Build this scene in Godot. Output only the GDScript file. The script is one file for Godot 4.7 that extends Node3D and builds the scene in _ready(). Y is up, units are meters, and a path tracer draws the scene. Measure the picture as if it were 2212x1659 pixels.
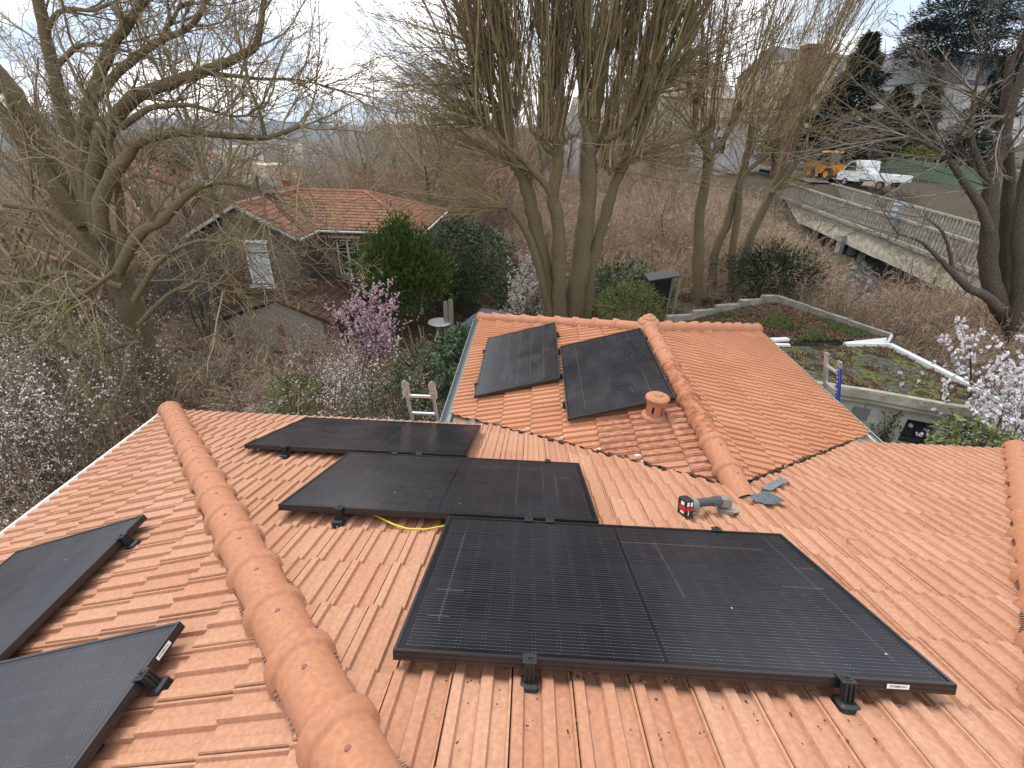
extends Node3D
# A tiled roof with solar panels above a garden slope. Metres, y up. The eye stands 6.5 m above the yard.
const H := 6.5
const FPX := 1026.72          # focal length in pixels of a 2212 x 1659 view
const PITCH := -0.49569575
const YAW := 0.0357359
const ROLL := 0.02697157
const T1 := 0.35657           # pitch of the main roof
const T3 := 0.37330           # pitch of the left slope
const T2 := 0.29251           # pitch of the wing roof

class MB:
	var v := PackedVector3Array()
	var n := PackedVector3Array()
	var c := PackedColorArray()
	var u := PackedVector2Array()
	var ix := PackedInt32Array()
	var col := Color.WHITE
	var usec := false
	func tri(a: Vector3, b: Vector3, d: Vector3) -> void:
		var nn := (b - a).cross(d - a).normalized()
		var k := v.size()
		v.append(a); v.append(b); v.append(d)
		n.append(nn); n.append(nn); n.append(nn)
		if usec:
			c.append(col); c.append(col); c.append(col)
		ix.append(k); ix.append(k + 2); ix.append(k + 1)
	func quad(a: Vector3, b: Vector3, d: Vector3, e: Vector3) -> void:
		tri(a, b, d); tri(a, d, e)
	func quv(a: Vector3, b: Vector3, d: Vector3, e: Vector3) -> void:
		quad(a, b, d, e)
		for q in [Vector2(0, 1), Vector2(1, 1), Vector2(1, 0), Vector2(0, 1), Vector2(1, 0), Vector2(0, 0)]:
			u.append(q)
	func box(t: Transform3D, s: Vector3) -> void:
		var h := s * 0.5
		var p := []
		for k in 8:
			p.append(t * Vector3(h.x if k & 1 else -h.x, h.y if k & 2 else -h.y, h.z if k & 4 else -h.z))
		quad(p[4], p[5], p[7], p[6]); quad(p[1], p[0], p[2], p[3])
		quad(p[5], p[1], p[3], p[7]); quad(p[0], p[4], p[6], p[2])
		quad(p[6], p[7], p[3], p[2]); quad(p[0], p[1], p[5], p[4])
	func bx(at: Vector3, s: Vector3) -> void:
		box(Transform3D(Basis(), at), s)
	# a box with chamfered top edges (upright edges too)
	func cbox(t: Transform3D, s: Vector3, b: float) -> void:
		var h := s * 0.5
		var o := []
		for q in [[-1, -1], [1, -1], [1, 1], [-1, 1]]:
			var sx: float = q[0]
			var sz: float = q[1]
			var m := [Vector2(sx * h.x, sz * (h.z - b)), Vector2(sx * (h.x - b), sz * h.z)]
			if sx * sz > 0: o.append(m[0]); o.append(m[1])
			else: o.append(m[1]); o.append(m[0])
		for k in 8:
			var a: Vector2 = o[k]
			var d: Vector2 = o[(k + 1) % 8]
			quad(t * Vector3(d.x, -h.y, d.y), t * Vector3(a.x, -h.y, a.y), t * Vector3(a.x, h.y - b, a.y), t * Vector3(d.x, h.y - b, d.y))
			var f := 1.0 - b / minf(h.x, h.z)
			quad(t * Vector3(d.x, h.y - b, d.y), t * Vector3(a.x, h.y - b, a.y), t * Vector3(a.x * f, h.y, a.y * f), t * Vector3(d.x * f, h.y, d.y * f))
			tri(t * Vector3(d.x * f, h.y, d.y * f), t * Vector3(a.x * f, h.y, a.y * f), t * Vector3(0, h.y, 0))
			tri(t * Vector3(a.x, -h.y, a.y), t * Vector3(d.x, -h.y, d.y), t * Vector3(0, -h.y, 0))
	func bar(a: Vector3, b: Vector3, w: float, h: float) -> void:
		var z := (b - a).normalized()
		var x := Vector3.UP.cross(z)
		x = Vector3.RIGHT if x.length() < 0.01 else x.normalized()
		box(Transform3D(Basis(x, z.cross(x), z), (a + b) * 0.5), Vector3(w, h, a.distance_to(b)))
	func tube(p: PackedVector3Array, r: PackedFloat32Array, sides: int, cap := true) -> void:
		var m := p.size()
		var base := v.size()
		var x := Vector3.ZERO
		for i in m:
			var z := (p[mini(i + 1, m - 1)] - p[maxi(i - 1, 0)]).normalized()
			if i == 0:
				x = z.cross(Vector3(0.31, 0.2, 0.93)).normalized()
			else:
				x = (x - z * x.dot(z)).normalized()
			var y := z.cross(x)
			for k in sides:
				var a := TAU * k / sides
				var d := x * cos(a) + y * sin(a)
				v.append(p[i] + d * r[i]); n.append(d)
				if usec: c.append(col)
		for i in m - 1:
			for k in sides:
				var a := base + i * sides + k
				var b := base + i * sides + (k + 1) % sides
				ix.append(a); ix.append(a + sides); ix.append(b)
				ix.append(b); ix.append(a + sides); ix.append(b + sides)
		if cap:
			for e in [0, m - 1]:
				for k in range(1, sides - 1):
					var q: int = base + e * sides
					tri(v[q], v[q + k] if e else v[q + k + 1], v[q + k + 1] if e else v[q + k])
	func rod(a: Vector3, b: Vector3, r: float, sides := 8) -> void:
		tube(PackedVector3Array([a, b]), PackedFloat32Array([r, r]), sides)
	func lathe(t: Transform3D, prof: Array, seg := 20) -> void:
		for i in prof.size() - 1:
			var a: Vector2 = prof[i]
			var b: Vector2 = prof[i + 1]
			for k in seg:
				var q := TAU * k / seg
				var w := TAU * (k + 1) / seg
				var p0 := t * Vector3(a.x * cos(q), a.y, a.x * sin(q))
				var p1 := t * Vector3(a.x * cos(w), a.y, a.x * sin(w))
				var p2 := t * Vector3(b.x * cos(w), b.y, b.x * sin(w))
				var p3 := t * Vector3(b.x * cos(q), b.y, b.x * sin(q))
				var pn := Vector2(-(b.y - a.y), b.x - a.x).normalized()
				var n0 := (t.basis * Vector3(pn.x * cos(q), pn.y, pn.x * sin(q))).normalized()
				var n1 := (t.basis * Vector3(pn.x * cos(w), pn.y, pn.x * sin(w))).normalized()
				if a.x > 0.0001:
					tri(p0, p2, p1)
					round_off([n0, n1, n1])
				if b.x > 0.0001:
					tri(p0, p3, p2)
					round_off([n0, n0, n1])
	func round_off(nn: Array) -> void:      # gives the last triangle smooth normals on the side it faces
		var k := n.size() - 3
		var f := n[k]
		for i in 3: n[k + i] = nn[i] if f.dot(nn[i]) > 0 else -nn[i]
	func smooth_mesh() -> ArrayMesh:
		var st := SurfaceTool.new()
		st.begin(Mesh.PRIMITIVE_TRIANGLES)
		st.set_smooth_group(0)
		for i in ix: st.add_vertex(v[i])
		st.generate_normals()
		return st.commit()
	func prism(pts: Array, t: Transform3D, depth: float) -> void:   # polygon in t's xy plane (counter-clockwise), pushed along z
		var poly := PackedVector2Array(pts)
		var tr := Geometry2D.triangulate_polygon(poly)
		for k in range(0, tr.size(), 3):
			var a: Vector2 = poly[tr[k]]
			var b: Vector2 = poly[tr[k + 1]]
			var d: Vector2 = poly[tr[k + 2]]
			if (b - a).cross(d - a) < 0.0:
				var s := b; b = d; d = s
			tri(t * Vector3(a.x, a.y, depth), t * Vector3(b.x, b.y, depth), t * Vector3(d.x, d.y, depth))
			tri(t * Vector3(a.x, a.y, 0), t * Vector3(d.x, d.y, 0), t * Vector3(b.x, b.y, 0))
		for k in poly.size():
			var a: Vector2 = poly[k]
			var b: Vector2 = poly[(k + 1) % poly.size()]
			quad(t * Vector3(a.x, a.y, 0), t * Vector3(b.x, b.y, 0), t * Vector3(b.x, b.y, depth), t * Vector3(a.x, a.y, depth))
	func mesh() -> ArrayMesh:
		var a := []
		a.resize(Mesh.ARRAY_MAX)
		a[Mesh.ARRAY_VERTEX] = v
		a[Mesh.ARRAY_NORMAL] = n
		if usec: a[Mesh.ARRAY_COLOR] = c
		if u.size() == v.size() and u.size() > 0: a[Mesh.ARRAY_TEX_UV] = u
		a[Mesh.ARRAY_INDEX] = ix
		var m := ArrayMesh.new()
		if v.size() > 0: m.add_surface_from_arrays(Mesh.PRIMITIVE_TRIANGLES, a)
		return m

var M := {}
var taken := {}
var R3 := Basis()
var rng := RandomNumberGenerator.new()

func W(x: float, y: float, z: float) -> Vector3: return Vector3(x, y + H, z)      # heights measured from the eye
func ray(x: float, y: float) -> Vector3: return R3 * Vector3((x - 1106.0) / FPX, -(y - 829.5) / FPX, -1.0)
func onz(x: float, y: float, z: float) -> Vector3:
	var d := ray(x, y)
	return d * (z / d.z) + Vector3(0, H, 0)
func ony(x: float, y: float, h: float) -> Vector3:
	var d := ray(x, y)
	return d * (h / d.y) + Vector3(0, H, 0)
func onx(x: float, y: float, xx: float) -> Vector3:
	var d := ray(x, y)
	return d * (xx / d.x) + Vector3(0, H, 0)
func on_ground(x: float, y: float, up := 0.0) -> Vector3:    # where the line of sight through a picture point meets the ground
	var d := ray(x, y).normalized()
	var r := 4.0
	while r < 400.0:
		var p := d * r
		if p.y < ground(p.x, p.z): break
		r += 0.1 + r * 0.004
	return d * r + Vector3(0, H + up, 0)
func pxof(p: Vector3) -> Vector3:   # pixel and depth of a point
	var q := R3.inverse() * (p - Vector3(0, H, 0))
	return Vector3(1106.0 + FPX * q.x / -q.z, 829.5 - FPX * q.y / -q.z, -q.z)

func numbered(s: String) -> String:
	taken[s] = taken.get(s, -1) + 1
	return s if taken[s] == 0 else "%s_%03d" % [s, taken[s]]
func tag(o: Node, label: String, category: String, group := "", kind := "") -> void:
	if label: o.set_meta("label", label)
	if category: o.set_meta("category", category)
	if group: o.set_meta("group", group)
	if kind: o.set_meta("kind", kind)
func thing(called: String, label: String, category: String, at := Vector3.ZERO, group := "") -> Node3D:
	var o := Node3D.new()
	o.name = numbered(called)
	add_child(o)
	o.position = at
	tag(o, label, category, group)
	return o
func offset_of(p: Node) -> Vector3:
	var s := Vector3.ZERO
	while p != self:
		s += p.position
		p = p.get_parent()
	return s
func put(mb: MB, called: String, m: Material, parent: Node = self, shared: Mesh = null) -> MeshInstance3D:   # geometry is in world axes; the node is set back by its parents' places
	var o := MeshInstance3D.new()
	o.name = numbered(called) if parent == self else called
	o.mesh = shared if shared else mb.mesh()
	o.material_override = m
	parent.add_child(o, true)
	if parent != self: o.position = -offset_of(parent)
	return o
func structure(mb: MB, called: String, m: Material) -> MeshInstance3D:
	var o := put(mb, called, m)
	o.set_meta("kind", "structure")
	return o
func dup(o: Node3D, at: Vector3, turn: float, sc := 1.0, label := "", called := "") -> Node3D:
	var base: String = called if called else str(o.get_meta("base_name"))
	var r: Node3D = o.duplicate()
	r.name = numbered(base)
	add_child(r)
	r.transform = Transform3D(Basis(Vector3.UP, turn).scaled(Vector3.ONE * sc), at)
	if label: r.set_meta("label", label)
	return r

func lin(r: float, g: float, b: float) -> Color: return Color(r, g, b).linear_to_srgb()
func noise_tex(freq: float, lo: Color, hi: Color, sd: int, size := 512, oct := 4, mid := 0.5, contrast := 1.0) -> NoiseTexture2D:
	var t := NoiseTexture2D.new()
	var f := FastNoiseLite.new()
	f.noise_type = FastNoiseLite.TYPE_SIMPLEX_SMOOTH
	f.frequency = freq
	f.fractal_octaves = oct
	f.seed = sd
	t.noise = f
	t.width = size; t.height = size
	t.seamless = true
	var g := Gradient.new()
	g.offsets = PackedFloat32Array([clampf(mid - 0.5 / contrast, 0, 1), clampf(mid + 0.5 / contrast, 0, 1)])
	g.colors = PackedColorArray([lo, hi])
	t.color_ramp = g
	return t
func bump_tex(freq: float, sd: int, size := 512, oct := 4, strength := 4.0) -> NoiseTexture2D:
	var t := NoiseTexture2D.new()
	var f := FastNoiseLite.new()
	f.frequency = freq
	f.fractal_octaves = oct
	f.seed = sd
	t.noise = f
	t.width = size; t.height = size
	t.seamless = true
	t.as_normal_map = true
	t.bump_strength = strength
	return t
func mat(c: Color, rough := 0.85, tex: Texture2D = null, scale := 1.0, world := true, vc := false, spec := 0.5) -> StandardMaterial3D:
	var m := StandardMaterial3D.new()
	m.albedo_color = c
	m.roughness = rough
	m.metallic_specular = spec
	if tex:
		m.albedo_texture = tex
		m.uv1_triplanar = true
		m.uv1_world_triplanar = world
		m.uv1_scale = Vector3.ONE * scale
	m.vertex_color_use_as_albedo = vc
	return m
func with_bump(m: StandardMaterial3D, t: Texture2D, s := 1.0) -> StandardMaterial3D:
	m.normal_enabled = true
	m.normal_texture = t
	m.normal_scale = s
	return m

func _ready() -> void:
	rng.seed = 11
	R3 = Basis.from_euler(Vector3(PITCH, YAW, ROLL))
	make_camera_and_light()
	make_materials()
	make_terrain()
	make_roof()
	make_panels()
	make_roof_items()
	make_surroundings()

func make_camera_and_light() -> void:
	var cam := Camera3D.new()
	cam.name = "camera"
	add_child(cam)
	cam.transform = Transform3D(R3, Vector3(0, H, 0))
	cam.fov = rad_to_deg(2.0 * atan(829.5 / FPX))
	cam.near = 0.05
	cam.far = 12000.0
	cam.current = true
	var env := Environment.new()
	env.background_mode = Environment.BG_SKY
	var sky := Sky.new()
	var pm := PanoramaSkyMaterial.new()
	pm.panorama = ImageTexture.create_from_image(sky_image())
	pm.energy_multiplier = 1.0
	sky.sky_material = pm
	env.sky = sky
	env.background_energy_multiplier = 1.0
	env.tonemap_mode = Environment.TONE_MAPPER_LINEAR
	env.tonemap_exposure = 2.2
	env.sdfgi_enabled = true
	env.ssao_enabled = true
	env.ssil_enabled = true
	env.fog_enabled = true
	env.fog_density = 0.00011
	env.fog_light_color = Color(0.80, 0.87, 0.95)
	var we := WorldEnvironment.new()
	we.name = "world_environment"
	we.environment = env
	add_child(we)
	var sun := DirectionalLight3D.new()
	sun.name = "sun"
	sun.light_energy = 0.38
	sun.light_color = Color(1.0, 0.96, 0.9)
	sun.light_angular_distance = 14.0
	sun.shadow_enabled = true
	add_child(sun)
	sun.look_at_from_position(Vector3(-9, 20, -13), Vector3.ZERO)

func sky_image() -> Image:
	var im := Image.create(1024, 512, false, Image.FORMAT_RGBAF)
	var f := FastNoiseLite.new()
	f.noise_type = FastNoiseLite.TYPE_SIMPLEX_SMOOTH
	f.seed = 5
	f.frequency = 1.15
	f.fractal_octaves = 5
	for y in 512:
		var el := PI * (0.5 - (y + 0.5) / 512.0)
		for x in 1024:
			var az := TAU * (x + 0.5) / 1024.0
			var d := Vector3(cos(el) * cos(az), sin(el), cos(el) * sin(az))
			var q := d / (absf(d.y) + 0.28)      # a cloud sheet seen in perspective
			var t := clampf(0.56 + 1.0 * f.get_noise_3d(q.x, 0.0, q.z) + 0.25 * f.get_noise_3d(q.x * 3.0, 4.0, q.z * 3.0), 0.0, 1.0)
			t = t * t * (3.0 - 2.0 * t)
			var c := Color(0.29, 0.36, 0.46).lerp(Color(0.99, 0.98, 0.96), t)
			if el < 0.0:
				c = Color(0.22, 0.19, 0.16)
			im.set_pixel(x, y, c)
	return im

func make_materials() -> void:
	var clay := noise_tex(0.03, Color(0.87, 0.865, 0.86), Color(1, 1, 1), 3, 512, 6, 0.5, 1.5)
	var clay_b := bump_tex(0.06, 4, 512, 4, 2.0)
	M.tile = []
	var stain := noise_tex(0.014, Color(0.70, 0.66, 0.63), Color(1, 1, 1), 13, 512, 6, 0.42, 1.5)
	var tones := [[0.50, 0.255, 0.158], [0.52, 0.275, 0.176], [0.478, 0.237, 0.143], [0.535, 0.29, 0.19], [0.505, 0.262, 0.164], [0.49, 0.247, 0.151], [0.515, 0.272, 0.173]]
	for k in 7: M.tile.append(with_bump(mat(lin(tones[k][0], tones[k][1], tones[k][2]), 0.72, clay, 2.6, true, true, 0.42), clay_b, 0.35))
	for k in 7: M.tile.append(with_bump(mat(lin(tones[k][0] * 1.03, tones[k][1] * 0.88, tones[k][2] * 0.76), 0.72, clay, 2.6, true, true, 0.42), clay_b, 0.35))     # fresher orange on the wing
	for k in 7: M.tile.append(with_bump(mat(lin(tones[k][0] * 0.92, tones[k][1] * 0.82, tones[k][2] * 0.8), 0.8, stain, 1.5, true, true, 0.4), clay_b, 0.5))       # stained old tiles by the vent
	M.tile_vc = with_bump(mat(Color.WHITE, 0.72, clay, 2.6, true, true, 0.42), clay_b, 0.35)
	M.ridge = with_bump(mat(lin(0.475, 0.215, 0.122), 0.72, noise_tex(0.03, Color(0.86, 0.85, 0.84), Color(1, 1, 1), 8, 512, 6, 0.45, 1.4), 2.2, true, false, 0.42), clay_b, 0.3)
	M.ridge_old = with_bump(mat(lin(0.44, 0.18, 0.095), 0.75, noise_tex(0.012, Color(0.62, 0.56, 0.5), Color(1, 1, 1), 18, 512, 5, 0.42, 1.8), 1.6, true, false, 0.4), clay_b, 0.3)
	M.deck = mat(lin(0.24, 0.16, 0.10), 0.9)
	M.mortar = mat(lin(0.13, 0.06, 0.04), 0.95, noise_tex(0.05, Color(0.4, 0.35, 0.3), Color(1, 1, 1), 9), 4.0)
	M.comb = mat(lin(0.33, 0.20, 0.15), 0.9)
	M.zinc = mat(lin(0.30, 0.36, 0.38), 0.45, noise_tex(0.02, Color(0.75, 0.75, 0.75), Color(1, 1, 1), 21), 2.0)
	M.zinc.metallic = 0.5
	M.lead = with_bump(mat(lin(0.26, 0.32, 0.38), 0.6, noise_tex(0.02, Color(0.7, 0.72, 0.75), Color(1, 1, 1), 22), 3.0), bump_tex(0.02, 23, 256, 3, 6.0), 0.6)
	M.white = mat(lin(0.78, 0.78, 0.76), 0.5)
	M.render = mat(lin(0.66, 0.65, 0.60), 0.9, noise_tex(0.01, Color(0.82, 0.81, 0.78), Color(1, 1, 1), 30, 512, 5), 0.7)
	M.frame = mat(lin(0.014, 0.013, 0.017), 0.32, null, 1.0, true, false, 0.6)
	M.clamp = mat(lin(0.02, 0.022, 0.024), 0.45, null, 1.0, true, false, 0.5)
	M.rubber = mat(lin(0.02, 0.02, 0.021), 0.9)
	M.alu = mat(lin(0.62, 0.62, 0.60), 0.38)
	M.alu.metallic = 0.75
	M.alu_dull = mat(lin(0.70, 0.69, 0.66), 0.5, noise_tex(0.03, Color(0.7, 0.68, 0.64), Color(1, 1, 1), 31), 3.0)
	M.alu_dull.metallic = 0.4
	M.rag = with_bump(mat(lin(0.74, 0.72, 0.66), 0.95, noise_tex(0.04, Color(0.55, 0.5, 0.44), Color(1, 1, 1), 33), 6.0), bump_tex(0.05, 34, 256, 4, 8.0), 1.0)
	M.screw = mat(lin(0.26, 0.10, 0.085), 0.5)
	M.black = mat(lin(0.012, 0.012, 0.012), 0.6)
	M.darkgrey = mat(lin(0.06, 0.065, 0.065), 0.6)
	M.grey = mat(lin(0.22, 0.22, 0.21), 0.6)
	M.red = mat(lin(0.45, 0.02, 0.02), 0.45)
	M.yellow = mat(lin(0.65, 0.50, 0.03), 0.45)
	M.blue = mat(lin(0.01, 0.05, 0.45), 0.4)
	M.concrete = with_bump(mat(lin(0.36, 0.35, 0.31), 0.92, noise_tex(0.012, Color(0.62, 0.6, 0.56), Color(1, 1, 1), 40, 512, 6), 0.45), bump_tex(0.05, 41), 0.5)
	M.cream = with_bump(mat(lin(0.58, 0.57, 0.49), 0.9, noise_tex(0.012, Color(0.72, 0.7, 0.64), Color(1, 1, 1), 42, 512, 6), 0.35), bump_tex(0.05, 41), 0.4)
	M.stonewall = with_bump(mat(lin(0.28, 0.225, 0.185), 0.95, noise_tex(0.03, Color(0.5, 0.48, 0.46), Color(1, 1, 1), 43, 512, 5), 0.9), bump_tex(0.04, 44, 512, 5, 8.0), 0.9)
	M.glass = mat(lin(0.03, 0.035, 0.04), 0.08, null, 1.0, true, false, 0.6)
	M.wood = mat(lin(0.16, 0.10, 0.06), 0.8, noise_tex(0.02, Color(0.6, 0.55, 0.5), Color(1, 1, 1), 46), 2.0)

func idw(pts: Array, x: float, z: float) -> float:
	var s := 0.0
	var w := 0.0
	for p in pts:
		var d2: float = (p[0] - x) * (p[0] - x) + (p[1] - z) * (p[1] - z) + 1.2
		var k := 1.0 / (d2 * sqrt(d2))
		s += k * p[2]
		w += k
	return s / w
var GP := [[0, 0, -6.3], [-6, -5, -6.6], [6, -3, -6.2], [4.5, -7, -6.2], [0, -9, -6.3], [-3, -12, -6.8], [1.2, -14.5, -5.8], [-0.5, -15, -7.2], [-2, -17, -7.25], [-5, -17, -6.9], [-8, -18, -7.0], [-10, -11, -7.0], [-16, -10, -8.5], [-18, -20, -9.5], [-10, -26, -8.4], [-30, -25, -13], [-40, -50, -20], [-15, -45, -12], [-5, -30, -7.2], [2, -25, -5.2], [5, -15, -5.0], [9, -13, -5.0], [12, -14, -5.4], [15, -15, -5.6], [8, -22, -4.6], [12, -30, -4.6], [18, -22, -7.8], [20, -35, -7.0], [22, -28, -7.4], [14, -20, -6.8], [15.5, -28, -6.6], [16.5, -36, -5.9], [13, -17, -6.2], [24, -46, -3.3], [23, -43, -3.35], [27, -46, -3.2], [27, -52, -3.1], [30, -42, -3.4], [36.5, -38, -3.6], [35.2, -45, -3.35], [31.9, -52, -2.8], [28.5, -44, -3.5], [45, -60, -2.6], [10, -50, -3.6], [15, -70, -2.2], [40, -90, -1], [0, -60, -4.8], [-5, -90, -5], [-20, -90, -16], [-60, -90, -30], [70, -70, -1.5], [30, -14, -6.5], [60, -20, -4], [20, 0, -6.5], [-30, 0, -11], [-80, -20, -28], [0, 40, -6], [30, 40, -6], [-40, 40, -13]]
var gn := FastNoiseLite.new()
func ground(x: float, z: float) -> float:   # height of the ground below the eye
	var r := sqrt(x * x + z * z)
	var y := idw(GP, x, z)
	if r > 70.0:
		var a := atan2(x, -z)
		var valley := -30.0 - minf(r, 900.0) * 0.022
		var crest := 26.0 * gn.get_noise_2d(a * 130.0, 3.0)
		var hill := smoothstep(2300.0, 3900.0, r) * (clampf(52.0 + crest - 30.0 * clampf(a + 0.9, 0.0, 1.0), 8.0, 200.0))
		var left := valley + hill
		var right := -2.0 + 4.0 * smoothstep(80.0, 400.0, r)
		var far := lerpf(left, right, smoothstep(-0.22, 0.02, a)) if absf(a) < 1.8 else -12.0
		y = lerpf(y, far, smoothstep(70.0, 190.0, r))
	y += gn.get_noise_2d(x * 14.0, z * 14.0) * 0.12 * smoothstep(9.0, 20.0, r)
	return y
func G(x: float, z: float, up := 0.0) -> Vector3: return W(x, ground(x, z) + up, z)

func make_terrain() -> void:
	gn.seed = 77
	gn.frequency = 0.02
	gn.fractal_octaves = 3
	var mb := MB.new()
	mb.usec = true
	var rings := [0.0]
	var r := 2.0
	while r < 6500.0:
		rings.append(r)
		r *= 1.085
		if r < 40.0: r = minf(r, rings[-1] + 0.9)
	var na := 240
	var cn := FastNoiseLite.new()
	cn.seed = 3
	cn.frequency = 0.05
	for i in rings.size():
		for k in na:
			var a := TAU * k / na
			var x: float = rings[i] * sin(a)
			var z: float = -rings[i] * cos(a)
			mb.v.append(W(x, ground(x, z), z))
			var t := clampf(0.5 + cn.get_noise_2d(x * 4.0, z * 4.0), 0, 1)
			var t2 := clampf(0.5 + 1.4 * cn.get_noise_2d(x * 0.7 + 90.0, z * 0.7), 0, 1)
			var c := Color(0.105, 0.075, 0.05).lerp(Color(0.165, 0.125, 0.085), t)
			c = c.lerp(Color(0.085, 0.10, 0.04), 0.55 * t2)
			if rings[i] > 70.0: c = c.lerp(Color(0.11, 0.095, 0.075).lerp(Color(0.07, 0.085, 0.05), t2), smoothstep(70.0, 150.0, rings[i]))
			if rings[i] > 2200.0: c = Color(0.055, 0.065, 0.06).lerp(Color(0.09, 0.085, 0.075), t2)
			mb.c.append(c)
			mb.n.append(Vector3.UP)
	for i in rings.size() - 1:
		for k in na:
			var a := i * na + k
			var b := i * na + (k + 1) % na
			mb.ix.append(a); mb.ix.append(a + na); mb.ix.append(b)
			mb.ix.append(b); mb.ix.append(a + na); mb.ix.append(b + na)
	for i in range(1, rings.size() - 1):
		for k in na:
			var e1 := mb.v[(i + 1) * na + k] - mb.v[(i - 1) * na + k]
			var e2 := mb.v[i * na + (k + 1) % na] - mb.v[i * na + (k + na - 1) % na]
			var nn := e2.cross(e1).normalized()
			mb.n[i * na + k] = nn if nn.y > 0 else -nn
	M.soil = with_bump(mat(Color.WHITE, 0.95, noise_tex(0.03, Color(0.45, 0.42, 0.4), Color(1, 1, 1), 50, 512, 6), 0.6, true, true), bump_tex(0.05, 51, 512, 5, 8.0), 1.0)
	structure(mb, "ground", M.soil)

# ---------------------------------------------------------------- roof
var tiles := []       # [transform, triangles or null, slope node, tone]
var tile_near: ArrayMesh
var tile_tris := []
func tile_profile() -> Array:
	var q := [[0.0, -0.012], [0.0005, 0.0125], [0.004, 0.0175], [0.033, 0.0175], [0.039, 0.002], [0.086, 0.0], [0.092, 0.0165], [0.127, 0.0165], [0.133, 0.0015], [0.1755, 0.0], [0.179, 0.0115], [0.1855, 0.0125], [0.1872, -0.012]]
	var o := []
	for p in q: o.append(Vector2(0.19 - p[0], p[1]))
	o.reverse()
	return o
func make_tile() -> MB:      # x across, y out of the roof, z down the slope; the lower end lies at z = 0
	var mb := MB.new()
	mb.usec = true
	var pr := tile_profile()
	var sec := [[-0.345, 0.004, 0.0], [-0.016, 0.031, 0.0], [-0.005, 0.0285, 0.0], [0.0, 0.020, 0.0], [0.0, -0.004, 0.0]]
	for i in sec.size() - 1:
		for k in pr.size() - 1:
			var a: Vector2 = pr[k]
			var b: Vector2 = pr[k + 1]
			var y0: float = sec[i][1]
			var y1: float = sec[i + 1][1]
			mb.col = Color.WHITE
			mb.quad(Vector3(a.x, a.y + y0, sec[i][0]), Vector3(a.x, a.y + y1, sec[i + 1][0]), Vector3(b.x, b.y + y1, sec[i + 1][0]), Vector3(b.x, b.y + y0, sec[i][0]))
	return mb

func clip(tris: Array, p0: Vector3, nn: Vector3) -> Array:    # triangles are [a, b, c, colour]; keeps the side that nn points to
	var out := []
	for t in tris:
		var ins := []
		var ds := []
		for k in 3: ds.append((t[k] - p0).dot(nn))
		if ds[0] >= 0 and ds[1] >= 0 and ds[2] >= 0:
			out.append(t)
			continue
		if ds[0] < 0 and ds[1] < 0 and ds[2] < 0: continue
		for k in 3:
			var j := (k + 1) % 3
			if ds[k] >= 0: ins.append(t[k])
			if (ds[k] >= 0) != (ds[j] >= 0): ins.append(t[k].lerp(t[j], ds[k] / (ds[k] - ds[j])))
		for k in range(1, ins.size() - 1): out.append([ins[0], ins[k], ins[k + 1], t[3]])
	return out

# a slope: O is a point of its eave, D points down the slope, the tiles run from x0 to x1 across and over `rows` rows upward
# regions: list of lists of [point, normal]; a tile shows where all planes of one region let it
func tile_slope(parent: Node, O: Vector3, D: Vector3, N: Vector3, x0: float, x1: float, rows: int, regions: Array, gauge := 0.325, wide := 0.19, jitter := 1.0, tone := 0) -> void:
	var U := N.cross(D).normalized()
	var cols := int(ceil((x1 - x0) / wide))
	for j in rows:
		for i in cols:
			var b := Basis(U * (wide / 0.19), N, D * (gauge / 0.325))
			b = b.rotated(N, rng.randfn(0.0, 0.0022) * jitter)
			var o := O + U * (x0 + i * wide) - D * (j * gauge) + N * rng.randfn(0.0, 0.0012) * jitter + D * rng.randfn(0.0, 0.003) * jitter
			if rng.randf() < 0.05: b = b.rotated(U, -0.006 * jitter)
			var t := Transform3D(b, o)
			var cen := t * Vector3(0.095, 0.0, -0.165)
			var whole := false
			var some := []
			for reg in regions:
				var inside := true
				var outside := false
				for pl in reg:
					var s: float = (cen - pl[0]).dot(pl[1])
					if s < -0.26 * gauge / 0.325: outside = true
					if s < 0.26 * gauge / 0.325: inside = false
				if inside: whole = true
				elif not outside: some.append(reg)
			var tn := tone + rng.randi() % 7
			if tone == 7 and cen.z > -4.5 and cen.x > 0.75 and cen.x < 1.53 and rng.randf() < 0.85: tn += 7
			if whole:
				tiles.append([t, null, parent, tn])
			elif some.size() > 0:
				var base := []
				for q in tile_tris: base.append([t * q[0], t * q[1], t * q[2], q[3]])
				var got := []
				for reg in some:
					var cut := base
					for pl in reg: cut = clip(cut, pl[0], pl[1])
					got.append_array(cut)
				if got.size() > 0: tiles.append([t, got, parent, tn])

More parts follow.
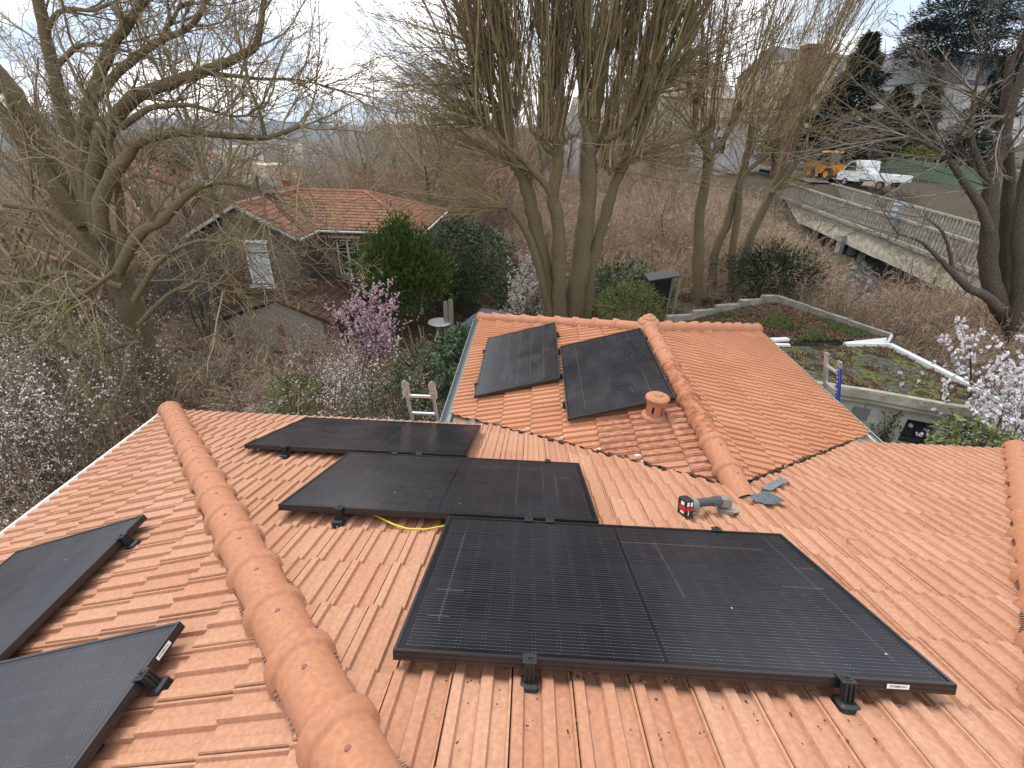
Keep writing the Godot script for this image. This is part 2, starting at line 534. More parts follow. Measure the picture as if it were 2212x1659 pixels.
func flush_tiles(house: Node3D, most: int, mats: Array, vcmat: Material, name_rest: String) -> void:
	for t in tiles:
		var p := pxof(t[0] * Vector3(0.095, 0.0, -0.165))
		var seen: bool = p.z > 0.05 and p.x > -120 and p.x < 2340 and p.y > -120 and p.y < 1800
		var facing: float = ((Vector3(0, H, 0) - t[0].origin).normalized()).dot(t[0].basis.y.normalized())
		t.append((maxf(facing, 0.02) / (p.z * p.z)) * (1.0 if seen else 0.001) * (0.3 if t[1] != null and t[1].size() < 40 else 1.0))
	tiles.sort_custom(func(a, b): return a[4] > b[4])
	var rest := MB.new()
	rest.usec = true
	var count := 0
	for t in tiles:
		if count < most:
			count += 1
			var o := MeshInstance3D.new()
			o.name = "tile"
			if t[1] == null:
				o.mesh = tile_near
				o.transform = Transform3D(t[0].basis, t[0].origin - house.position)
			else:
				var mb := MB.new()
				mb.usec = true
				var cen := Vector3.ZERO
				for q in t[1]: cen += q[0]
				cen /= t[1].size()
				for q in t[1]:
					mb.col = q[3]
					mb.tri(q[0] - cen, q[1] - cen, q[2] - cen)
				o.mesh = mb.mesh()
				o.position = cen - house.position
			o.material_override = mats[t[3]]
			t[2].add_child(o, true)
		else:
			var tone: Color = mats[t[3]].albedo_color.srgb_to_linear()
			var src: Array = t[1] if t[1] != null else tile_tris
			for q in src:
				rest.col = q[3] * tone
				if t[1] != null: rest.tri(q[0], q[1], q[2])
				else: rest.tri(t[0] * q[0], t[0] * q[1], t[0] * q[2])
	if rest.v.size() > 0:
		var o := put(rest, name_rest, vcmat, house)
		o.set_meta("kind", "stuff")
	tiles.clear()

func make_hip_tile(scale_x := 1.0) -> ArrayMesh:    # z runs down the hip, its lower end with the collar at z = 0.345
	var mb := MB.new()
	var sec := [[-0.03, 0.090], [0.10, 0.094], [0.262, 0.0985], [0.270, 0.0995], [0.277, 0.108], [0.284, 0.1145], [0.294, 0.117], [0.334, 0.118], [0.342, 0.115], [0.345, 0.098]]
	var seg := 14
	for i in sec.size() - 1:
		for k in seg:
			var q := []
			for e in [[i, k], [i + 1, k], [i + 1, k + 1], [i, k + 1]]:
				var a: float = PI * (-0.06 + 1.12 * e[1] / seg)
				var rr: float = sec[e[0]][1]
				var crease := 1.0 + 0.05 * maxf(0.0, 1.0 - absf(e[1] - seg * 0.5))
				q.append(Vector3(rr * 1.08 * cos(a) * scale_x, rr * 0.92 * sin(a) * crease - 0.005, sec[e[0]][0]))
			mb.quad(q[0], q[3], q[2], q[1])
	return mb.smooth_mesh()

func hip_line(parent: Node3D, a: Vector3, b: Vector3, lift: float, m: Material, gauge := 0.345, first := 0.0, old := []) -> void:   # from the upper end a down to b
	var d := (b - a).normalized()
	var side := d.cross(Vector3.UP).normalized()
	var up := side.cross(d).normalized()
	var L := a.distance_to(b)
	var n := int(round((L - first) / gauge))
	var bs := Basis(up.cross(d), up, d)
	for k in n:
		var o := MeshInstance3D.new()
		o.name = "ridge_tile"
		o.mesh = M.hip_mesh
		var wob := bs.rotated(up, rng.randfn(0, 0.006)).rotated(d, rng.randfn(0, 0.012))
		o.transform = Transform3D(wob.scaled_local(Vector3(1, 1, (L - first) / n / 0.345)), a + d * (first + (L - first) * k / n) + up * (lift + rng.randfn(0, 0.002)) - parent.position)
		o.material_override = M.ridge_old if k in old else m
		parent.add_child(o, true)
		var s := MeshInstance3D.new()
		s.name = "screw"
		s.mesh = M.screw_mesh
		s.material_override = M.screw
		o.add_child(s, true)
		s.position = Vector3(rng.randf_range(-0.006, 0.006), 0.0875, 0.185)

func comb_strip(parent: Node3D, a: Vector3, b: Vector3, out: Vector3, nrm: Vector3) -> void:    # pleated ventilation roll beside a hip
	var mb := MB.new()
	var L := a.distance_to(b)
	var n := int(L / 0.011)
	for k in n:
		var p := a.lerp(b, float(k) / n)
		var q := a.lerp(b, float(k + 1) / n)
		var h0 := 0.006 if k % 2 else 0.0
		var h1 := 0.0 if k % 2 else 0.006
		var w := 0.006 * sin(k * 0.13) + 0.005 * sin(k * 0.41)
		mb.quad(p + nrm * (h0 + 0.045), p + out * (0.03 + w) + nrm * (h0 + 0.026), q + out * (0.03 + w) + nrm * (h1 + 0.016), q + nrm * (h1 + 0.045))
	put(mb, "ventilation_strip", M.comb, parent)

func make_roof() -> void:
	var tb := make_tile()
	tile_near = tb.mesh()
	for k in range(0, tb.v.size(), 3): tile_tris.append([tb.v[k], tb.v[k + 1], tb.v[k + 2], tb.c[k]])
	M.hip_mesh = make_hip_tile(0.87)
	var sm := MB.new()
	sm.lathe(Transform3D(), [Vector2(0, 0.006), Vector2(0.0035, 0.006), Vector2(0.0045, 0.004), Vector2(0.0075, 0.003), Vector2(0.0085, 0.0), Vector2(0.0085, -0.004)], 10)
	M.screw_mesh = sm.mesh()
	var base := W(0.57, -6.3, 0.2)
	var house := thing("tiled_house", "house with new orange clay tile hip roof carrying black solar panels", "house", base)
	var k1 := tan(T1)
	var k2 := tan(T2)
	var y1 := -1.2554            # main slope: y = y1 + k1 z
	var ap := W(0.487, y1 + 0.343 * k1, 0.343)
	var ez := -4.27
	var ey := y1 + ez * k1
	var cl := W(-3.9, ey, ez)
	var cr := W(5.1, ey, ez)
	var rx := 1.53               # wing ridge
	var ry := -2.275
	var rz0 := (ry - y1) / k1
	var rz1 := -5.85
	var wex := 2.37              # half width of the wing
	var wey := ry - k2 * wex
	var fz := -7.87
	var wap := W(rx, ry, rz1)
	# the two valleys, in plan
	var v0 := W(rx, ry, rz0)
	var dzv := ez - rz0
	var vl := W(rx + dzv * k1 / k2, ey, ez)     # where the valley meets the main eave
	var vr := W(rx - dzv * k1 / k2, ey, ez)
	var hor := func(a: Vector3, b: Vector3) -> Vector3:    # level normal to the left of a line a-b seen from above
		var d := b - a
		return Vector3(d.z, 0, -d.x).normalized()
	var hl: Vector3 = -hor.call(ap, cl)      # towards the main slope
	if hl.dot(Vector3(0.57, 0, -3) - Vector3(ap.x, 0, ap.z)) < 0: hl = -hl
	var hr: Vector3 = hor.call(ap, cr)
	if hr.dot(Vector3(0.57, 0, -3) - Vector3(ap.x, 0, ap.z)) < 0: hr = -hr
	var nvl: Vector3 = hor.call(v0, vl)      # away from the wing
	if nvl.dot(Vector3(-3, 0, -4) - Vector3(v0.x, 0, v0.z)) < 0: nvl = -nvl
	var nvr: Vector3 = hor.call(v0, vr)
	if nvr.dot(Vector3(6, 0, -4) - Vector3(v0.x, 0, v0.z)) < 0: nvr = -nvr
	# decks under the tiles
	var mb := MB.new()
	var dn := Vector3(0, -0.012, 0)
	var bl := W(-3.9, ey, 4.67)
	var br := W(5.04, ey, 4.67)
	mb.tri(ap + dn, cr + dn, cl + dn); mb.tri(ap + dn, cl + dn, bl + dn); mb.tri(ap + dn, bl + dn, br + dn); mb.tri(ap + dn, br + dn, cr + dn)
	mb.quad(cl + dn, cr + dn, br + dn, bl + dn)
	var ds := Vector3(0, -0.035, 0)
	put(mb, "roof_deck", M.deck, house)
	mb = MB.new()
	var wl0 := W(rx - wex, wey, ez + 0.6)
	var wl1 := W(rx - wex, wey, fz)
	var wr0 := W(rx + wex, wey, ez + 0.6)
	var wr1 := W(rx + wex, wey, fz)
	mb.quad(v0 + dn + Vector3(0, 0, 0.3), wap + dn, wl1 + dn, wl0 + dn); mb.quad(v0 + dn + Vector3(0, 0, 0.3), wr0 + dn, wr1 + dn, wap + dn); mb.tri(wap + dn, wr1 + dn, wl1 + dn)
	put(mb, "roof_deck", M.deck, house)
	var s_main := Node3D.new(); s_main.name = "roof_slope"; house.add_child(s_main, true)
	var s_left := Node3D.new(); s_left.name = "roof_slope"; house.add_child(s_left, true)
	var s_right := Node3D.new(); s_right.name = "roof_slope"; house.add_child(s_right, true)
	var s_wl := Node3D.new(); s_wl.name = "roof_slope"; house.add_child(s_wl, true)
	var s_wr := Node3D.new(); s_wr.name = "roof_slope"; house.add_child(s_wr, true)
	var s_we := Node3D.new(); s_we.name = "roof_slope"; house.add_child(s_we, true)
	# main slope
	var D := Vector3(0, -sin(T1), -cos(T1))
	var N := Vector3(0, cos(T1), -sin(T1))
	var gap := 0.008
	var hin := 0.03
	var eo := W(0.377, ey, ez) - D * 0.04
	var pa := [[ap + hl * hin, hl], [ap + hr * hin, hr]]
	var ra := pa + [[v0 + nvl * gap, nvl]]
	var rb := pa + [[v0 + nvr * (gap + 0.012), nvr], [v0 + nvl * gap, -nvl]]
	tile_slope(s_main, eo, D, N, -0.19 * 26, 0.19 * 24, 15, [ra, rb])
	# left slope, its eave along z at x = -3.9
	D = Vector3(-cos(T3), -sin(T3), 0)
	N = Vector3(-sin(T3), cos(T3), 0)
	tile_slope(s_left, W(-3.9, ey, 0.1) + D * 0.03, D, N, -0.19 * 24, 0.19 * 12, 14, [[[ap - hl * hin, -hl], [W(0, 0, 2.2), Vector3(0, 0, -1)]]])
	# right slope
	var t4 := atan((ap.y - H - ey) / (5.04 - 0.487))
	D = Vector3(cos(t4), -sin(t4), 0)
	N = Vector3(sin(t4), cos(t4), 0)
	tile_slope(s_right, W(5.04, ey, -4.4) + D * 0.03, D, N, -0.19 * 32, 0.19 * 2, 14, [[[ap - hr * hin, -hr]]])
	# wing slopes
	D = Vector3(-cos(T2), -sin(T2), 0)
	N = Vector3(-sin(T2), cos(T2), 0)
	var hwl: Vector3 = hor.call(wap, wl1)
	if hwl.dot(Vector3(0, 0, -5) - Vector3(wap.x, 0, wap.z)) < 0: hwl = -hwl
	var hwr: Vector3 = hor.call(wap, wr1)
	if hwr.dot(Vector3(3.2, 0, -5) - Vector3(wap.x, 0, wap.z)) < 0: hwr = -hwr
	var vin := 0.01
	tile_slope(s_wl, W(rx - wex, wey, -6.4) + D * 0.03, D, N, -0.19 * 9, 0.19 * 20, 8, [[[wap + hwl * 0.02, hwl], [v0 - nvl * vin, -nvl], [W(rx - 0.02, 0, 0), Vector3(-1, 0, 0)]]], 0.325, 0.19, 1.0, 7)
	D = Vector3(cos(T2), -sin(T2), 0)
	N = Vector3(sin(T2), cos(T2), 0)
	tile_slope(s_wr, W(rx + wex, wey, -6.4) + D * 0.03, D, N, -0.19 * 20, 0.19 * 9, 8, [[[wap + hwr * 0.02, hwr], [v0 - nvr * vin, -nvr], [W(rx + 0.02, 0, 0), Vector3(1, 0, 0)]]], 0.325, 0.19, 1.0, 7)
	var te := atan((ry - wey) / (rz1 - fz))
	D = Vector3(0, -sin(te), -cos(te))
	N = Vector3(0, cos(te), -sin(te))
	tile_slope(s_we, W(rx, wey, fz) + D * 0.03, D, N, -0.19 * 14, 0.19 * 14, 7, [[[wap - hwl * 0.02, -hwl], [wap - hwr * 0.02, -hwr]]], 0.325, 0.19, 1.0, 7)
	flush_tiles(house, 300, M.tile, M.tile_vc, "roof_tiles")
	# hips and ridges
	hip_line(house, ap + (cl - ap).normalized() * 0.1, cl, 0.02, M.ridge)
	hip_line(house, ap + (cr - ap).normalized() * 0.1, cr, 0.02, M.ridge)
	hip_line(house, v0 + Vector3(0, 0, 0.16), wap + Vector3(0, 0, 0.12), 0.045, M.ridge, 0.345, 0.0, [2, 3, 4, 5])
	hip_line(house, wap + (wl1 - wap).normalized() * 0.16, wl1 + (wl1 - wap).normalized() * 0.04, 0.02, M.ridge)
	hip_line(house, wap + (wr1 - wap).normalized() * 0.16, wr1 + (wr1 - wap).normalized() * 0.04, 0.02, M.ridge)
	var hd := (cl - ap).normalized()
	var up := Vector3.UP
	comb_strip(house, ap + hl * 0.062, cl + hl * 0.062, hl, up)
	comb_strip(house, ap - hl * 0.062, cl - hl * 0.062, -hl, up)
	hd = (cr - ap).normalized()
	comb_strip(house, ap + hr * 0.062, cr + hr * 0.062, hr, up)
	# three-way cap where the wing ridge meets its hips
	mb = MB.new()
	mb.lathe(Transform3D(Basis().scaled(Vector3(0.8, 1.0, 0.8)), wap + Vector3(0, 0.0, 0)), [Vector2(0.0, 0.215), Vector2(0.035, 0.213), Vector2(0.055, 0.2), Vector2(0.06, 0.19), Vector2(0.095, 0.183), Vector2(0.108, 0.168), Vector2(0.112, 0.155), Vector2(0.15, 0.14), Vector2(0.166, 0.115), Vector2(0.172, 0.09), Vector2(0.195, 0.06), Vector2(0.205, 0.02), Vector2(0.21, -0.03)], 28)
	put(mb, "ridge_cap", M.ridge, house)
	# gable-shaped openings of the cap are closed by the ridge tiles; a stop end at the corners
	for e in [cl, wl1, wr1, cr]:
		mb = MB.new()
		var dd: Vector3 = (e - (wap if e == wl1 or e == wr1 else ap)).normalized()
		var sd := dd.cross(up).normalized()
		var u2 := sd.cross(dd).normalized()
		var ring := []
		for k in 11:
			var a := PI * k / 10.0
			ring.append(e + dd * 0.035 + sd * cos(a) * 0.122 + u2 * (sin(a) * 0.10 + 0.015))
		for k in 10: mb.tri(e + dd * 0.06 + u2 * 0.03, ring[k], ring[k + 1])
		put(mb, "ridge_end", M.ridge, house)
	# valley gutters: folded zinc, with dark mortar crumbs along the cut tiles
	for side in [[v0, vl, nvl], [v0, vr, nvr]]:
		mb = MB.new()
		var a: Vector3 = side[0]
		var b: Vector3 = side[1] + (side[1] - side[0]).normalized() * 0.35
		var o: Vector3 = side[2]
		var lift := Vector3(0, 0.003, 0)
		mb.quad(a + lift, b + lift, b + o * 0.12 + Vector3(0, 0.035, 0), a + o * 0.12 + Vector3(0, 0.035, 0))
		mb.quad(a + lift, b + lift, b - o * 0.12 + Vector3(0, 0.035, 0), a - o * 0.12 + Vector3(0, 0.035, 0))
		put(mb, "valley_gutter", M.zinc, house)
		mb = MB.new()
		var L := a.distance_to(side[1])
		var n := int(L / 0.05)
		for k in n:
			if rng.randf() < 0.25: continue
			var p := a.lerp(side[1], (k + rng.randf()) / n) - o * rng.randf_range(0.0, 0.02) + Vector3(0, 0.028, 0)
			mb.box(Transform3D(Basis.looking_at((side[1] - a).normalized()).rotated(Vector3.UP, PI / 2 + rng.randfn(0, 0.3)), p), Vector3(0.075, 0.016, 0.018) * rng.randf_range(0.6, 1.3))
		var cr_ := put(mb, "mortar_crumbs", M.mortar, house)
		cr_.set_meta("kind", "stuff")
	# lead flashing where the wing ridge dies into the main slope
	mb = MB.new()
	N = Vector3(0, cos(T1), -sin(T1))
	D = Vector3(0, -sin(T1), -cos(T1))
	var fc := W(1.6, y1 + k1 * -2.44, -2.44) + N * 0.078
	var pts := []
	for k in 13:
		var a := TAU * k / 12.0
		pts.append(fc + Vector3.RIGHT * cos(a) * 0.11 * (1.0 + 0.15 * sin(k * 2.3)) + D * sin(a) * 0.085 - N * (0.012 + 0.008 * sin(k * 1.7)))
	for k in 12: mb.tri(fc + N * 0.04, pts[k], pts[k + 1]); mb.tri(fc + N * 0.04, pts[k + 1], pts[k])
	put(mb, "lead_flashing", M.lead, house)
	mb = MB.new()
	var zf := func(x: float, z: float) -> Vector3: return W(x, y1 + k1 * z, z) + N * 0.056
	mb.quad(zf.call(1.66, -2.66), zf.call(1.73, -2.62), zf.call(1.99, -2.87), zf.call(1.95, -2.91))
	put(mb, "zinc_flashing", M.zinc, house)
	# eaves: fascia, gutters
	var white_line := func(a: Vector3, b: Vector3, out: Vector3, m: Material, r: float) -> void:
		var g := MB.new()
		var d := (b - a).normalized()
		var prev := []
		for k in 9:
			var an := PI + PI * k / 8.0
			prev.append(out * (cos(an) * r + r + 0.01) + Vector3(0, sin(an) * r, 0))
		for k in 8:
			g.quad(a + prev[k], b + prev[k], b + prev[k + 1], a + prev[k + 1])
			g.quad(a + prev[k + 1] * 0.985, b + prev[k + 1] * 0.985, b + prev[k] * 0.985, a + prev[k] * 0.985)
		g.rod(a + prev[8], b + prev[8], 0.009, 8)
		put(g, "gutter", m, house)
	white_line.call(cl + Vector3(-0.035, 0.0, 0), bl + Vector3(-0.035, 0.0, 0), Vector3(-1, 0, 0), M.white, 0.026)
	white_line.call(wl1 + Vector3(-0.01, -0.015, -0.05), W(rx - wex - 0.01, wey - 0.015, -4.45), Vector3(-1, 0, 0), M.zinc, 0.06)
	white_line.call(wr1 + Vector3(0.01, -0.03, -0.05), W(rx + wex + 0.01, wey - 0.03, -4.45), Vector3(1, 0, 0), M.zinc, 0.05)
	white_line.call(cl + Vector3(0, -0.06, -0.01), vl + Vector3(0, -0.06, -0.01), Vector3(0, 0, -1), M.zinc, 0.05)
	white_line.call(vr + Vector3(0, -0.06, -0.01), cr + Vector3(0, -0.06, -0.01), Vector3(0, 0, -1), M.zinc, 0.05)
	mb = MB.new()
	mb.bx(W(rx - wex + 0.1, wey - 0.11, -4.42), Vector3(0.24, 0.18, 0.02))
	put(mb, "fascia_board", M.white, house)
	# walls
	mb = MB.new()
	mb.bx(W(0.57, (ey - 0.16 - 6.4) * 0.5, 0.2), Vector3(8.2, 6.24 + ey, 8.2))
	put(mb, "wall", M.render, house)
	mb = MB.new()
	mb.bx(W(rx, (wey - 0.16 - 6.4) * 0.5, -5.7), Vector3(4.1, 6.24 + wey, 3.6))
	put(mb, "wall", M.render, house)

# ---------------------------------------------------------------- solar panels
func panel_image(sd: int, bright_cols: Array, rows_line: Array) -> Image:
	var im := Image.create(1755, 1038, false, Image.FORMAT_RGB8)
	var r := RandomNumberGenerator.new()
	r.seed = sd
	im.fill(lin(0.004, 0.004, 0.006))
	for i in 20:
		var x0 := 22 + i * 85 + (12 if i >= 10 else 0)
		for j in 6:
			var y0 := 17 + j * 168
			var s := r.randf_range(0.85, 1.15)
			im.fill_rect(Rect2i(x0, y0, 83, 163), lin(0.0085 * s, 0.0085 * s, 0.0135 * s))
			for k in 10:
				var y := y0 + 8 + int(k * 16.6)
				var b := r.randf_range(0.7, 1.2)
				im.fill_rect(Rect2i(x0 + 3, y, 77, 2), lin(0.062 * b, 0.062 * b, 0.07 * b))
				for e in [x0 + 1, x0 + 77]: im.fill_rect(Rect2i(e, y - 1, 5, 3), lin(0.11 * b, 0.11 * b, 0.115 * b))
	for cidx in bright_cols:
		var x: int = 20 + cidx * 85 + (12 if cidx >= 10 else 0)
		var a := r.randi_range(0, 300)
		im.fill_rect(Rect2i(x, 15 + a, 2, r.randi_range(400, 1000 - a)), lin(0.08, 0.08, 0.085))
	for q in rows_line:
		im.fill_rect(Rect2i(q[0], 13 + q[1] * 168, q[2], 2), lin(0.24, 0.17, 0.15))
	for k in 140:        # dust, pollen and a few droppings
		var s := 1 if r.randf() < 0.8 else r.randi_range(2, 4)
		var g := r.randf_range(0.05, 0.25)
		im.fill_rect(Rect2i(r.randi_range(5, 1745), r.randi_range(5, 1030), s, s), lin(g, g, g * 0.95))
	for k in 2:
		var x := r.randi_range(30, 1700)
		var y := r.randi_range(30, 1000)
		for e in 10: im.fill_rect(Rect2i(x + r.randi_range(-2, 3), y + r.randi_range(-3, 3), 3, 3), lin(0.5, 0.5, 0.48))
	return im

var panel_frame: ArrayMesh
var panel_glass: ArrayMesh
var clamp_top: ArrayMesh
var clamp_body: ArrayMesh
func make_panel_meshes() -> void:
	var mb := MB.new()
	var hx := 0.8775
	var hz := 0.519
	var w := 0.011
	for s in [-1, 1]:
		mb.bx(Vector3(0, -0.0175, s * (hz - w * 0.5)), Vector3(2 * hx, 0.035, w))
		mb.bx(Vector3(s * (hx - w * 0.5), -0.0175, 0), Vector3(w, 0.0349, 2 * (hz - w)))
		mb.bx(Vector3(0, -0.0335, s * (hz - w - 0.012)), Vector3(2 * (hx - w), 0.002, 0.024))
		mb.bx(Vector3(0, -0.009, s * (hz + 0.0008)), Vector3(2 * hx - 0.002, 0.0025, 0.0016))
		mb.bx(Vector3(0, -0.024, s * (hz + 0.0008)), Vector3(2 * hx - 0.002, 0.002, 0.0016))
	panel_frame = mb.mesh()
	mb = MB.new()
	hx -= w; hz -= w
	mb.quv(Vector3(-hx, -0.003, hz), Vector3(hx, -0.003, hz), Vector3(hx, -0.003, -hz), Vector3(-hx, -0.003, -hz))
	for k in 2:
		mb.quad(Vector3(-hx, -0.009, -hz), Vector3(hx, -0.009, -hz), Vector3(hx, -0.009, hz), Vector3(-hx, -0.009, hz))
	mb.u.resize(mb.v.size())
	panel_glass = mb.mesh()
	# clamp: a stamped plate over the frame edge; body with ribs and a foot block. local +z points out of the panel edge, y out of the roof
	mb = MB.new()
	mb.cbox(Transform3D(Basis(), Vector3(0, 0.004, 0.006)), Vector3(0.045, 0.006, 0.044), 0.002)
	mb.cbox(Transform3D(Basis(), Vector3(0, 0.008, 0.008)), Vector3(0.026, 0.004, 0.026), 0.001)
	mb.rod(Vector3(0, 0.008, 0.01), Vector3(0, 0.016, 0.01), 0.006, 8)
	clamp_top = mb.mesh()
	mb = MB.new()
	mb.bx(Vector3(0, -0.03, 0.018), Vector3(0.034, 0.062, 0.02))
	for s in [-1, 0, 1]: mb.bx(Vector3(s * 0.013, -0.03, 0.031), Vector3(0.004, 0.058, 0.006))
	mb.cbox(Transform3D(Basis(), Vector3(0, -0.078, 0.02)), Vector3(0.062, 0.04, 0.058), 0.008)
	for s in [-1, 1]: mb.bx(Vector3(s * 0.028, -0.10, 0.018), Vector3(0.01, 0.03, 0.05))
	clamp_body = mb.mesh()

func add_panel(cen: Vector3, bs: Basis, glass: Material, label: String, clamps: Array, sticker := []) -> void:
	var p := thing("solar_panel", label, "solar panel", cen)
	p.basis = bs
	for q in [["frame", panel_frame, M.frame], ["glass", panel_glass, glass]]:
		var o := MeshInstance3D.new()
		o.name = q[0]; o.mesh = q[1]; o.material_override = q[2]
		p.add_child(o, true)
	for cl in clamps:      # [edge (+1/-1 in z), x]
		var o := MeshInstance3D.new()
		o.name = "clamp"; o.mesh = clamp_top; o.material_override = M.clamp
		o.transform = Transform3D(Basis(Vector3.UP, 0.0 if cl[0] > 0 else PI), Vector3(cl[1], 0, cl[0] * 0.519))
		p.add_child(o, true)
		var b := MeshInstance3D.new()
		b.name = "clamp_foot"; b.mesh = clamp_body; b.material_override = M.clamp
		o.add_child(b, true)
	# short mounting rails under the panel
	for x in [-0.5, 0.5]:
		var mb := MB.new()
		mb.bx(Vector3(0, 0, 0), Vector3(0.036, 0.05, 0.9))
		var o := MeshInstance3D.new()
		o.name = "mounting_rail"; o.mesh = mb.mesh(); o.material_override = M.clamp
		o.position = Vector3(x, -0.066, 0)
		p.add_child(o, true)
	for s in sticker:
		var mb := MB.new()
		mb.quv(Vector3(-0.034, -0.008, 0), Vector3(0.034, -0.008, 0), Vector3(0.034, 0.008, 0), Vector3(-0.034, 0.008, 0))
		var o := MeshInstance3D.new()
		o.name = "barcode_sticker"; o.mesh = mb.mesh(); o.material_override = M.sticker
		o.transform = Transform3D(Basis(Vector3.UP, 0.0 if s[0] > 0 else PI), Vector3(s[1], -0.017, s[0] * 0.5212))
		p.add_child(o, true)

func make_panels() -> void:
	make_panel_meshes()
	var gm := func(sd: int, cols: Array, rows: Array, rough: float) -> StandardMaterial3D:
		var m := StandardMaterial3D.new()
		m.albedo_texture = ImageTexture.create_from_image(panel_image(sd, cols, rows))
		m.roughness = rough
		m.metallic_specular = 0.5
		m.roughness_texture = noise_tex(0.006, Color(0.66, 0.66, 0.66), Color(1, 1, 1), sd, 512, 5, 0.5, 1.4)
		m.texture_repeat = false
		return m
	var g1: StandardMaterial3D = gm.call(1, [1, 12, 19], [[60, 4, 110], [60, 5, 80], [880, 1, 700], [1500, 3, 180], [1640, 2, 90]], 0.30)
	var g2: StandardMaterial3D = gm.call(2, [15, 17, 18], [[830, 1, 860], [1560, 2, 120]], 0.30)
	var g3: StandardMaterial3D = gm.call(3, [12, 14, 16], [], 0.26)
	var g4: StandardMaterial3D = gm.call(4, [], [[20, 1, 1700], [20, 2, 1500], [30, 3, 1650], [20, 4, 1500], [40, 5, 300]], 0.30)
	var g5: StandardMaterial3D = gm.call(6, [], [[20, 1, 260], [1100, 1, 600], [60, 2, 200], [1400, 2, 120], [30, 3, 250], [40, 4, 130], [30, 5, 160], [60, 5, 1600]], 0.30)
	var im := Image.create(136, 32, false, Image.FORMAT_RGB8)
	im.fill(Color(0.92, 0.94, 0.94))
	var r := RandomNumberGenerator.new()
	r.seed = 8
	for k in 34: im.fill_rect(Rect2i(18 + k * 3, 9, r.randi_range(1, 2), 14), Color(0.1, 0.1, 0.1))
	M.sticker = StandardMaterial3D.new()
	M.sticker.albedo_texture = ImageTexture.create_from_image(im)
	M.sticker.roughness = 0.5
	var n1 := Vector3(0, cos(T1), -sin(T1))
	var b1 := Basis(Vector3.RIGHT, n1, Vector3.RIGHT.cross(n1))
	add_panel(W(0.4869, -1.6597, -1.4002), b1, g1, "large black solar panel beside the angle grinder, white sticker on its raised edge", [[1, -0.44], [1, 0.537], [-1, -0.446], [-1, -0.333], [-1, 0.546]], [[1, 0.7]])
	add_panel(W(-0.4583, -2.0347, -2.407), b1, g2, "black solar panel lying between two others, yellow cable coming out from under it", [[1, -0.535], [-1, -0.53], [-1, -0.34], [-1, 0.64]])
	add_panel(W(-1.3131, -2.4173, -3.4342), b1, g3, "black solar panel at the eave, in front of the ladder with wrapped ends", [[1, -0.55], [1, 0.5]])
	var n2 := Vector3(-sin(T2), cos(T2), 0)
	var b2 := Basis(Vector3.BACK, n2, Vector3.BACK.cross(n2))
	add_panel(W(-0.1253, -2.6592, -5.7313), b2, g4, "solar panel on the wing roof nearest the zinc gutter, with thin white lines", [[1, -0.44], [1, 0.56], [-1, -0.46], [-1, 0.1]])
	add_panel(W(0.9044, -2.3491, -4.835), b2, g5, "black solar panel beside the wing ridge and the clay vent pipe", [[1, 0.56], [1, -0.1], [-1, -0.55], [-1, 0.53]])
	var n3 := Vector3(-sin(T3), cos(T3), 0)
	var b3 := Basis(Vector3.BACK, n3, Vector3.BACK.cross(n3))
	add_panel(W(-2.728, -2.27, -1.137), b3, g3, "dusty solar panel low on the side slope, nearer its white gutter", [[-1, -0.70], [-1, 0.4]])
	add_panel(W(-1.786, -1.903, -0.243), b3, g2, "solar panel high on the side slope beside the hip, white sticker on its edge", [[-1, -0.67], [-1, 0.4]], [[-1, -0.77]])

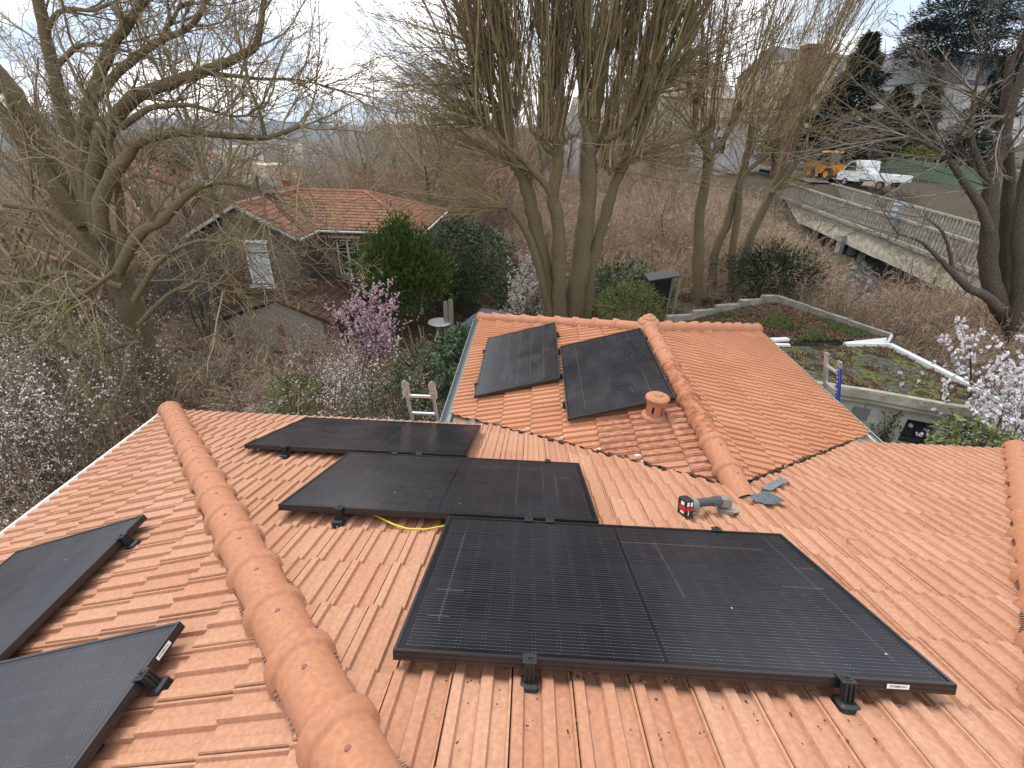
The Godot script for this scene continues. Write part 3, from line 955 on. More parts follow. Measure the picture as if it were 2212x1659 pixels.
# ---------------------------------------------------------------- things on the roof
func on_main(x: float, z: float, up: float) -> Vector3: return W(x, -1.2554 + tan(T1) * z, z) + Vector3(0, cos(T1), -sin(T1)) * up
func make_roof_items() -> void:
	var n1 := Vector3(0, cos(T1), -sin(T1))
	var d1 := Vector3(0, -sin(T1), -cos(T1))
	# yellow cable
	var mb := MB.new()
	var pts := PackedVector3Array()
	var rr := PackedFloat32Array()
	var cv := Curve3D.new()
	for q in [[-0.93, -2.12, 0.055], [-0.908, -2.04, 0.05], [-0.82, -1.943, 0.047], [-0.686, -1.849, 0.045], [-0.6, -1.812, 0.043], [-0.501, -1.813, 0.045], [-0.40, -1.86, 0.05], [-0.34, -1.87, 0.05]]:
		var p := on_main(q[0], q[1], q[2])
		var k := cv.point_count
		cv.add_point(p)
		if k > 0:
			var t := (p - cv.get_point_position(k - 1)) * 0.33
			cv.set_point_out(k - 1, t); cv.set_point_in(k, -t)
	for k in 41:
		pts.append(cv.sample_baked(cv.get_baked_length() * k / 40.0))
		rr.append(0.0052)
	mb.tube(pts, rr, 8)
	var o := put(mb, "cable", M.yellow)
	tag(o, "thin yellow cable looping out from under a solar panel over the tiles", "cable")
	# curled dry stalk
	mb = MB.new()
	pts = PackedVector3Array(); rr = PackedFloat32Array()
	for q in [[1.726, -1.788], [1.72, -1.83], [1.734, -1.883], [1.755, -1.93], [1.774, -1.958], [1.80, -1.975], [1.823, -1.972], [1.837, -1.945], [1.833, -1.905], [1.82, -1.85], [1.793, -1.794]]:
		pts.append(on_main(q[0], q[1], 0.048)); rr.append(0.0028)
	mb.tube(pts, rr, 6)
	o = put(mb, "dry_stalk", mat(lin(0.42, 0.24, 0.14), 0.8))
	tag(o, "curled pale dry stalk lying in a loop on the tiles", "stalk")
	# angle grinder, x from battery to head, y out of the roof
	var gx := (on_main(1.30, -2.30, 0) - on_main(1.0, -2.215, 0)).normalized()
	var gb := Basis(gx, n1, gx.cross(n1))
	var g := thing("angle_grinder", "grey cordless angle grinder with black and red battery lying on the tiles", "grinder", on_main(1.14, -2.25, 0.034))
	g.basis = gb
	var part := func(m: MB, called: String, material: Material, parent: Node) -> MeshInstance3D:
		var q := MeshInstance3D.new()
		q.name = called; q.mesh = m.mesh(); q.material_override = material
		parent.add_child(q, true)
		return q
	mb = MB.new()
	mb.cbox(Transform3D(Basis(), Vector3(-0.152, 0.052, 0)), Vector3(0.058, 0.105, 0.085), 0.008)
	var bat: MeshInstance3D = part.call(mb, "battery", M.black, g)
	mb = MB.new()
	mb.bx(Vector3(-0.1525, 0.045, 0.0435), Vector3(0.052, 0.018, 0.002)); mb.bx(Vector3(-0.182, 0.045, 0.01), Vector3(0.002, 0.035, 0.06))
	part.call(mb, "red_band", M.red, bat)
	mb = MB.new()
	for q in [[-0.165, 0.075, 0.014, 0.026], [-0.142, 0.075, 0.014, 0.026], [-0.16, 0.02, 0.006, 0.028]]: mb.bx(Vector3(q[0], q[1], 0.0437), Vector3(q[2], q[3], 0.002))
	mb.bx(Vector3(-0.1822, 0.075, 0.012), Vector3(0.002, 0.02, 0.03)); mb.bx(Vector3(-0.1822, 0.02, 0.012), Vector3(0.002, 0.012, 0.034))
	part.call(mb, "white_print", M.white, bat)
	mb = MB.new()
	mb.tube(PackedVector3Array([Vector3(-0.125, 0.055, 0), Vector3(-0.10, 0.058, 0), Vector3(-0.075, 0.062, 0)]), PackedFloat32Array([0.046, 0.042, 0.03]), 10)
	mb.bar(Vector3(-0.09, 0.02, 0.02), Vector3(-0.07, 0.05, 0.02), 0.02, 0.02); mb.bar(Vector3(-0.12, 0.012, 0.02), Vector3(-0.07, 0.016, 0.02), 0.02, 0.016)
	part.call(mb, "battery_shoe", M.grey, g)
	mb = MB.new()
	mb.tube(PackedVector3Array([Vector3(-0.085, 0.062, 0), Vector3(-0.05, 0.064, 0), Vector3(0.02, 0.066, 0), Vector3(0.06, 0.068, 0), Vector3(0.085, 0.066, 0)]), PackedFloat32Array([0.03, 0.0265, 0.027, 0.032, 0.034]), 14)
	part.call(mb, "handle", M.darkgrey, g)
	mb = MB.new()
	mb.cbox(Transform3D(Basis(), Vector3(0.05, 0.06, 0.026)), Vector3(0.055, 0.026, 0.016), 0.004)
	part.call(mb, "switch", mat(lin(0.05, 0.075, 0.085), 0.5), g)
	mb = MB.new()
	mb.cbox(Transform3D(Basis(Vector3.FORWARD, 0.1), Vector3(0.115, 0.066, 0)), Vector3(0.07, 0.062, 0.066), 0.014)
	mb.cbox(Transform3D(Basis(), Vector3(0.15, 0.06, 0)), Vector3(0.045, 0.05, 0.052), 0.012)
	mb.lathe(Transform3D(Basis(), Vector3(0.15, 0.02, 0.004)), [Vector2(0, 0.03), Vector2(0.022, 0.03), Vector2(0.024, 0.0), Vector2(0, 0.0)], 14)
	part.call(mb, "gear_head", mat(lin(0.36, 0.35, 0.31), 0.45, noise_tex(0.04, Color(0.6, 0.58, 0.54), Color(1, 1, 1), 61, 128), 20.0), g)
	mb = MB.new()
	mb.lathe(Transform3D(Basis(), Vector3(0.15, 0.013, 0.006)), [Vector2(0.008, 0.0015), Vector2(0.0625, 0.0015), Vector2(0.0625, -0.0015), Vector2(0.008, -0.0015)], 32)
	part.call(mb, "cutting_disc", M.alu, g)
	mb = MB.new()
	for k in 12:
		var a0 := PI * 0.55 + PI * 0.95 * k / 12.0
		var a1 := PI * 0.55 + PI * 0.95 * (k + 1) / 12.0
		var c := Vector3(0.15, 0.0, 0.006)
		var e0 := Vector3(cos(a0), 0, sin(a0)) * 0.066
		var e1 := Vector3(cos(a1), 0, sin(a1)) * 0.066
		mb.quad(c + e1 + Vector3(0, 0.02, 0), c + e0 + Vector3(0, 0.02, 0), c + e0 + Vector3(0, 0.002, 0), c + e1 + Vector3(0, 0.002, 0))
		mb.quad(c + Vector3(0, 0.02, 0), c + e0 + Vector3(0, 0.02, 0), c + e1 + Vector3(0, 0.02, 0), c + Vector3(0, 0.02, 0))
	part.call(mb, "guard", M.grey, g)
	# clay vent pipe on the wing
	var n2 := Vector3(-sin(T2), cos(T2), 0)
	var vb := W(1.2, -2.275 - tan(T2) * (1.53 - 1.2), -3.84) - n2 * 0.01
	var vent := thing("vent_pipe", "round clay roof vent with domed cap and dark side slots", "roof vent", vb)
	vent.scale = Vector3.ONE * 0.88
	mb = MB.new()
	mb.lathe(Transform3D(), [Vector2(0.135, -0.04), Vector2(0.135, 0.045), Vector2(0.125, 0.06), Vector2(0.098, 0.07), Vector2(0.095, 0.08)], 26)
	part.call(mb, "base", M.ridge, vent)
	mb = MB.new()
	for k in 6:       # wall between the slots
		var a0 := TAU * (k + 0.13) / 6.0
		var a1 := TAU * (k + 0.87) / 6.0
		for s in 6:
			var q0 := lerpf(a0, a1, s / 6.0)
			var q1 := lerpf(a0, a1, (s + 1) / 6.0)
			var e0 := Vector3(cos(q0), 0, sin(q0)) * 0.097
			var e1 := Vector3(cos(q1), 0, sin(q1)) * 0.097
			mb.quad(e1 + Vector3(0, 0.075, 0), e0 + Vector3(0, 0.075, 0), e0 + Vector3(0, 0.24, 0), e1 + Vector3(0, 0.24, 0))
		var ea := Vector3(cos(a0), 0, sin(a0))
		var eb := Vector3(cos(a1), 0, sin(a1))
		for e in [ea, eb]:
			mb.quad(e * 0.097 + Vector3(0, 0.075, 0), e * 0.075 + Vector3(0, 0.075, 0), e * 0.075 + Vector3(0, 0.24, 0), e * 0.097 + Vector3(0, 0.24, 0))
	for y in [[0.07, 0.10], [0.19, 0.245]]:
		mb.lathe(Transform3D(), [Vector2(0.098, y[1]), Vector2(0.098, y[0])], 26)
	part.call(mb, "slotted_wall", M.ridge, vent)
	mb = MB.new()
	mb.lathe(Transform3D(), [Vector2(0, 0.318), Vector2(0.04, 0.314), Vector2(0.052, 0.302), Vector2(0.056, 0.296), Vector2(0.10, 0.286), Vector2(0.122, 0.272), Vector2(0.125, 0.255), Vector2(0.118, 0.24), Vector2(0.09, 0.238)], 26)
	part.call(mb, "cap", M.ridge, vent)
	# ladder with wrapped ends, leaning on the main eave; feet on the yard
	var lad := func(label: String, tops: Array, feet: Array, w: float, rungs: int, m: Material) -> Node3D:
		var t := thing("ladder", label, "ladder", (feet[0] + feet[1]) * 0.5)
		for k in 2:
			var q := MB.new()
			q.bar(feet[k], tops[k], w, 0.026)
			put(q, "rail", m, t)
		var L: float = tops[0].distance_to(feet[0])
		for k in rungs:
			var a: Vector3 = tops[0].lerp(feet[0], (0.16 + 0.28 * k) / L)
			var b: Vector3 = tops[1].lerp(feet[1], (0.16 + 0.28 * k) / L)
			var q := MB.new()
			q.bar(a, b, 0.03, 0.026)
			put(q, "rung", M.alu, t)
		return t
	var ta := W(-1.30, -2.44, -4.38)
	var tb := W(-1.01, -2.44, -4.38)
	var l1: Node3D = lad.call("aluminium ladder with rag-wrapped rail ends rising above the eave", [ta, tb], [W(-1.22, -6.4, -5.5), W(-0.92, -6.4, -5.5)], 0.032, 12, M.alu_dull)
	for e in [ta, tb]:
		var dn := Vector3(0.02, -1, -0.28).normalized()
		mb = MB.new()
		pts = PackedVector3Array(); rr = PackedFloat32Array()
		for k in 9:
			pts.append(e + Vector3(0, 0.055, 0) + dn * 0.024 * k + Vector3(rng.randfn(0, 0.003), 0, 0))
			rr.append([0.010, 0.028, 0.038, 0.043, 0.040, 0.034, 0.040, 0.046, 0.030][k])
		mb.tube(pts, rr, 9)
		for k in 7:
			var p: Vector3 = pts[2 + k % 6] + Vector3(rng.randf_range(-0.03, 0.03), 0, rng.randf_range(0.0, 0.03))
			mb.tube(PackedVector3Array([p, p + Vector3(rng.randf_range(-0.02, 0.02), -0.035, 0.01), p + Vector3(rng.randf_range(-0.02, 0.02), -0.07, 0.0)]), PackedFloat32Array([0.010, 0.014, 0.005]), 6)
		put(mb, "rag_wrap", M.rag, l1)
	var ra := onx(1694.3 + 0.23407 * 390, 711.6 + 0.23407 * 232, 4.02)
	var rb := onx(1694.3 + 0.23407 * 510, 711.6 + 0.23407 * 312, 4.02)
	var l2: Node3D = lad.call("aluminium ladder with blue label strip leaning on the wing eave", [ra, rb], [Vector3(5.1, H - 6.25, ra.z), Vector3(5.1, H - 6.25, rb.z)], 0.075, 12, M.alu)
	var down := (Vector3(5.1, H - 6.25, rb.z) - rb).normalized()
	for e in [ra, rb]:
		mb = MB.new()
		mb.cbox(Transform3D(Basis(), e + Vector3(0, 0.012, 0)), Vector3(0.034, 0.03, 0.085), 0.006)
		put(mb, "end_cap", M.grey, l2)
	mb = MB.new()
	var face := rb + Vector3(-0.016, 0, 0)
	var cs := Vector3(0, 0, 0.041)
	var z3 := down
	mb.quad(rb + cs + Vector3(-0.012, 0, 0) + z3 * 0.06, rb + cs + Vector3(-0.012, 0, 0) + z3 * 0.62, rb + cs + Vector3(0.012, 0, 0) + z3 * 0.62, rb + cs + Vector3(0.012, 0, 0) + z3 * 0.06)
	mb.quad(face + z3 * 0.06 + Vector3(0, 0, -0.026), face + z3 * 0.62 + Vector3(0, 0, -0.026), face + z3 * 0.62 + Vector3(0, 0, 0.026), face + z3 * 0.06 + Vector3(0, 0, 0.026))
	var lb := put(mb, "label_strip", M.blue, l2)
	mb = MB.new()
	for k in 9:
		var s: float = 0.08 + 0.06 * k
		var hgt: float = [0.03, 0.012, 0.02, 0.03, 0.012, 0.04, 0.02, 0.012, 0.02][k]
		mb.quad(face + z3 * s + Vector3(-0.003, 0, -0.012), face + z3 * (s + hgt) + Vector3(-0.003, 0, -0.012), face + z3 * (s + hgt) + Vector3(-0.003, 0, 0.014), face + z3 * s + Vector3(-0.003, 0, 0.014))
	put(mb, "white_print", M.white, lb)
	# moss crumbs, bits of bark and bird droppings on the tiles
	mb = MB.new()
	mb.usec = true
	for k in 300:
		var x := rng.randf_range(-0.4, 4.2)
		var z := rng.randf_range(-3.4, -0.6)
		if rng.randf() < 0.45:
			x = rng.randf_range(-0.3, 1.3); z = rng.randf_range(-0.93, -0.7)
		elif rng.randf() < 0.3:
			x = rng.randf_range(-1.1, 0.0); z = rng.randf_range(-1.95, -1.8)
		if x > 0.6 - z * 1.0 - 0.25: continue
		if z < -2.6 and absf(x - 1.53) < 0.3 + (-2.74 - z) * 1.24: continue
		mb.col = Color(0.07, 0.045, 0.03) if rng.randf() < 0.75 else Color(0.3, 0.27, 0.22)
		var s := rng.randf_range(0.002, 0.005)
		var p := on_main(x, z, 0.032)
		mb.box(Transform3D(Basis.from_euler(Vector3(-T1, rng.randf() * 6.28, 0)), p), Vector3(s * rng.randf_range(1.0, 2.4), s * 0.5, s))
	o = put(mb, "roof_crumbs", mat(Color.WHITE, 0.95, null, 1.0, true, true))
	tag(o, "dark moss crumbs and bark bits scattered over the tiles", "debris", "", "stuff")

# ---------------------------------------------------------------- plants
func rvec() -> Vector3: return Vector3(rng.randf_range(-1, 1), rng.randf_range(-1, 1), rng.randf_range(-1, 1))
func grow(mb: MB, p: Vector3, d: Vector3, L: float, r: float, lvl: int, pr: Dictionary) -> void:
	var ns: int = pr.seg[lvl]
	var pts := PackedVector3Array([p])
	var rr := PackedFloat32Array([r])
	var dirs := [d]
	var up: float = pr.up[lvl]
	var tip: float = pr.get("tip", 0.3)
	for i in ns:
		d = (d + rvec() * pr.wob[lvl] + Vector3(0, up, 0)).normalized()
		p += d * (L / ns)
		pts.append(p)
		dirs.append(d)
		rr.append(maxf(lerpf(r, r * tip, float(i + 1) / ns), pr.rmin))
	if pr.has("cols"): mb.col = pr.cols[rng.randi() % pr.cols.size()]
	mb.tube(pts, rr, 3 if r < 0.03 else 5 if r < 0.09 else 8, false)
	if lvl + 1 >= pr.seg.size(): return
	var n: int = pr.n[lvl]
	for k in n:
		var t := lerpf(pr.get("from", 0.15), 1.0, (k + rng.randf()) / n)
		var f := t * ns
		var i := mini(int(f), ns - 1)
		var q := pts[i].lerp(pts[i + 1], f - i)
		var dd: Vector3 = dirs[mini(i + 1, ns)]
		var ax := dd.cross(rvec()).normalized()
		var nd := dd.rotated(ax, pr.ang[lvl] * rng.randf_range(0.6, 1.3))
		grow(mb, q, nd, L * pr.ratio[lvl] * rng.randf_range(0.55, 1.15) * (1.15 - 0.55 * t), maxf(lerpf(r, r * tip, t) * pr.get("thin", 0.55), pr.rmin), lvl + 1, pr)

func smooth(p: PackedVector3Array, m: int) -> PackedVector3Array:
	var o := PackedVector3Array()
	for i in p.size() - 1:
		var a := p[maxi(i - 1, 0)]
		var d := p[mini(i + 2, p.size() - 1)]
		for k in m: o.append(p[i].cubic_interpolate(p[i + 1], a, d, float(k) / m))
	o.append(p[-1])
	return o
# a limb traced in the picture at depth z: points [x, y, dz]; radii in metres from r0 to r1; returns its centre line
func limb(mb: MB, q: Array, z: float, r0: float, r1: float, sides := 10) -> PackedVector3Array:
	var p := PackedVector3Array()
	for e in q: p.append(onz(e[0], e[1], z + (e[2] if e.size() > 2 else 0.0)))
	p = smooth(p, 5)
	var rr := PackedFloat32Array()
	for i in p.size():
		var k := 1.0 + 0.035 * sin(i * 0.9 + q[0][0]) + rng.randfn(0, 0.03)
		rr.append(lerpf(r0, r1, float(i) / (p.size() - 1)) * k)
		if i > 0 and i < p.size() - 1: p[i] += rvec() * rr[i] * 0.12
	mb.tube(p, rr, sides)
	return p
func along(p: PackedVector3Array, t: float) -> Array:
	var f := t * (p.size() - 1)
	var i := mini(int(f), p.size() - 2)
	return [p[i].lerp(p[i + 1], f - i), (p[i + 1] - p[i]).normalized()]

func leafmesh(mb: MB, p: Vector3, d: Vector3, nn: Vector3, L: float, w: float) -> void:
	var s := d.cross(nn).normalized() * w * 0.5
	var a := p
	var b := p + d * L * 0.5 + s
	var c := p + d * L
	var e := p + d * L * 0.5 - s
	var m := p + d * L * 0.5 + nn * w * 0.12
	mb.tri(a, b, c); mb.tri(a, c, e)

# a leafy crown: lumpy ellipsoid of leaves
func foliage(mb: MB, cen: Vector3, rad: Vector3, n: int, L: float, w: float, cols: Array, lumps := 0.35, hang := 0.0, sd := 1, upward := 0.0) -> void:
	mb.usec = true
	var f := FastNoiseLite.new()
	f.seed = sd
	f.frequency = 1.3
	for k in n:
		var d := Vector3(rng.randfn(), rng.randfn(), rng.randfn()).normalized()
		var lump := 1.0 + lumps * f.get_noise_3dv(d * 1.6) * 2.0
		var s := lump * pow(rng.randf(), 0.22)
		var p := cen + d * rad * s
		var t := clampf(0.5 + 1.2 * f.get_noise_3dv(p * 2.2), 0, 0.999)
		mb.col = cols[int(t * cols.size())]
		var q := (d + rvec() * 0.8 + Vector3(0, upward - hang, 0)).normalized()
		leafmesh(mb, p, q, q.cross(rvec()).normalized(), L * rng.randf_range(0.6, 1.3), w * rng.randf_range(0.7, 1.2))

func shrub(called: String, label: String, cat: String, at: Vector3, cen: Vector3, rad: Vector3, n: int, L: float, w: float, cols: Array, group := "", lumps := 0.35, hang := 0.0, upward := 0.0, stems := 5) -> Node3D:
	var t := thing(called, label, cat, at, group)
	var mb := MB.new()
	foliage(mb, cen, rad, n, L, w, cols, lumps, hang, rng.randi() % 1000, upward)
	put(mb, "foliage", M.leaf, t)
	mb = MB.new()
	for k in stems:
		var e := cen + rvec() * rad * 0.55
		var m := at.lerp(e, 0.5) + rvec() * 0.1
		mb.tube(PackedVector3Array([at + rvec() * Vector3(0.1, 0, 0.1), m, e]), PackedFloat32Array([0.035, 0.025, 0.012]), 5, false)
	put(mb, "stem", M.bark, t)
	return t

# a twiggy shrub in bloom; built at the origin, 1 unit wide
func bloom_proto(called: String, label: String, cat: String, stems: int, hgt: float, spread: float, nb: int, bs: float, cols: Array, group: String, twig_col: Array) -> Node3D:
	var t := thing(called, label, cat, Vector3.ZERO, group)
	t.set_meta("base_name", called)
	var mb := MB.new()
	mb.usec = true
	var pr := {"seg": [5, 4, 3], "n": [9, 6], "ratio": [0.5, 0.5], "ang": [0.75, 0.8], "up": [0.03, 0.04, 0.02], "wob": [0.16, 0.22, 0.3], "rmin": 0.0045, "cols": twig_col, "tip": 0.3}
	for k in stems:
		var a := rng.randf() * TAU
		var o := Vector3(cos(a), 0, sin(a)) * rng.randf() * spread * 0.35
		var d := Vector3(cos(a) * rng.randf() * spread, hgt, sin(a) * rng.randf() * spread).normalized()
		grow(mb, o, d, hgt * rng.randf_range(0.7, 1.1), rng.randf_range(0.018, 0.035), 0, pr)
	put(mb, "twigs", M.twig, t)
	var bm := MB.new()
	bm.usec = true
	for k in nb:
		var i := rng.randi() % mb.v.size()
		var p := mb.v[i]
		if p.y < hgt * 0.22: continue
		p += rvec() * 0.02
		bm.col = cols[rng.randi() % cols.size()]
		var s := bs * rng.randf_range(0.6, 1.3)
		for e in 2:
			var x := rvec().normalized() * s
			var y := x.cross(rvec()).normalized() * s
			bm.quad(p - x - y, p + x - y, p + x + y, p - x + y)
	put(bm, "blossom", M.petal, t)
	return t

func bare_proto(called: String, label: String, group: String, hgt: float, r: float, wide: float, cols: Array, dense := 1.0) -> Node3D:
	var t := thing(called, label, "tree", Vector3.ZERO, group)
	t.set_meta("base_name", called)
	var tr := MB.new()
	var top := Vector3(rng.randf_range(-0.5, 0.5), hgt * 0.55, rng.randf_range(-0.5, 0.5))
	var pts := smooth(PackedVector3Array([Vector3(0, -0.4, 0), Vector3(0.1, hgt * 0.2, 0.05), top * 0.7 + rvec() * 0.15, top]), 4)
	var rr := PackedFloat32Array()
	for i in pts.size(): rr.append(lerpf(r, r * 0.4, float(i) / (pts.size() - 1)))
	tr.tube(pts, rr, 8)
	put(tr, "trunk", M.bark, t)
	var mb := MB.new()
	mb.usec = true
	var pr := {"seg": [5, 4, 3, 2], "n": [int(6 * dense), int(5 * dense), 3], "ratio": [0.55, 0.55, 0.55], "ang": [0.65, 0.7, 0.75], "up": [0.05, 0.05, 0.03, 0.0], "wob": [0.14, 0.2, 0.25, 0.3], "rmin": 0.007, "cols": cols, "tip": 0.35}
	for k in int(11 * dense):
		var q := along(pts, rng.randf_range(0.35, 1.0))
		var a := rng.randf() * TAU
		var d := Vector3(cos(a) * wide, rng.randf_range(0.5, 1.3), sin(a) * wide).normalized()
		grow(mb, q[0], d, hgt * rng.randf_range(0.38, 0.58), r * 0.33, 0, pr)
	put(mb, "crown", M.twig, t)
	return t

func make_plant_materials() -> void:
	M.bark = with_bump(mat(lin(0.20, 0.155, 0.11), 0.95, noise_tex(0.03, Color(0.5, 0.5, 0.48), Color(1, 1, 1), 70, 512, 5), 1.3), bump_tex(0.04, 71, 512, 5, 8.0), 0.9)
	M.bark_moss = with_bump(mat(lin(0.235, 0.185, 0.125), 0.95, noise_tex(0.014, Color(0.62, 0.62, 0.52), Color(1, 0.98, 0.95), 72, 512, 6), 2.6), bump_tex(0.04, 71, 512, 5, 8.0), 1.0)
	M.bark_lichen = with_bump(mat(lin(0.17, 0.145, 0.115), 0.95, noise_tex(0.035, Color(0.55, 0.52, 0.48), Color(1, 1, 1), 74, 512, 5, 0.55, 3.0), 1.6), bump_tex(0.04, 71, 512, 5, 8.0), 1.0)
	M.twig = mat(Color.WHITE, 0.9, null, 1.0, true, true, 0.3)
	M.leaf = mat(Color.WHITE, 0.55, null, 1.0, true, true, 0.4)
	M.leaf.backlight_enabled = true
	M.leaf.backlight = Color(0.08, 0.1, 0.04)
	M.petal = mat(Color.WHITE, 0.8, null, 1.0, true, true, 0.3)
	M.petal.backlight_enabled = true
	M.petal.backlight = Color(0.35, 0.33, 0.33)

func left_tree() -> void:
	var z := -10.5
	var base := onz(398, 912, z)
	base.y = H + ground(base.x, z)
	var t := thing("bare_tree", "leafless tree with arching mossy limbs and yellow lichen leaning over the roof corner", "tree", base)
	var mb := MB.new()
	var b2 := base
	var tr := limb(mb, [[410, 960], [392, 893], [362, 850], [322, 775], [301, 710], [270, 626], [245, 560], [215, 505]], z, 0.33, 0.26, 12)
	mb.tube(PackedVector3Array([b2 + Vector3(0, -0.3, 0), tr[0].lerp(b2, 0.5), tr[0], tr[2]]), PackedFloat32Array([0.5, 0.4, 0.37, 0.36]), 12)
	put(mb, "trunk", M.bark_moss, t)
	var L := []
	var defs := [
		[[[225, 520], [190, 440], [170, 370], [165, 303], [143, 268], [131, 219], [115, 152], [98, 74], [80, -20]], 0.22, 0.11, 0.0],
		[[[225, 525], [195, 440], [182, 371], [182, 280], [202, 202], [236, 111], [270, 61], [316, -10]], 0.19, 0.08, 0.3],
		[[[202, 215], [253, 158], [320, 104], [347, 88], [411, 57], [445, 5]], 0.10, 0.045, 0.3],
		[[[347, 88], [360, 60], [375, 40], [390, 10]], 0.05, 0.03, 0.3],
		[[[220, 515], [203, 420], [212, 340], [229, 286], [270, 229], [303, 202], [371, 179], [431, 158], [505, 128], [552, 98], [566, 30], [574, -20]], 0.20, 0.045, 0.6],
		[[[431, 158], [500, 163], [560, 170], [640, 172], [700, 185]], 0.05, 0.015, 0.6],
		[[[263, 275], [320, 236], [375, 228], [421, 229], [489, 249], [535, 250]], 0.07, 0.02, 0.9],
		[[[218, 500], [222, 420], [250, 370], [274, 340], [290, 316], [337, 293], [404, 286], [489, 293], [573, 297], [650, 272]], 0.16, 0.04, 1.2],
		[[[573, 297], [560, 240], [540, 190], [528, 130], [515, 90]], 0.04, 0.02, 1.2],
		[[[240, 560], [182, 490], [135, 405], [84, 303], [40, 219], [-20, 140]], 0.30, 0.2, -0.5],
		[[[182, 490], [120, 410], [60, 320], [10, 250], [-30, 210]], 0.22, 0.14, -0.2],
		[[[98, 74], [118, 35], [150, 20], [200, 22], [245, 5]], 0.06, 0.03, 0.0],
		[[[115, 152], [150, 115], [185, 95], [225, 100]], 0.06, 0.03, 0.0],
		[[[285, 660], [262, 590], [264, 500], [256, 420], [250, 380], [235, 300]], 0.12, 0.07, 0.9],
		[[[255, 590], [303, 505], [347, 479], [404, 421], [438, 401], [489, 394], [545, 405], [600, 430]], 0.13, 0.03, 1.5],
		[[[290, 375], [340, 385], [390, 405], [440, 430], [480, 470]], 0.06, 0.02, 1.5],
		[[[215, 560], [160, 500], [110, 460], [60, 450], [-20, 435]], 0.13, 0.06, 0.9],
		[[[235, 590], [170, 545], [110, 510], [50, 485], [-10, 470]], 0.07, 0.03, 1.4],
		[[[300, 740], [265, 745], [230, 760], [180, 765], [120, 790]], 0.07, 0.02, 1.2],
		[[[265, 620], [200, 600], [120, 590], [60, 610], [0, 600]], 0.08, 0.03, 1.7],
		[[[300, 700], [360, 640], [420, 610], [470, 620], [520, 660]], 0.06, 0.015, 1.8],
		[[[290, 650], [340, 570], [400, 530], [460, 520], [540, 545]], 0.07, 0.02, 1.9],
		[[[250, 585], [170, 640], [100, 660], [30, 700]], 0.06, 0.02, 2.2],
	]
	for q in defs:
		mb = MB.new()
		var p := limb(mb, q[0], z + q[3], q[1] * 0.85, q[2] * 0.8, 9)
		put(mb, "limb", M.bark_moss, t)
		L.append([p, q[1], q[2]])
	mb = MB.new()
	mb.usec = true
	var brown := [Color(0.179, 0.130, 0.088), Color(0.249, 0.195, 0.129), Color(0.309, 0.249, 0.168), Color(0.214, 0.179, 0.104), Color(0.381, 0.323, 0.210)]
	var pr := {"seg": [6, 5, 3], "n": [7, 5], "ratio": [0.5, 0.5], "ang": [0.7, 0.75], "up": [0.03, 0.02, 0.0], "wob": [0.2, 0.26, 0.3], "rmin": 0.0048, "cols": brown, "tip": 0.3}
	for e in L:
		var n := int(e[0].size() * 0.42)
		for k in n:
			var q := along(e[0], rng.randf_range(0.12, 1.0))
			var d: Vector3 = q[1].rotated(q[1].cross(rvec()).normalized(), rng.randf_range(0.5, 1.1))
			d.y += 0.15
			grow(mb, q[0], d.normalized(), rng.randf_range(0.7, 2.0), rng.randf_range(0.012, 0.028), 0, pr)
		var q := along(e[0], 1.0)
		for k in 3: grow(mb, q[0], (q[1] + rvec() * 0.5).normalized(), rng.randf_range(1.0, 2.2), e[2] * 0.6, 0, pr)
	put(mb, "twigs", M.twig, t)
	# drooping lichen-covered twigs on the lower side
	mb = MB.new()
	mb.usec = true
	var pl := pr.duplicate()
	pl.cols = [Color(0.374, 0.341, 0.119), Color(0.330, 0.297, 0.139), Color(0.275, 0.231, 0.139), Color(0.231, 0.193, 0.124), Color(0.264, 0.220, 0.139), Color(0.209, 0.171, 0.109)]
	pl.up = [-0.07, -0.06, -0.03]
	pl.rmin = 0.0048
	pl.n = [5, 3]
	for q in [[90, 620], [60, 700], [140, 640], [200, 700], [170, 760], [110, 780], [230, 790], [250, 840], [180, 850], [450, 560], [500, 600], [560, 520], [60, 560], [20, 640], [540, 470], [630, 420], [180, 910], [120, 920], [100, 860], [40, 790]]:
		var p := onz(q[0] + rng.randf_range(-25, 25), q[1] - 40 + rng.randf_range(-25, 25), z + rng.randf_range(1.2, 2.6))
		for k in 3: grow(mb, p, Vector3(rng.randf_range(-0.7, 0.7), -0.35, rng.randf_range(-0.2, 0.4)).normalized(), rng.randf_range(0.7, 1.4), rng.randf_range(0.008, 0.014), 0, pl)
		# the parent branch that carries them
		var near: Vector3 = L[16][0][-1]
		for e in L:
			for v in e[0]:
				if v.distance_to(p) < near.distance_to(p): near = v
		mb.col = Color(0.204, 0.170, 0.119)
		mb.tube(smooth(PackedVector3Array([near, near.lerp(p, 0.5) + Vector3(0, 0.25, 0) + rvec() * 0.2, p]), 4), PackedFloat32Array([0.03, 0.028, 0.026, 0.024, 0.022, 0.02, 0.018, 0.016, 0.014]), 4, false)
	put(mb, "lichen_twigs", M.twig, t)

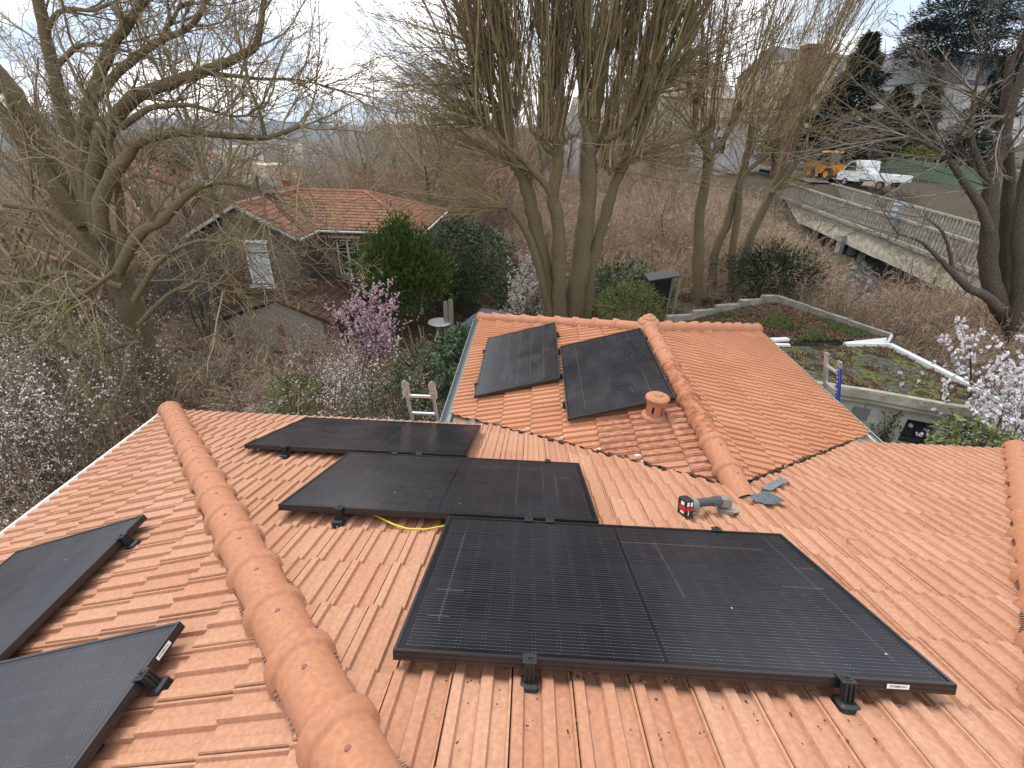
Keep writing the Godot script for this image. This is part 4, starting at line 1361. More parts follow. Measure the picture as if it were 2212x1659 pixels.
func pollard(called: String, label: String, z: float, stems: Array, heads: Array, top_y: float, cols: Array, base_px: Array, dens := 2.0, fat := 1.45) -> Node3D:
	var base := onz(base_px[0], base_px[1], z)
	base.y = H + ground(base.x, z)
	var t := thing(called, label, "tree", base)
	var bark: Material = M.bark_lichen if called == "bare_tree" else M.bark_moss
	for s in stems:
		var mb := MB.new()
		var p := limb(mb, s[0], z + s[3], s[1], s[2], 11)
		if s.size() > 4:
			mb.tube(PackedVector3Array([Vector3(base.x + s[4], base.y - 0.3, base.z + s[3]), p[0].lerp(Vector3(base.x + s[4], base.y, base.z + s[3]), 0.4), p[0], p[1]]), PackedFloat32Array([s[1] * 1.45, s[1] * 1.15, s[1], s[1]]), 11)
		put(mb, "stem", bark, t)
	var tw := MB.new()
	tw.usec = true
	var pr := {"seg": [9, 4, 2], "n": [12, 3], "ratio": [0.22, 0.45], "ang": [0.5, 0.6], "up": [0.035, 0.07, 0.02], "wob": [0.05, 0.13, 0.2], "rmin": 0.005, "cols": cols, "tip": 0.22, "from": 0.12}
	var pd := pr.duplicate()
	pd.up = [0.012, 0.03, 0.0]
	pd.wob = [0.07, 0.14, 0.2]
	for h in heads:       # [x, y, dz, shoots, lean, r, kind]
		var p := onz(h[0], h[1], z + h[2])
		var ball := PackedVector3Array([p + Vector3(0, -0.16, 0), p + Vector3(0.02, -0.05, 0), p + Vector3(-0.02, 0.06, 0), p + Vector3(0, 0.13, 0)])
		var kn := MB.new()
		kn.tube(ball, PackedFloat32Array([h[5] * 0.9, h[5] * 1.35, h[5] * 1.2, h[5] * 0.5]), 8)
		put(kn, "pollard_head", M.bark_moss, t)
		for k in int(h[3] * (dens if h[6] == 0 else minf(dens, 1.35))):
			var a := rng.randf() * TAU
			if h[6] == 0:       # straight shoots rising out of the frame
				var d := Vector3(h[4] + rng.randfn(0, 0.16), 1.0, rng.randfn(0, 0.2)).normalized()
				grow(tw, p + Vector3(cos(a), rng.randf_range(-0.4, 0.3), sin(a)) * (h[5] * 0.8 + 0.22 * rng.randf()), d, rng.randf_range(3.0, 6.0), rng.randf_range(0.011, 0.031) * fat, 0, pr)
			else:               # arching side shoots
				var d := Vector3(h[4] + rng.randfn(0, 0.25), rng.randf_range(-0.25, 0.75), rng.randfn(0, 0.45)).normalized()
				grow(tw, p + Vector3(cos(a), 0, sin(a)) * h[5] * 0.6, d, rng.randf_range(1.8, 3.8), rng.randf_range(0.012, 0.026), 0, pd)
	put(tw, "shoots", M.twig, t)
	return t

func c2(x: float, y: float, dz := 0.0) -> Array: return [731.9 + 0.337 * x, 0.337 * y, dz]
func c6(x: float, y: float, dz := 0.0) -> Array: return [1253.7 + 0.2451 * x, 135.5 + 0.2451 * y, dz]
func c3(x: float, y: float, dz := 0.0) -> Array: return [1466.5 + 0.337 * x, 0.337 * y, dz]

func make_trees() -> void:
	make_plant_materials()
	left_tree()
	var olive := [Color(0.284, 0.230, 0.119), Color(0.220, 0.171, 0.097), Color(0.340, 0.284, 0.154), Color(0.187, 0.136, 0.086), Color(0.263, 0.193, 0.119)]
	var Z := -14.6
	var stems := [
		[[[1196, 705], [1182, 610], c2(1295, 1600), c2(1240, 1350), c2(1190, 1150), c2(1110, 1000), c2(1060, 850), c2(1040, 700)], 0.26, 0.13, 0.0, -0.3],
		[[[1190, 680], c2(1255, 1620), c2(1185, 1450), c2(1130, 1370), c2(1090, 1330)], 0.13, 0.09, 0.25],
		[[[1212, 705], [1208, 620], c2(1412, 1600), c2(1400, 1400), c2(1372, 1250), c2(1400, 1050), c2(1410, 900)], 0.23, 0.15, 0.3, -0.1],
		[[c2(1385, 1290), c2(1340, 1200), c2(1240, 1090), c2(1190, 1030), c2(1100, 960), c2(950, 800)], 0.12, 0.07, 0.35],
		[[c2(1400, 1000), c2(1340, 950), c2(1290, 880), c2(1270, 840)], 0.10, 0.08, 0.3],
		[[[1240, 705], [1246, 620], c2(1560, 1600), c2(1585, 1400), c2(1600, 1150), c2(1600, 950), c2(1640, 700), c2(1680, 450), c2(1720, 290)], 0.32, 0.15, 0.0, 0.2],
		[[[1262, 690], [1272, 600], c2(1650, 1570), c2(1700, 1400), c2(1765, 1180), c2(1830, 1050), c2(1860, 1010)], 0.22, 0.13, -0.2, 0.45],
		[[c2(1600, 1000), c2(1700, 850), c2(1760, 650), c2(1800, 480), c2(1830, 340)], 0.14, 0.09, -0.3],
		[[c2(1700, 900), c2(1850, 800), c2(1930, 650), c2(1990, 420)], 0.11, 0.07, 0.2],
		[[c2(1860, 1000), c2(1940, 880), c2(2020, 680), c2(2080, 490)], 0.10, 0.06, -0.1],
		[[c2(1090, 930), c2(1080, 700), c2(1060, 500), c2(1030, 310)], 0.12, 0.08, 0.1],
		[[c2(1060, 850), c2(1000, 680), c2(950, 530)], 0.10, 0.07, -0.2],
		[[c2(1410, 900), c2(1420, 700), c2(1400, 400)], 0.11, 0.08, 0.3],
		[[c2(1600, 950), c2(1580, 800), c2(1575, 580)], 0.11, 0.08, 0.5],
	]
	var heads := []
	for h in [[950, 520, -0.2, 13, -0.32, 0.11, 0], [950, 800, 0.35, 6, -0.3, 0.1, 0], [1080, 360, 0.1, 10, -0.16, 0.11, 0], [1030, 300, 0.1, 12, -0.18, 0.12, 0], [1110, 700, 0.0, 10, -0.08, 0.1, 0], [1110, 980, 0.0, 8, -0.14, 0.13, 0], [1280, 860, 0.3, 9, -0.02, 0.1, 0], [1400, 900, 0.3, 10, 0.0, 0.13, 0], [1400, 390, 0.3, 12, 0.0, 0.11, 0], [1300, 200, 0.2, 10, -0.03, 0.1, 0],
		[1720, 290, 0.0, 12, 0.06, 0.14, 0], [1830, 330, -0.3, 12, 0.12, 0.11, 0], [1995, 410, 0.2, 12, 0.2, 0.1, 0], [2080, 485, -0.1, 12, 0.3, 0.09, 0], [1575, 575, 0.5, 9, 0.02, 0.1, 0], [1570, 750, 0.5, 8, 0.02, 0.11, 0], [1860, 1010, -0.2, 13, 0.16, 0.15, 0], [1730, 1060, 0.0, 8, 0.08, 0.12, 0], [1960, 640, 0.1, 8, 0.2, 0.09, 0],
		[950, 520, -0.2, 16, -1.0, 0.05, 1], [950, 800, 0.3, 22, -1.1, 0.05, 1], [1060, 700, 0.1, 14, -1.0, 0.05, 1], [1110, 1050, 0.1, 14, -1.0, 0.05, 1], [1090, 1330, 0.25, 20, -1.1, 0.09, 1], [1030, 320, 0.0, 14, -0.9, 0.05, 1], [1870, 1010, -0.2, 14, 1.0, 0.05, 1], [2080, 490, -0.1, 14, 0.9, 0.05, 1], [1990, 600, 0.1, 10, 1.0, 0.05, 1], [1390, 930, 0.6, 8, 0.1, 0.05, 1], [1740, 1090, 0.1, 7, 0.7, 0.05, 1], [1220, 1100, 0.3, 8, -0.4, 0.05, 1]]:
		var q := c2(h[0], h[1])
		heads.append([q[0], q[1], h[2], h[3], h[4], h[5], h[6]])
	pollard("pollard_tree", "big many-stemmed pollarded tree with dense straight shoots behind the wing roof", Z, stems, heads, 0.0, olive, [1222, 740])
	# the slimmer group to the right of it
	Z = -15.8
	stems = [
		[[[1500, 690], [1505, 620], c6(1040, 1650), c6(1050, 1350), c6(1100, 1050), c6(1120, 850), c6(1100, 620)], 0.20, 0.11, 0.0, 0.0],
		[[c6(1125, 850), c6(1250, 700), c6(1330, 550), c6(1400, 380)], 0.10, 0.06, 0.1],
		[[c6(1095, 760), c6(1010, 620), c6(1010, 300)], 0.08, 0.05, -0.1],
		[[c6(1140, 700), c6(1150, 520)], 0.11, 0.09, 0.0],
	]
	heads = []
	for h in [[1100, 600, 0, 9, -0.05, 0.08, 0], [1150, 510, 0, 6, 0.0, 0.08, 0], [1400, 380, 0.1, 9, 0.14, 0.07, 0], [1330, 550, 0.1, 7, 0.1, 0.06, 0], [1010, 300, -0.1, 9, -0.08, 0.06, 0], [1020, 500, -0.1, 6, -0.1, 0.06, 0], [1050, 650, 0, 9, -0.7, 0.05, 1], [1380, 450, 0, 9, 0.8, 0.05, 1], [1120, 850, 0, 7, -0.3, 0.05, 1]]:
		var q := c6(h[0], h[1])
		heads.append([q[0], q[1], h[2], h[3], h[4], h[5], h[6]])
	pollard("pollard_tree", "slim pollarded tree with forked trunk rising behind the stepped concrete wall", Z, stems, heads, 0.0, olive, [1498, 720], 1.1, 0.9)
	Z = -16.4
	stems = [
		[[[1528, 690], [1538, 600], c6(1190, 1650), c6(1300, 1400), c6(1340, 1250), c6(1420, 1000), c6(1480, 750), c6(1510, 560)], 0.17, 0.09, 0.0, 0.0],
		[[[1578, 680], [1580, 600], c6(1340, 1650), c6(1380, 1400), c6(1400, 1200)], 0.13, 0.10, 0.2, 0.55],
		[[c6(1400, 1200), c6(1440, 1000), c6(1600, 850), c6(1750, 700)], 0.09, 0.05, 0.2],
	]
	heads = []
	for h in [[1510, 560, 0, 11, 0.08, 0.07, 0], [1480, 760, 0, 6, 0.12, 0.06, 0], [1750, 700, 0.2, 9, 0.3, 0.06, 0], [1600, 840, 0.2, 6, 0.2, 0.05, 0], [1480, 700, 0, 9, 0.5, 0.05, 1], [1420, 1000, 0, 7, -0.4, 0.05, 1]]:
		var q := c6(h[0], h[1])
		heads.append([q[0], q[1], h[2], h[3], h[4], h[5], h[6]])
	pollard("pollard_tree", "pollarded tree with two thin trunks between its forked and its leaning neighbour", Z, stems, heads, 0.0, olive, [1530, 715], 1.1, 0.9)
	Z = -16.8
	stems = [
		[[[1590, 690], [1600, 590], c6(1460, 1650), c6(1560, 1400), c6(1680, 1150), c6(1800, 900), c6(1880, 700), c6(1960, 480), c6(2020, 250)], 0.19, 0.07, 0.0, 0.0],
		[[c6(1680, 1150), c6(1820, 1000), c6(1960, 820)], 0.08, 0.05, 0.2],
	]
	heads = []
	for h in [[2020, 250, 0, 9, 0.2, 0.08, 0], [1960, 480, 0, 6, 0.16, 0.08, 0], [1880, 700, 0, 4, 0.15, 0.08, 0], [1960, 820, 0.2, 3, 0.3, 0.06, 0], [1800, 900, 0, 4, 0.0, 0.06, 0], [1960, 600, 0.1, 6, 0.9, 0.05, 1], [1900, 850, 0.1, 3, 1.0, 0.05, 1], [1700, 1130, 0.1, 6, 0.9, 0.05, 1]]:
		var q := c6(h[0], h[1])
		heads.append([q[0], q[1], h[2], h[3], h[4], h[5], h[6]])
	pollard("pollard_tree", "pollarded tree whose trunk leans towards the concrete bridge", Z, stems, heads, 0.0, olive, [1588, 720], 1.1, 0.9)
	# dark tree at the bridge
	Z = -12.6
	stems = [
		[[[2205, 780], [2185, 700], [2150, 640], [2134, 556], [2138, 470], [2140, 404], [2152, 340], [2164, 303], [2190, 220], [2215, 140]], 0.25, 0.07, 0.0, 0.0],
		[[[2190, 720], [2205, 600], [2200, 500], [2212, 400], [2235, 300]], 0.22, 0.10, 0.2],
		[[[2160, 670], [2165, 560], [2175, 460], [2180, 380], [2170, 250], [2185, 120]], 0.2, 0.07, -0.3],
		[[[2136, 500], [2115, 440], [2090, 404], [2060, 360], [2039, 337], [1990, 305], [1960, 296]], 0.11, 0.025, 0.2],
		[[[2160, 668], [2130, 640], [2090, 620], [2060, 590], [2046, 576], [2020, 550], [1985, 520], [1940, 505]], 0.12, 0.02, 0.5],
		[[[2060, 590], [2050, 540], [2035, 500], [2000, 470]], 0.05, 0.02, 0.5],
		[[[2140, 404], [2110, 340], [2098, 280], [2105, 200]], 0.09, 0.03, 0.0],
	]
	var gt := pollard("bare_tree", "dark bare tree with lichen-spotted trunks in front of the bridge railing", Z, stems, [[2215, 150, 0, 4, 0.05, 0.05, 1], [2105, 200, 0, 6, -0.3, 0.03, 1], [1960, 296, 0.2, 5, -0.9, 0.02, 1], [1940, 505, 0.5, 3, -0.9, 0.02, 1], [2000, 470, 0.5, 4, -0.6, 0.02, 1], [2098, 280, 0, 6, -0.8, 0.04, 1], [2140, 404, 0, 5, -0.8, 0.05, 1], [2180, 250, -0.3, 10, -0.3, 0.05, 1], [2170, 330, 0, 8, 0.2, 0.05, 1], [2050, 345, 0.2, 9, -0.5, 0.03, 1]], 0.0, [Color(0.119, 0.099, 0.076), Color(0.170, 0.145, 0.119), Color(0.272, 0.246, 0.212), Color(0.204, 0.170, 0.136)], [2200, 800], 1.0, 0.8)
	# background: bare trees of a few kinds, on the slopes
	var brown := [Color(0.239, 0.179, 0.114), Color(0.297, 0.227, 0.150), Color(0.203, 0.147, 0.102), Color(0.333, 0.249, 0.168)]
	var greyb := [Color(0.282, 0.236, 0.171), Color(0.348, 0.297, 0.216), Color(0.232, 0.194, 0.136)]
	var redb := [Color(0.334, 0.220, 0.148), Color(0.258, 0.168, 0.113), Color(0.385, 0.269, 0.181)]
	var protos := [
		bare_proto("woodland_tree", "leafless brown tree in the wood beyond the stone house", "bare trees in the wood", 9.0, 0.17, 0.9, brown),
		bare_proto("woodland_tree", "leafless grey-brown tree with narrow crown in the wood beyond the stone house", "bare trees in the wood", 11.0, 0.2, 0.6, greyb),
		bare_proto("woodland_tree", "leafless reddish spreading tree in the wood beyond the stone house", "bare trees in the wood", 7.0, 0.14, 1.2, redb),
	]
	var first := [true, true, true]
	var spots := []
	for q in [[720, 330, 46, 0], [770, 330, 40, 1], [830, 340, 34, 2], [870, 330, 44, 0], [915, 340, 38, 1], [960, 345, 32, 0], [1000, 350, 42, 2], [1040, 350, 36, 1], [1080, 350, 52, 0], [690, 350, 52, 2], [650, 360, 44, 1], [800, 320, 60, 0], [850, 320, 66, 1], [905, 320, 62, 2], [950, 320, 70, 0], [1010, 315, 66, 1], [1060, 310, 72, 0], [610, 380, 40, 0], [560, 390, 48, 2], [500, 400, 42, 0], [450, 420, 36, 2], [400, 440, 30, 0], [330, 450, 34, 1], [280, 470, 28, 2], [210, 480, 32, 0], [140, 500, 26, 1], [70, 510, 30, 2], [20, 520, 24, 0], [480, 440, 26, 1], [100, 540, 20, 2], [30, 600, 17, 0], [1120, 360, 60, 1], [1180, 340, 66, 2], [740, 380, 30, 2], [1010, 400, 27, 2], [930, 390, 27, 0], [1080, 400, 30, 2], [1170, 350, 44, 1], [1230, 345, 50, 0], [1290, 345, 46, 2], [1350, 340, 50, 1], [1410, 340, 46, 0], [1480, 335, 52, 2], [1540, 340, 48, 0], [1610, 335, 50, 2]]:
		var d := ray(q[0], q[1])
		d.y = 0
		d = d.normalized() * q[2]
		spots.append([d.x, d.z, q[3], rng.randf_range(0.8, 1.2)])
	for s in spots:
		var k: int = s[2]
		var at := G(s[0], s[1])
		if first[k]:
			first[k] = false
			protos[k].transform = Transform3D(Basis(Vector3.UP, rng.randf() * 6.0).scaled(Vector3.ONE * s[3]), at)
		else: dup(protos[k], at, rng.randf() * 6.0, s[3])
	var sap := bare_proto("sapling", "thin leafless sapling standing in the bramble bank", "saplings on the bank", 4.2, 0.05, 0.5, [Color(0.20, 0.155, 0.12), Color(0.26, 0.205, 0.16), Color(0.16, 0.12, 0.095)], 0.7)
	var fs := true
	for q in [[1420, 560], [1460, 520], [1390, 500], [1660, 520], [1700, 560], [1740, 640], [1930, 680], [1980, 700], [2040, 715], [1100, 520], [1060, 500], [1350, 470], [1650, 470], [1700, 480]]:
		var g := on_ground(q[0], q[1])
		if fs:
			fs = false
			sap.position = g
		else: dup(sap, g, rng.randf() * 6.0, rng.randf_range(0.55, 1.0))
	make_shrubs()

func multi(proto: MB, m: Material, called: String, label: String, cat: String, xf: Array) -> MultiMeshInstance3D:
	var mm := MultiMesh.new()
	mm.transform_format = MultiMesh.TRANSFORM_3D
	mm.mesh = proto.mesh()
	mm.instance_count = xf.size()
	for k in xf.size(): mm.set_instance_transform(k, xf[k])
	var o := MultiMeshInstance3D.new()
	o.name = numbered(called)
	o.multimesh = mm
	o.material_override = m
	add_child(o)
	tag(o, label, cat, "", "stuff")
	return o

func in_poly(x: float, z: float, poly: PackedVector2Array) -> bool: return Geometry2D.is_point_in_polygon(Vector2(x, z), poly)

func make_shrubs() -> void:
	var g_dark := [Color(0.02, 0.04, 0.015), Color(0.032, 0.065, 0.02), Color(0.05, 0.09, 0.03), Color(0.075, 0.12, 0.045)]
	var g_thuja := [Color(0.04, 0.068, 0.016), Color(0.06, 0.10, 0.02), Color(0.09, 0.14, 0.028), Color(0.13, 0.18, 0.04)]
	var g_laurel := [Color(0.015, 0.04, 0.014), Color(0.028, 0.065, 0.024), Color(0.05, 0.10, 0.04), Color(0.10, 0.15, 0.08)]
	var g_lime := [Color(0.09, 0.11, 0.025), Color(0.12, 0.14, 0.035), Color(0.15, 0.16, 0.05), Color(0.075, 0.10, 0.025)]
	var g_yew := [Color(0.012, 0.022, 0.010), Color(0.02, 0.035, 0.014), Color(0.03, 0.05, 0.02)]
	# conifer by the grey house: several upright plumes
	var z := -16.6
	var b := onz(868, 700, z)
	b.y = H + ground(b.x, z)
	var t := thing("thuja_bush", "rounded bright green thuja beside the barred window of the grey house", "bush", b)
	var mb := MB.new()
	for q in [[860, 590, 1.35, 1.05, 9000], [815, 590, 0.75, 0.9, 3500], [905, 590, 0.75, 0.95, 3500], [855, 530, 0.85, 0.75, 4200], [890, 545, 0.6, 0.7, 2500], [825, 540, 0.6, 0.65, 2500], [855, 500, 0.34, 0.42, 1200], [935, 600, 0.4, 0.6, 1400], [860, 640, 1.0, 0.6, 3000]]:
		foliage(mb, onz(q[0] + 8, q[1], z), Vector3(q[2], q[3], q[2]), int(q[4] * 0.62), 0.17, 0.05, g_thuja, 0.8, 0.0, q[0], 1.1)
	put(mb, "foliage", M.leaf, t)
	mb = MB.new()
	mb.tube(PackedVector3Array([b + Vector3(0, -0.2, 0), b + Vector3(0, 1.0, 0), b + Vector3(0.05, 2.6, 0)]), PackedFloat32Array([0.13, 0.11, 0.05]), 8)
	put(mb, "trunk", M.bark, t)
	var ev := func(called: String, label: String, px: float, py: float, zz: float, rad: Vector3, n: int, L: float, w: float, cols: Array, lumps := 0.4, hang := 0.1) -> void:
		var c := onz(px, py, zz)
		var at := Vector3(c.x, H + ground(c.x, zz), zz)
		shrub(called, label, "bush", at, c, rad, n, L, w, cols, "", lumps, hang)
	ev.call("evergreen_bush", "tall dark evergreen bush in the gap right of the grey house", 985, 545, -19.5, Vector3(1.0, 1.5, 0.9), 4500, 0.14, 0.05, g_laurel)
	ev.call("evergreen_bush", "glossy dark bush behind the thuja, near the brown garden path", 1045, 555, -20.5, Vector3(1.2, 1.3, 1.0), 4500, 0.14, 0.05, g_laurel)
	ev.call("evergreen_bush", "small low dark bush above the parked blue car", 1010, 620, -18.5, Vector3(0.7, 0.7, 0.7), 1800, 0.12, 0.045, g_dark)
	ev.call("laurel_bush", "glossy laurel bush growing up beside the zinc gutter of the wing", 985, 790, -8.4, Vector3(0.42, 0.75, 0.5), 1500, 0.13, 0.045, g_laurel, 0.4, 0.6)
	ev.call("laurel_bush", "laurel bush with drooping leaves next to the pink blossom shrub", 905, 820, -8.8, Vector3(0.6, 0.75, 0.6), 2400, 0.09, 0.035, g_dark, 0.4, 0.3)
	ev.call("laurel_bush", "pale-leaved laurel tip showing above the wing gutter corner", 1004, 748, -9.2, Vector3(0.42, 0.4, 0.42), 1200, 0.13, 0.045, g_laurel, 0.4, 0.5)
	ev.call("green_shrub", "fresh green shrub behind the solar panel at the eave", 640, 862, -8.6, Vector3(0.62, 0.55, 0.55), 4200, 0.05, 0.02, g_thuja, 0.35, 0.0)
	ev.call("green_shrub", "low green shrub mixed with blossom just behind the ladder", 840, 870, -7.6, Vector3(0.8, 0.5, 0.6), 3200, 0.045, 0.02, g_dark, 0.4, 0.0)
	ev.call("lime_bush", "yellow-green domed bush behind the wing roof ridge", 1362, 662, -12.6, Vector3(0.92, 0.62, 0.8), 6500, 0.07, 0.022, g_lime, 0.25, 0.0)
	ev.call("evergreen_bush", "silvery dark laurel to the right of the big pollarded tree", 1345, 610, -17.0, Vector3(1.35, 0.65, 1.0), 3600, 0.13, 0.05, g_laurel, 0.4, 0.3)
	ev.call("evergreen_bush", "dark laurel mass at the foot of the big pollarded tree", 1110, 625, -18.5, Vector3(0.9, 0.8, 0.8), 2600, 0.13, 0.05, g_dark, 0.4, 0.3)
	ev.call("yew_bush", "dark spreading yew behind the stepped concrete wall", 1668, 588, -15.0, Vector3(1.2, 0.72, 0.9), 8500, 0.13, 0.026, g_yew, 0.6, -0.3)
	ev.call("yew_bush", "dark yew branches among the slim pollarded trunks", 1590, 630, -17.5, Vector3(1.0, 0.6, 0.8), 3400, 0.11, 0.02, g_yew, 0.5, 0.1)
	ev.call("spruce_bush", "blue-dark conifer left of the grey house", 405, 610, -14.5, Vector3(0.95, 1.5, 0.9), 6500, 0.09, 0.02, [Color(0.02, 0.035, 0.028), Color(0.03, 0.05, 0.038), Color(0.045, 0.07, 0.055)], 0.45, 0.2)
	ev.call("spruce_bush", "dark green bush low among the blossom at the far left", 30, 640, -13.0, Vector3(1.3, 1.0, 0.9), 4000, 0.09, 0.03, g_dark, 0.45, 0.1)
	ev.call("pine_tree", "dark pine crown in the wood beyond the mossy limb", 375, 330, -32.0, Vector3(2.0, 1.0, 1.6), 3500, 0.22, 0.06, g_yew, 0.5, 0.0)
	# aucuba at the shed
	var c := onz(2105, 955, -5.6)
	t = shrub("aucuba_bush", "bush with big yellow-green leaves under the white cherry blossom", "bush", Vector3(c.x, H - 6.2, c.z), c, Vector3(0.42, 0.26, 0.38), 900, 0.10, 0.04, [Color(0.07, 0.10, 0.02), Color(0.13, 0.17, 0.04), Color(0.20, 0.22, 0.06), Color(0.05, 0.07, 0.02)], "", 0.35, 0.3)
	# blossom
	var white := [Color(0.82, 0.77, 0.76), Color(0.76, 0.69, 0.69), Color(0.86, 0.83, 0.81), Color(0.68, 0.60, 0.59)]
	var wp := bloom_proto("blackthorn_shrub", "twiggy shrub sprinkled with pale blossom in the thicket below the roof corner", "shrub", 12, 2.6, 1.0, 3000, 0.0115, white, "pale blossom thicket", [Color(0.160, 0.112, 0.081), Color(0.216, 0.160, 0.110), Color(0.262, 0.206, 0.144)])
	var wp2 := bloom_proto("blackthorn_shrub", "looser twiggy shrub with few pale flowers in the thicket below the roof corner", "shrub", 11, 2.4, 1.2, 1300, 0.0115, white, "pale blossom thicket", [Color(0.187, 0.141, 0.092), Color(0.243, 0.187, 0.127), Color(0.299, 0.233, 0.160)])
	var used := 0
	for q in [[-5.6, -5.2, 0.5, 0], [-5.0, -3.4, 0.8, 1], [-5.4, -1.9, 0.8, 0], [-6.6, -3.0, 0.95, 0], [-6.4, -6.6, 0.42, 0], [-4.6, -6.8, 0.62, 0], [-3.2, -6.4, 0.72, 0], [-2.4, -7.6, 0.75, 1], [-7.8, -4.8, 0.6, 1], [-7.4, -8.2, 0.42, 1], [-5.6, -8.4, 0.5, 0], [-3.8, -8.6, 0.9, 0], [-9.2, -6.6, 1.05, 0], [-9.6, -9.2, 1.1, 1], [-6.8, -10.2, 0.4, 0], [-4.8, -10.4, 0.65, 0], [-8.6, -11.6, 0.5, 1], [-11.5, -8.5, 1.15, 0], [-11.2, -11.0, 1.15, 1], [-13.0, -9.6, 1.2, 0], [-6.2, -12.2, 0.6, 1], [-8.2, -2.6, 1.0, 1], [-2.0, -9.2, 0.75, 0], [-3.0, -10.6, 0.55, 1], [-10.6, -4.4, 1.1, 0], [-1.9, -6.0, 0.6, 0]]:
		var pz: Node3D = wp if q[3] == 0 else wp2
		var at := G(q[0], q[1])
		var own: String = {"-1.9,-6.0": "low blossom-dotted shrub right behind the ladder with wrapped ends", "-5.0,-3.4": "thin blossom shrub close below the white gutter of the side slope", "-2.4,-7.6": "thin blossom shrub next to the laurels by the wing gutter", "-4.6,-6.8": "pale blossom shrub beside the fresh green shrub at the eave", "-13.0,-9.6": "tall pale blossom shrub left of the lichen tree's trunk", "-2.0,-9.2": "pale blossom shrub below the pink blossom shrub", "-6.2,-12.2": "short thin blossom shrub at the grey gable of the outbuilding"}.get("%.1f,%.1f" % [q[0], q[1]], "")
		if used & (1 << q[3]):
			dup(pz, at, rng.randf() * 6.0, q[2], own)
		else:
			used |= 1 << q[3]
			pz.transform = Transform3D(Basis(Vector3.UP, 1.0).scaled(Vector3.ONE * q[2]), at)
	var pink := [Color(0.60, 0.40, 0.48), Color(0.70, 0.53, 0.59), Color(0.52, 0.34, 0.42), Color(0.76, 0.65, 0.68)]
	var pp := bloom_proto("pink_blossom_shrub", "shrub covered in pink blossom in front of the brown outbuilding roof", "shrub", 12, 2.3, 0.6, 9500, 0.0155, pink, "", [Color(0.10, 0.07, 0.06)])
	c = onz(795, 705, -12.6)
	pp.transform = Transform3D(Basis(), G(c.x, c.z))
	pp.scale = Vector3(1.0, 1.0, 1.0) * ((c.y + 0.75 - pp.position.y) / 2.3)
	var wc := bloom_proto("cherry_blossom_tree", "small tree thick with white blossom beside the flat-roofed shed", "tree", 18, 2.6, 0.95, 34000, 0.0155, [Color(0.86, 0.84, 0.86), Color(0.74, 0.71, 0.74), Color(0.9, 0.89, 0.9), Color(0.66, 0.6, 0.64)], "", [Color(0.05, 0.035, 0.03)])
	c = onz(2225, 880, -6.1)
	wc.position = Vector3(c.x + 0.25, H - 6.2, c.z)
	wc.scale = Vector3(0.98, 1.3, 0.98)
	var wpl := bloom_proto("plum_blossom_tree", "pale blossom bush against the trunks of the big pollarded tree", "tree", 12, 2.5, 0.8, 4500, 0.022, [Color(0.66, 0.62, 0.58), Color(0.55, 0.50, 0.46), Color(0.72, 0.69, 0.66)], "", [Color(0.10, 0.08, 0.065)])
	c = onz(1148, 630, -16.0)
	wpl.position = G(c.x, c.z)
	wpl.scale = Vector3(0.9, 1.05, 0.9)
	# dry upright stems beside the pink shrub
	mb = MB.new()
	mb.usec = true
	c = onz(930, 760, -11.0)
	var ds := G(c.x, c.z)
	t = thing("hydrangea_shrub", "sheaf of bare upright brown stems near the white garden posts", "shrub", ds)
	for k in 46:
		mb.col = [Color(0.272, 0.187, 0.136), Color(0.374, 0.272, 0.187), Color(0.187, 0.136, 0.102)][k % 3]
		var a := rng.randf() * TAU
		var p := ds + Vector3(cos(a), 0, sin(a)) * rng.randf() * 0.35
		var e := p + Vector3(cos(a) * rng.randf() * 0.6, rng.randf_range(1.3, 2.3), sin(a) * rng.randf() * 0.5)
		mb.tube(PackedVector3Array([p, p.lerp(e, 0.5) + rvec() * 0.06, e]), PackedFloat32Array([0.012, 0.010, 0.006]), 4, false)
	put(mb, "stems", M.twig, t)
	# brambles: one thicket of thin arching stems over the slopes
	mb = MB.new()
	mb.usec = true
	var bc := [Color(0.453, 0.381, 0.284), Color(0.323, 0.232, 0.170), Color(0.402, 0.301, 0.218), Color(0.251, 0.172, 0.123), Color(0.523, 0.412, 0.309), Color(0.301, 0.202, 0.139)]
	var prb := {"seg": [5, 3, 2], "n": [5, 3], "ratio": [0.45, 0.5], "ang": [0.7, 0.8], "up": [-0.02, 0.0, 0.0], "wob": [0.16, 0.25, 0.3], "rmin": 0.005, "cols": bc, "tip": 0.4}
	for k in 16: grow(mb, Vector3(rng.randf_range(-0.5, 0.5), 0, rng.randf_range(-0.5, 0.5)), Vector3(rng.randfn(0, 0.4), 1.0, rng.randfn(0, 0.4)).normalized(), rng.randf_range(0.7, 1.4), 0.008, 0, prb)
	var xf := []
	var region := PackedVector2Array([Vector2(-3.5, -21), Vector2(0, -16.5), Vector2(4, -17), Vector2(8.5, -14.5), Vector2(9.5, -10), Vector2(10.5, -7.5), Vector2(16, -8), Vector2(19, -12), Vector2(14.6, -20), Vector2(15.2, -44), Vector2(12, -48), Vector2(-3, -50)])
	var scree := PackedVector2Array()     # the strip of rubble and steps stays clear
	for q in [[1755, 715], [1790, 520], [1850, 500], [1905, 560], [1905, 715]]:
		var sp := on_ground(q[0], q[1])
		scree.append(Vector2(sp.x, sp.z))
	var tries := 0
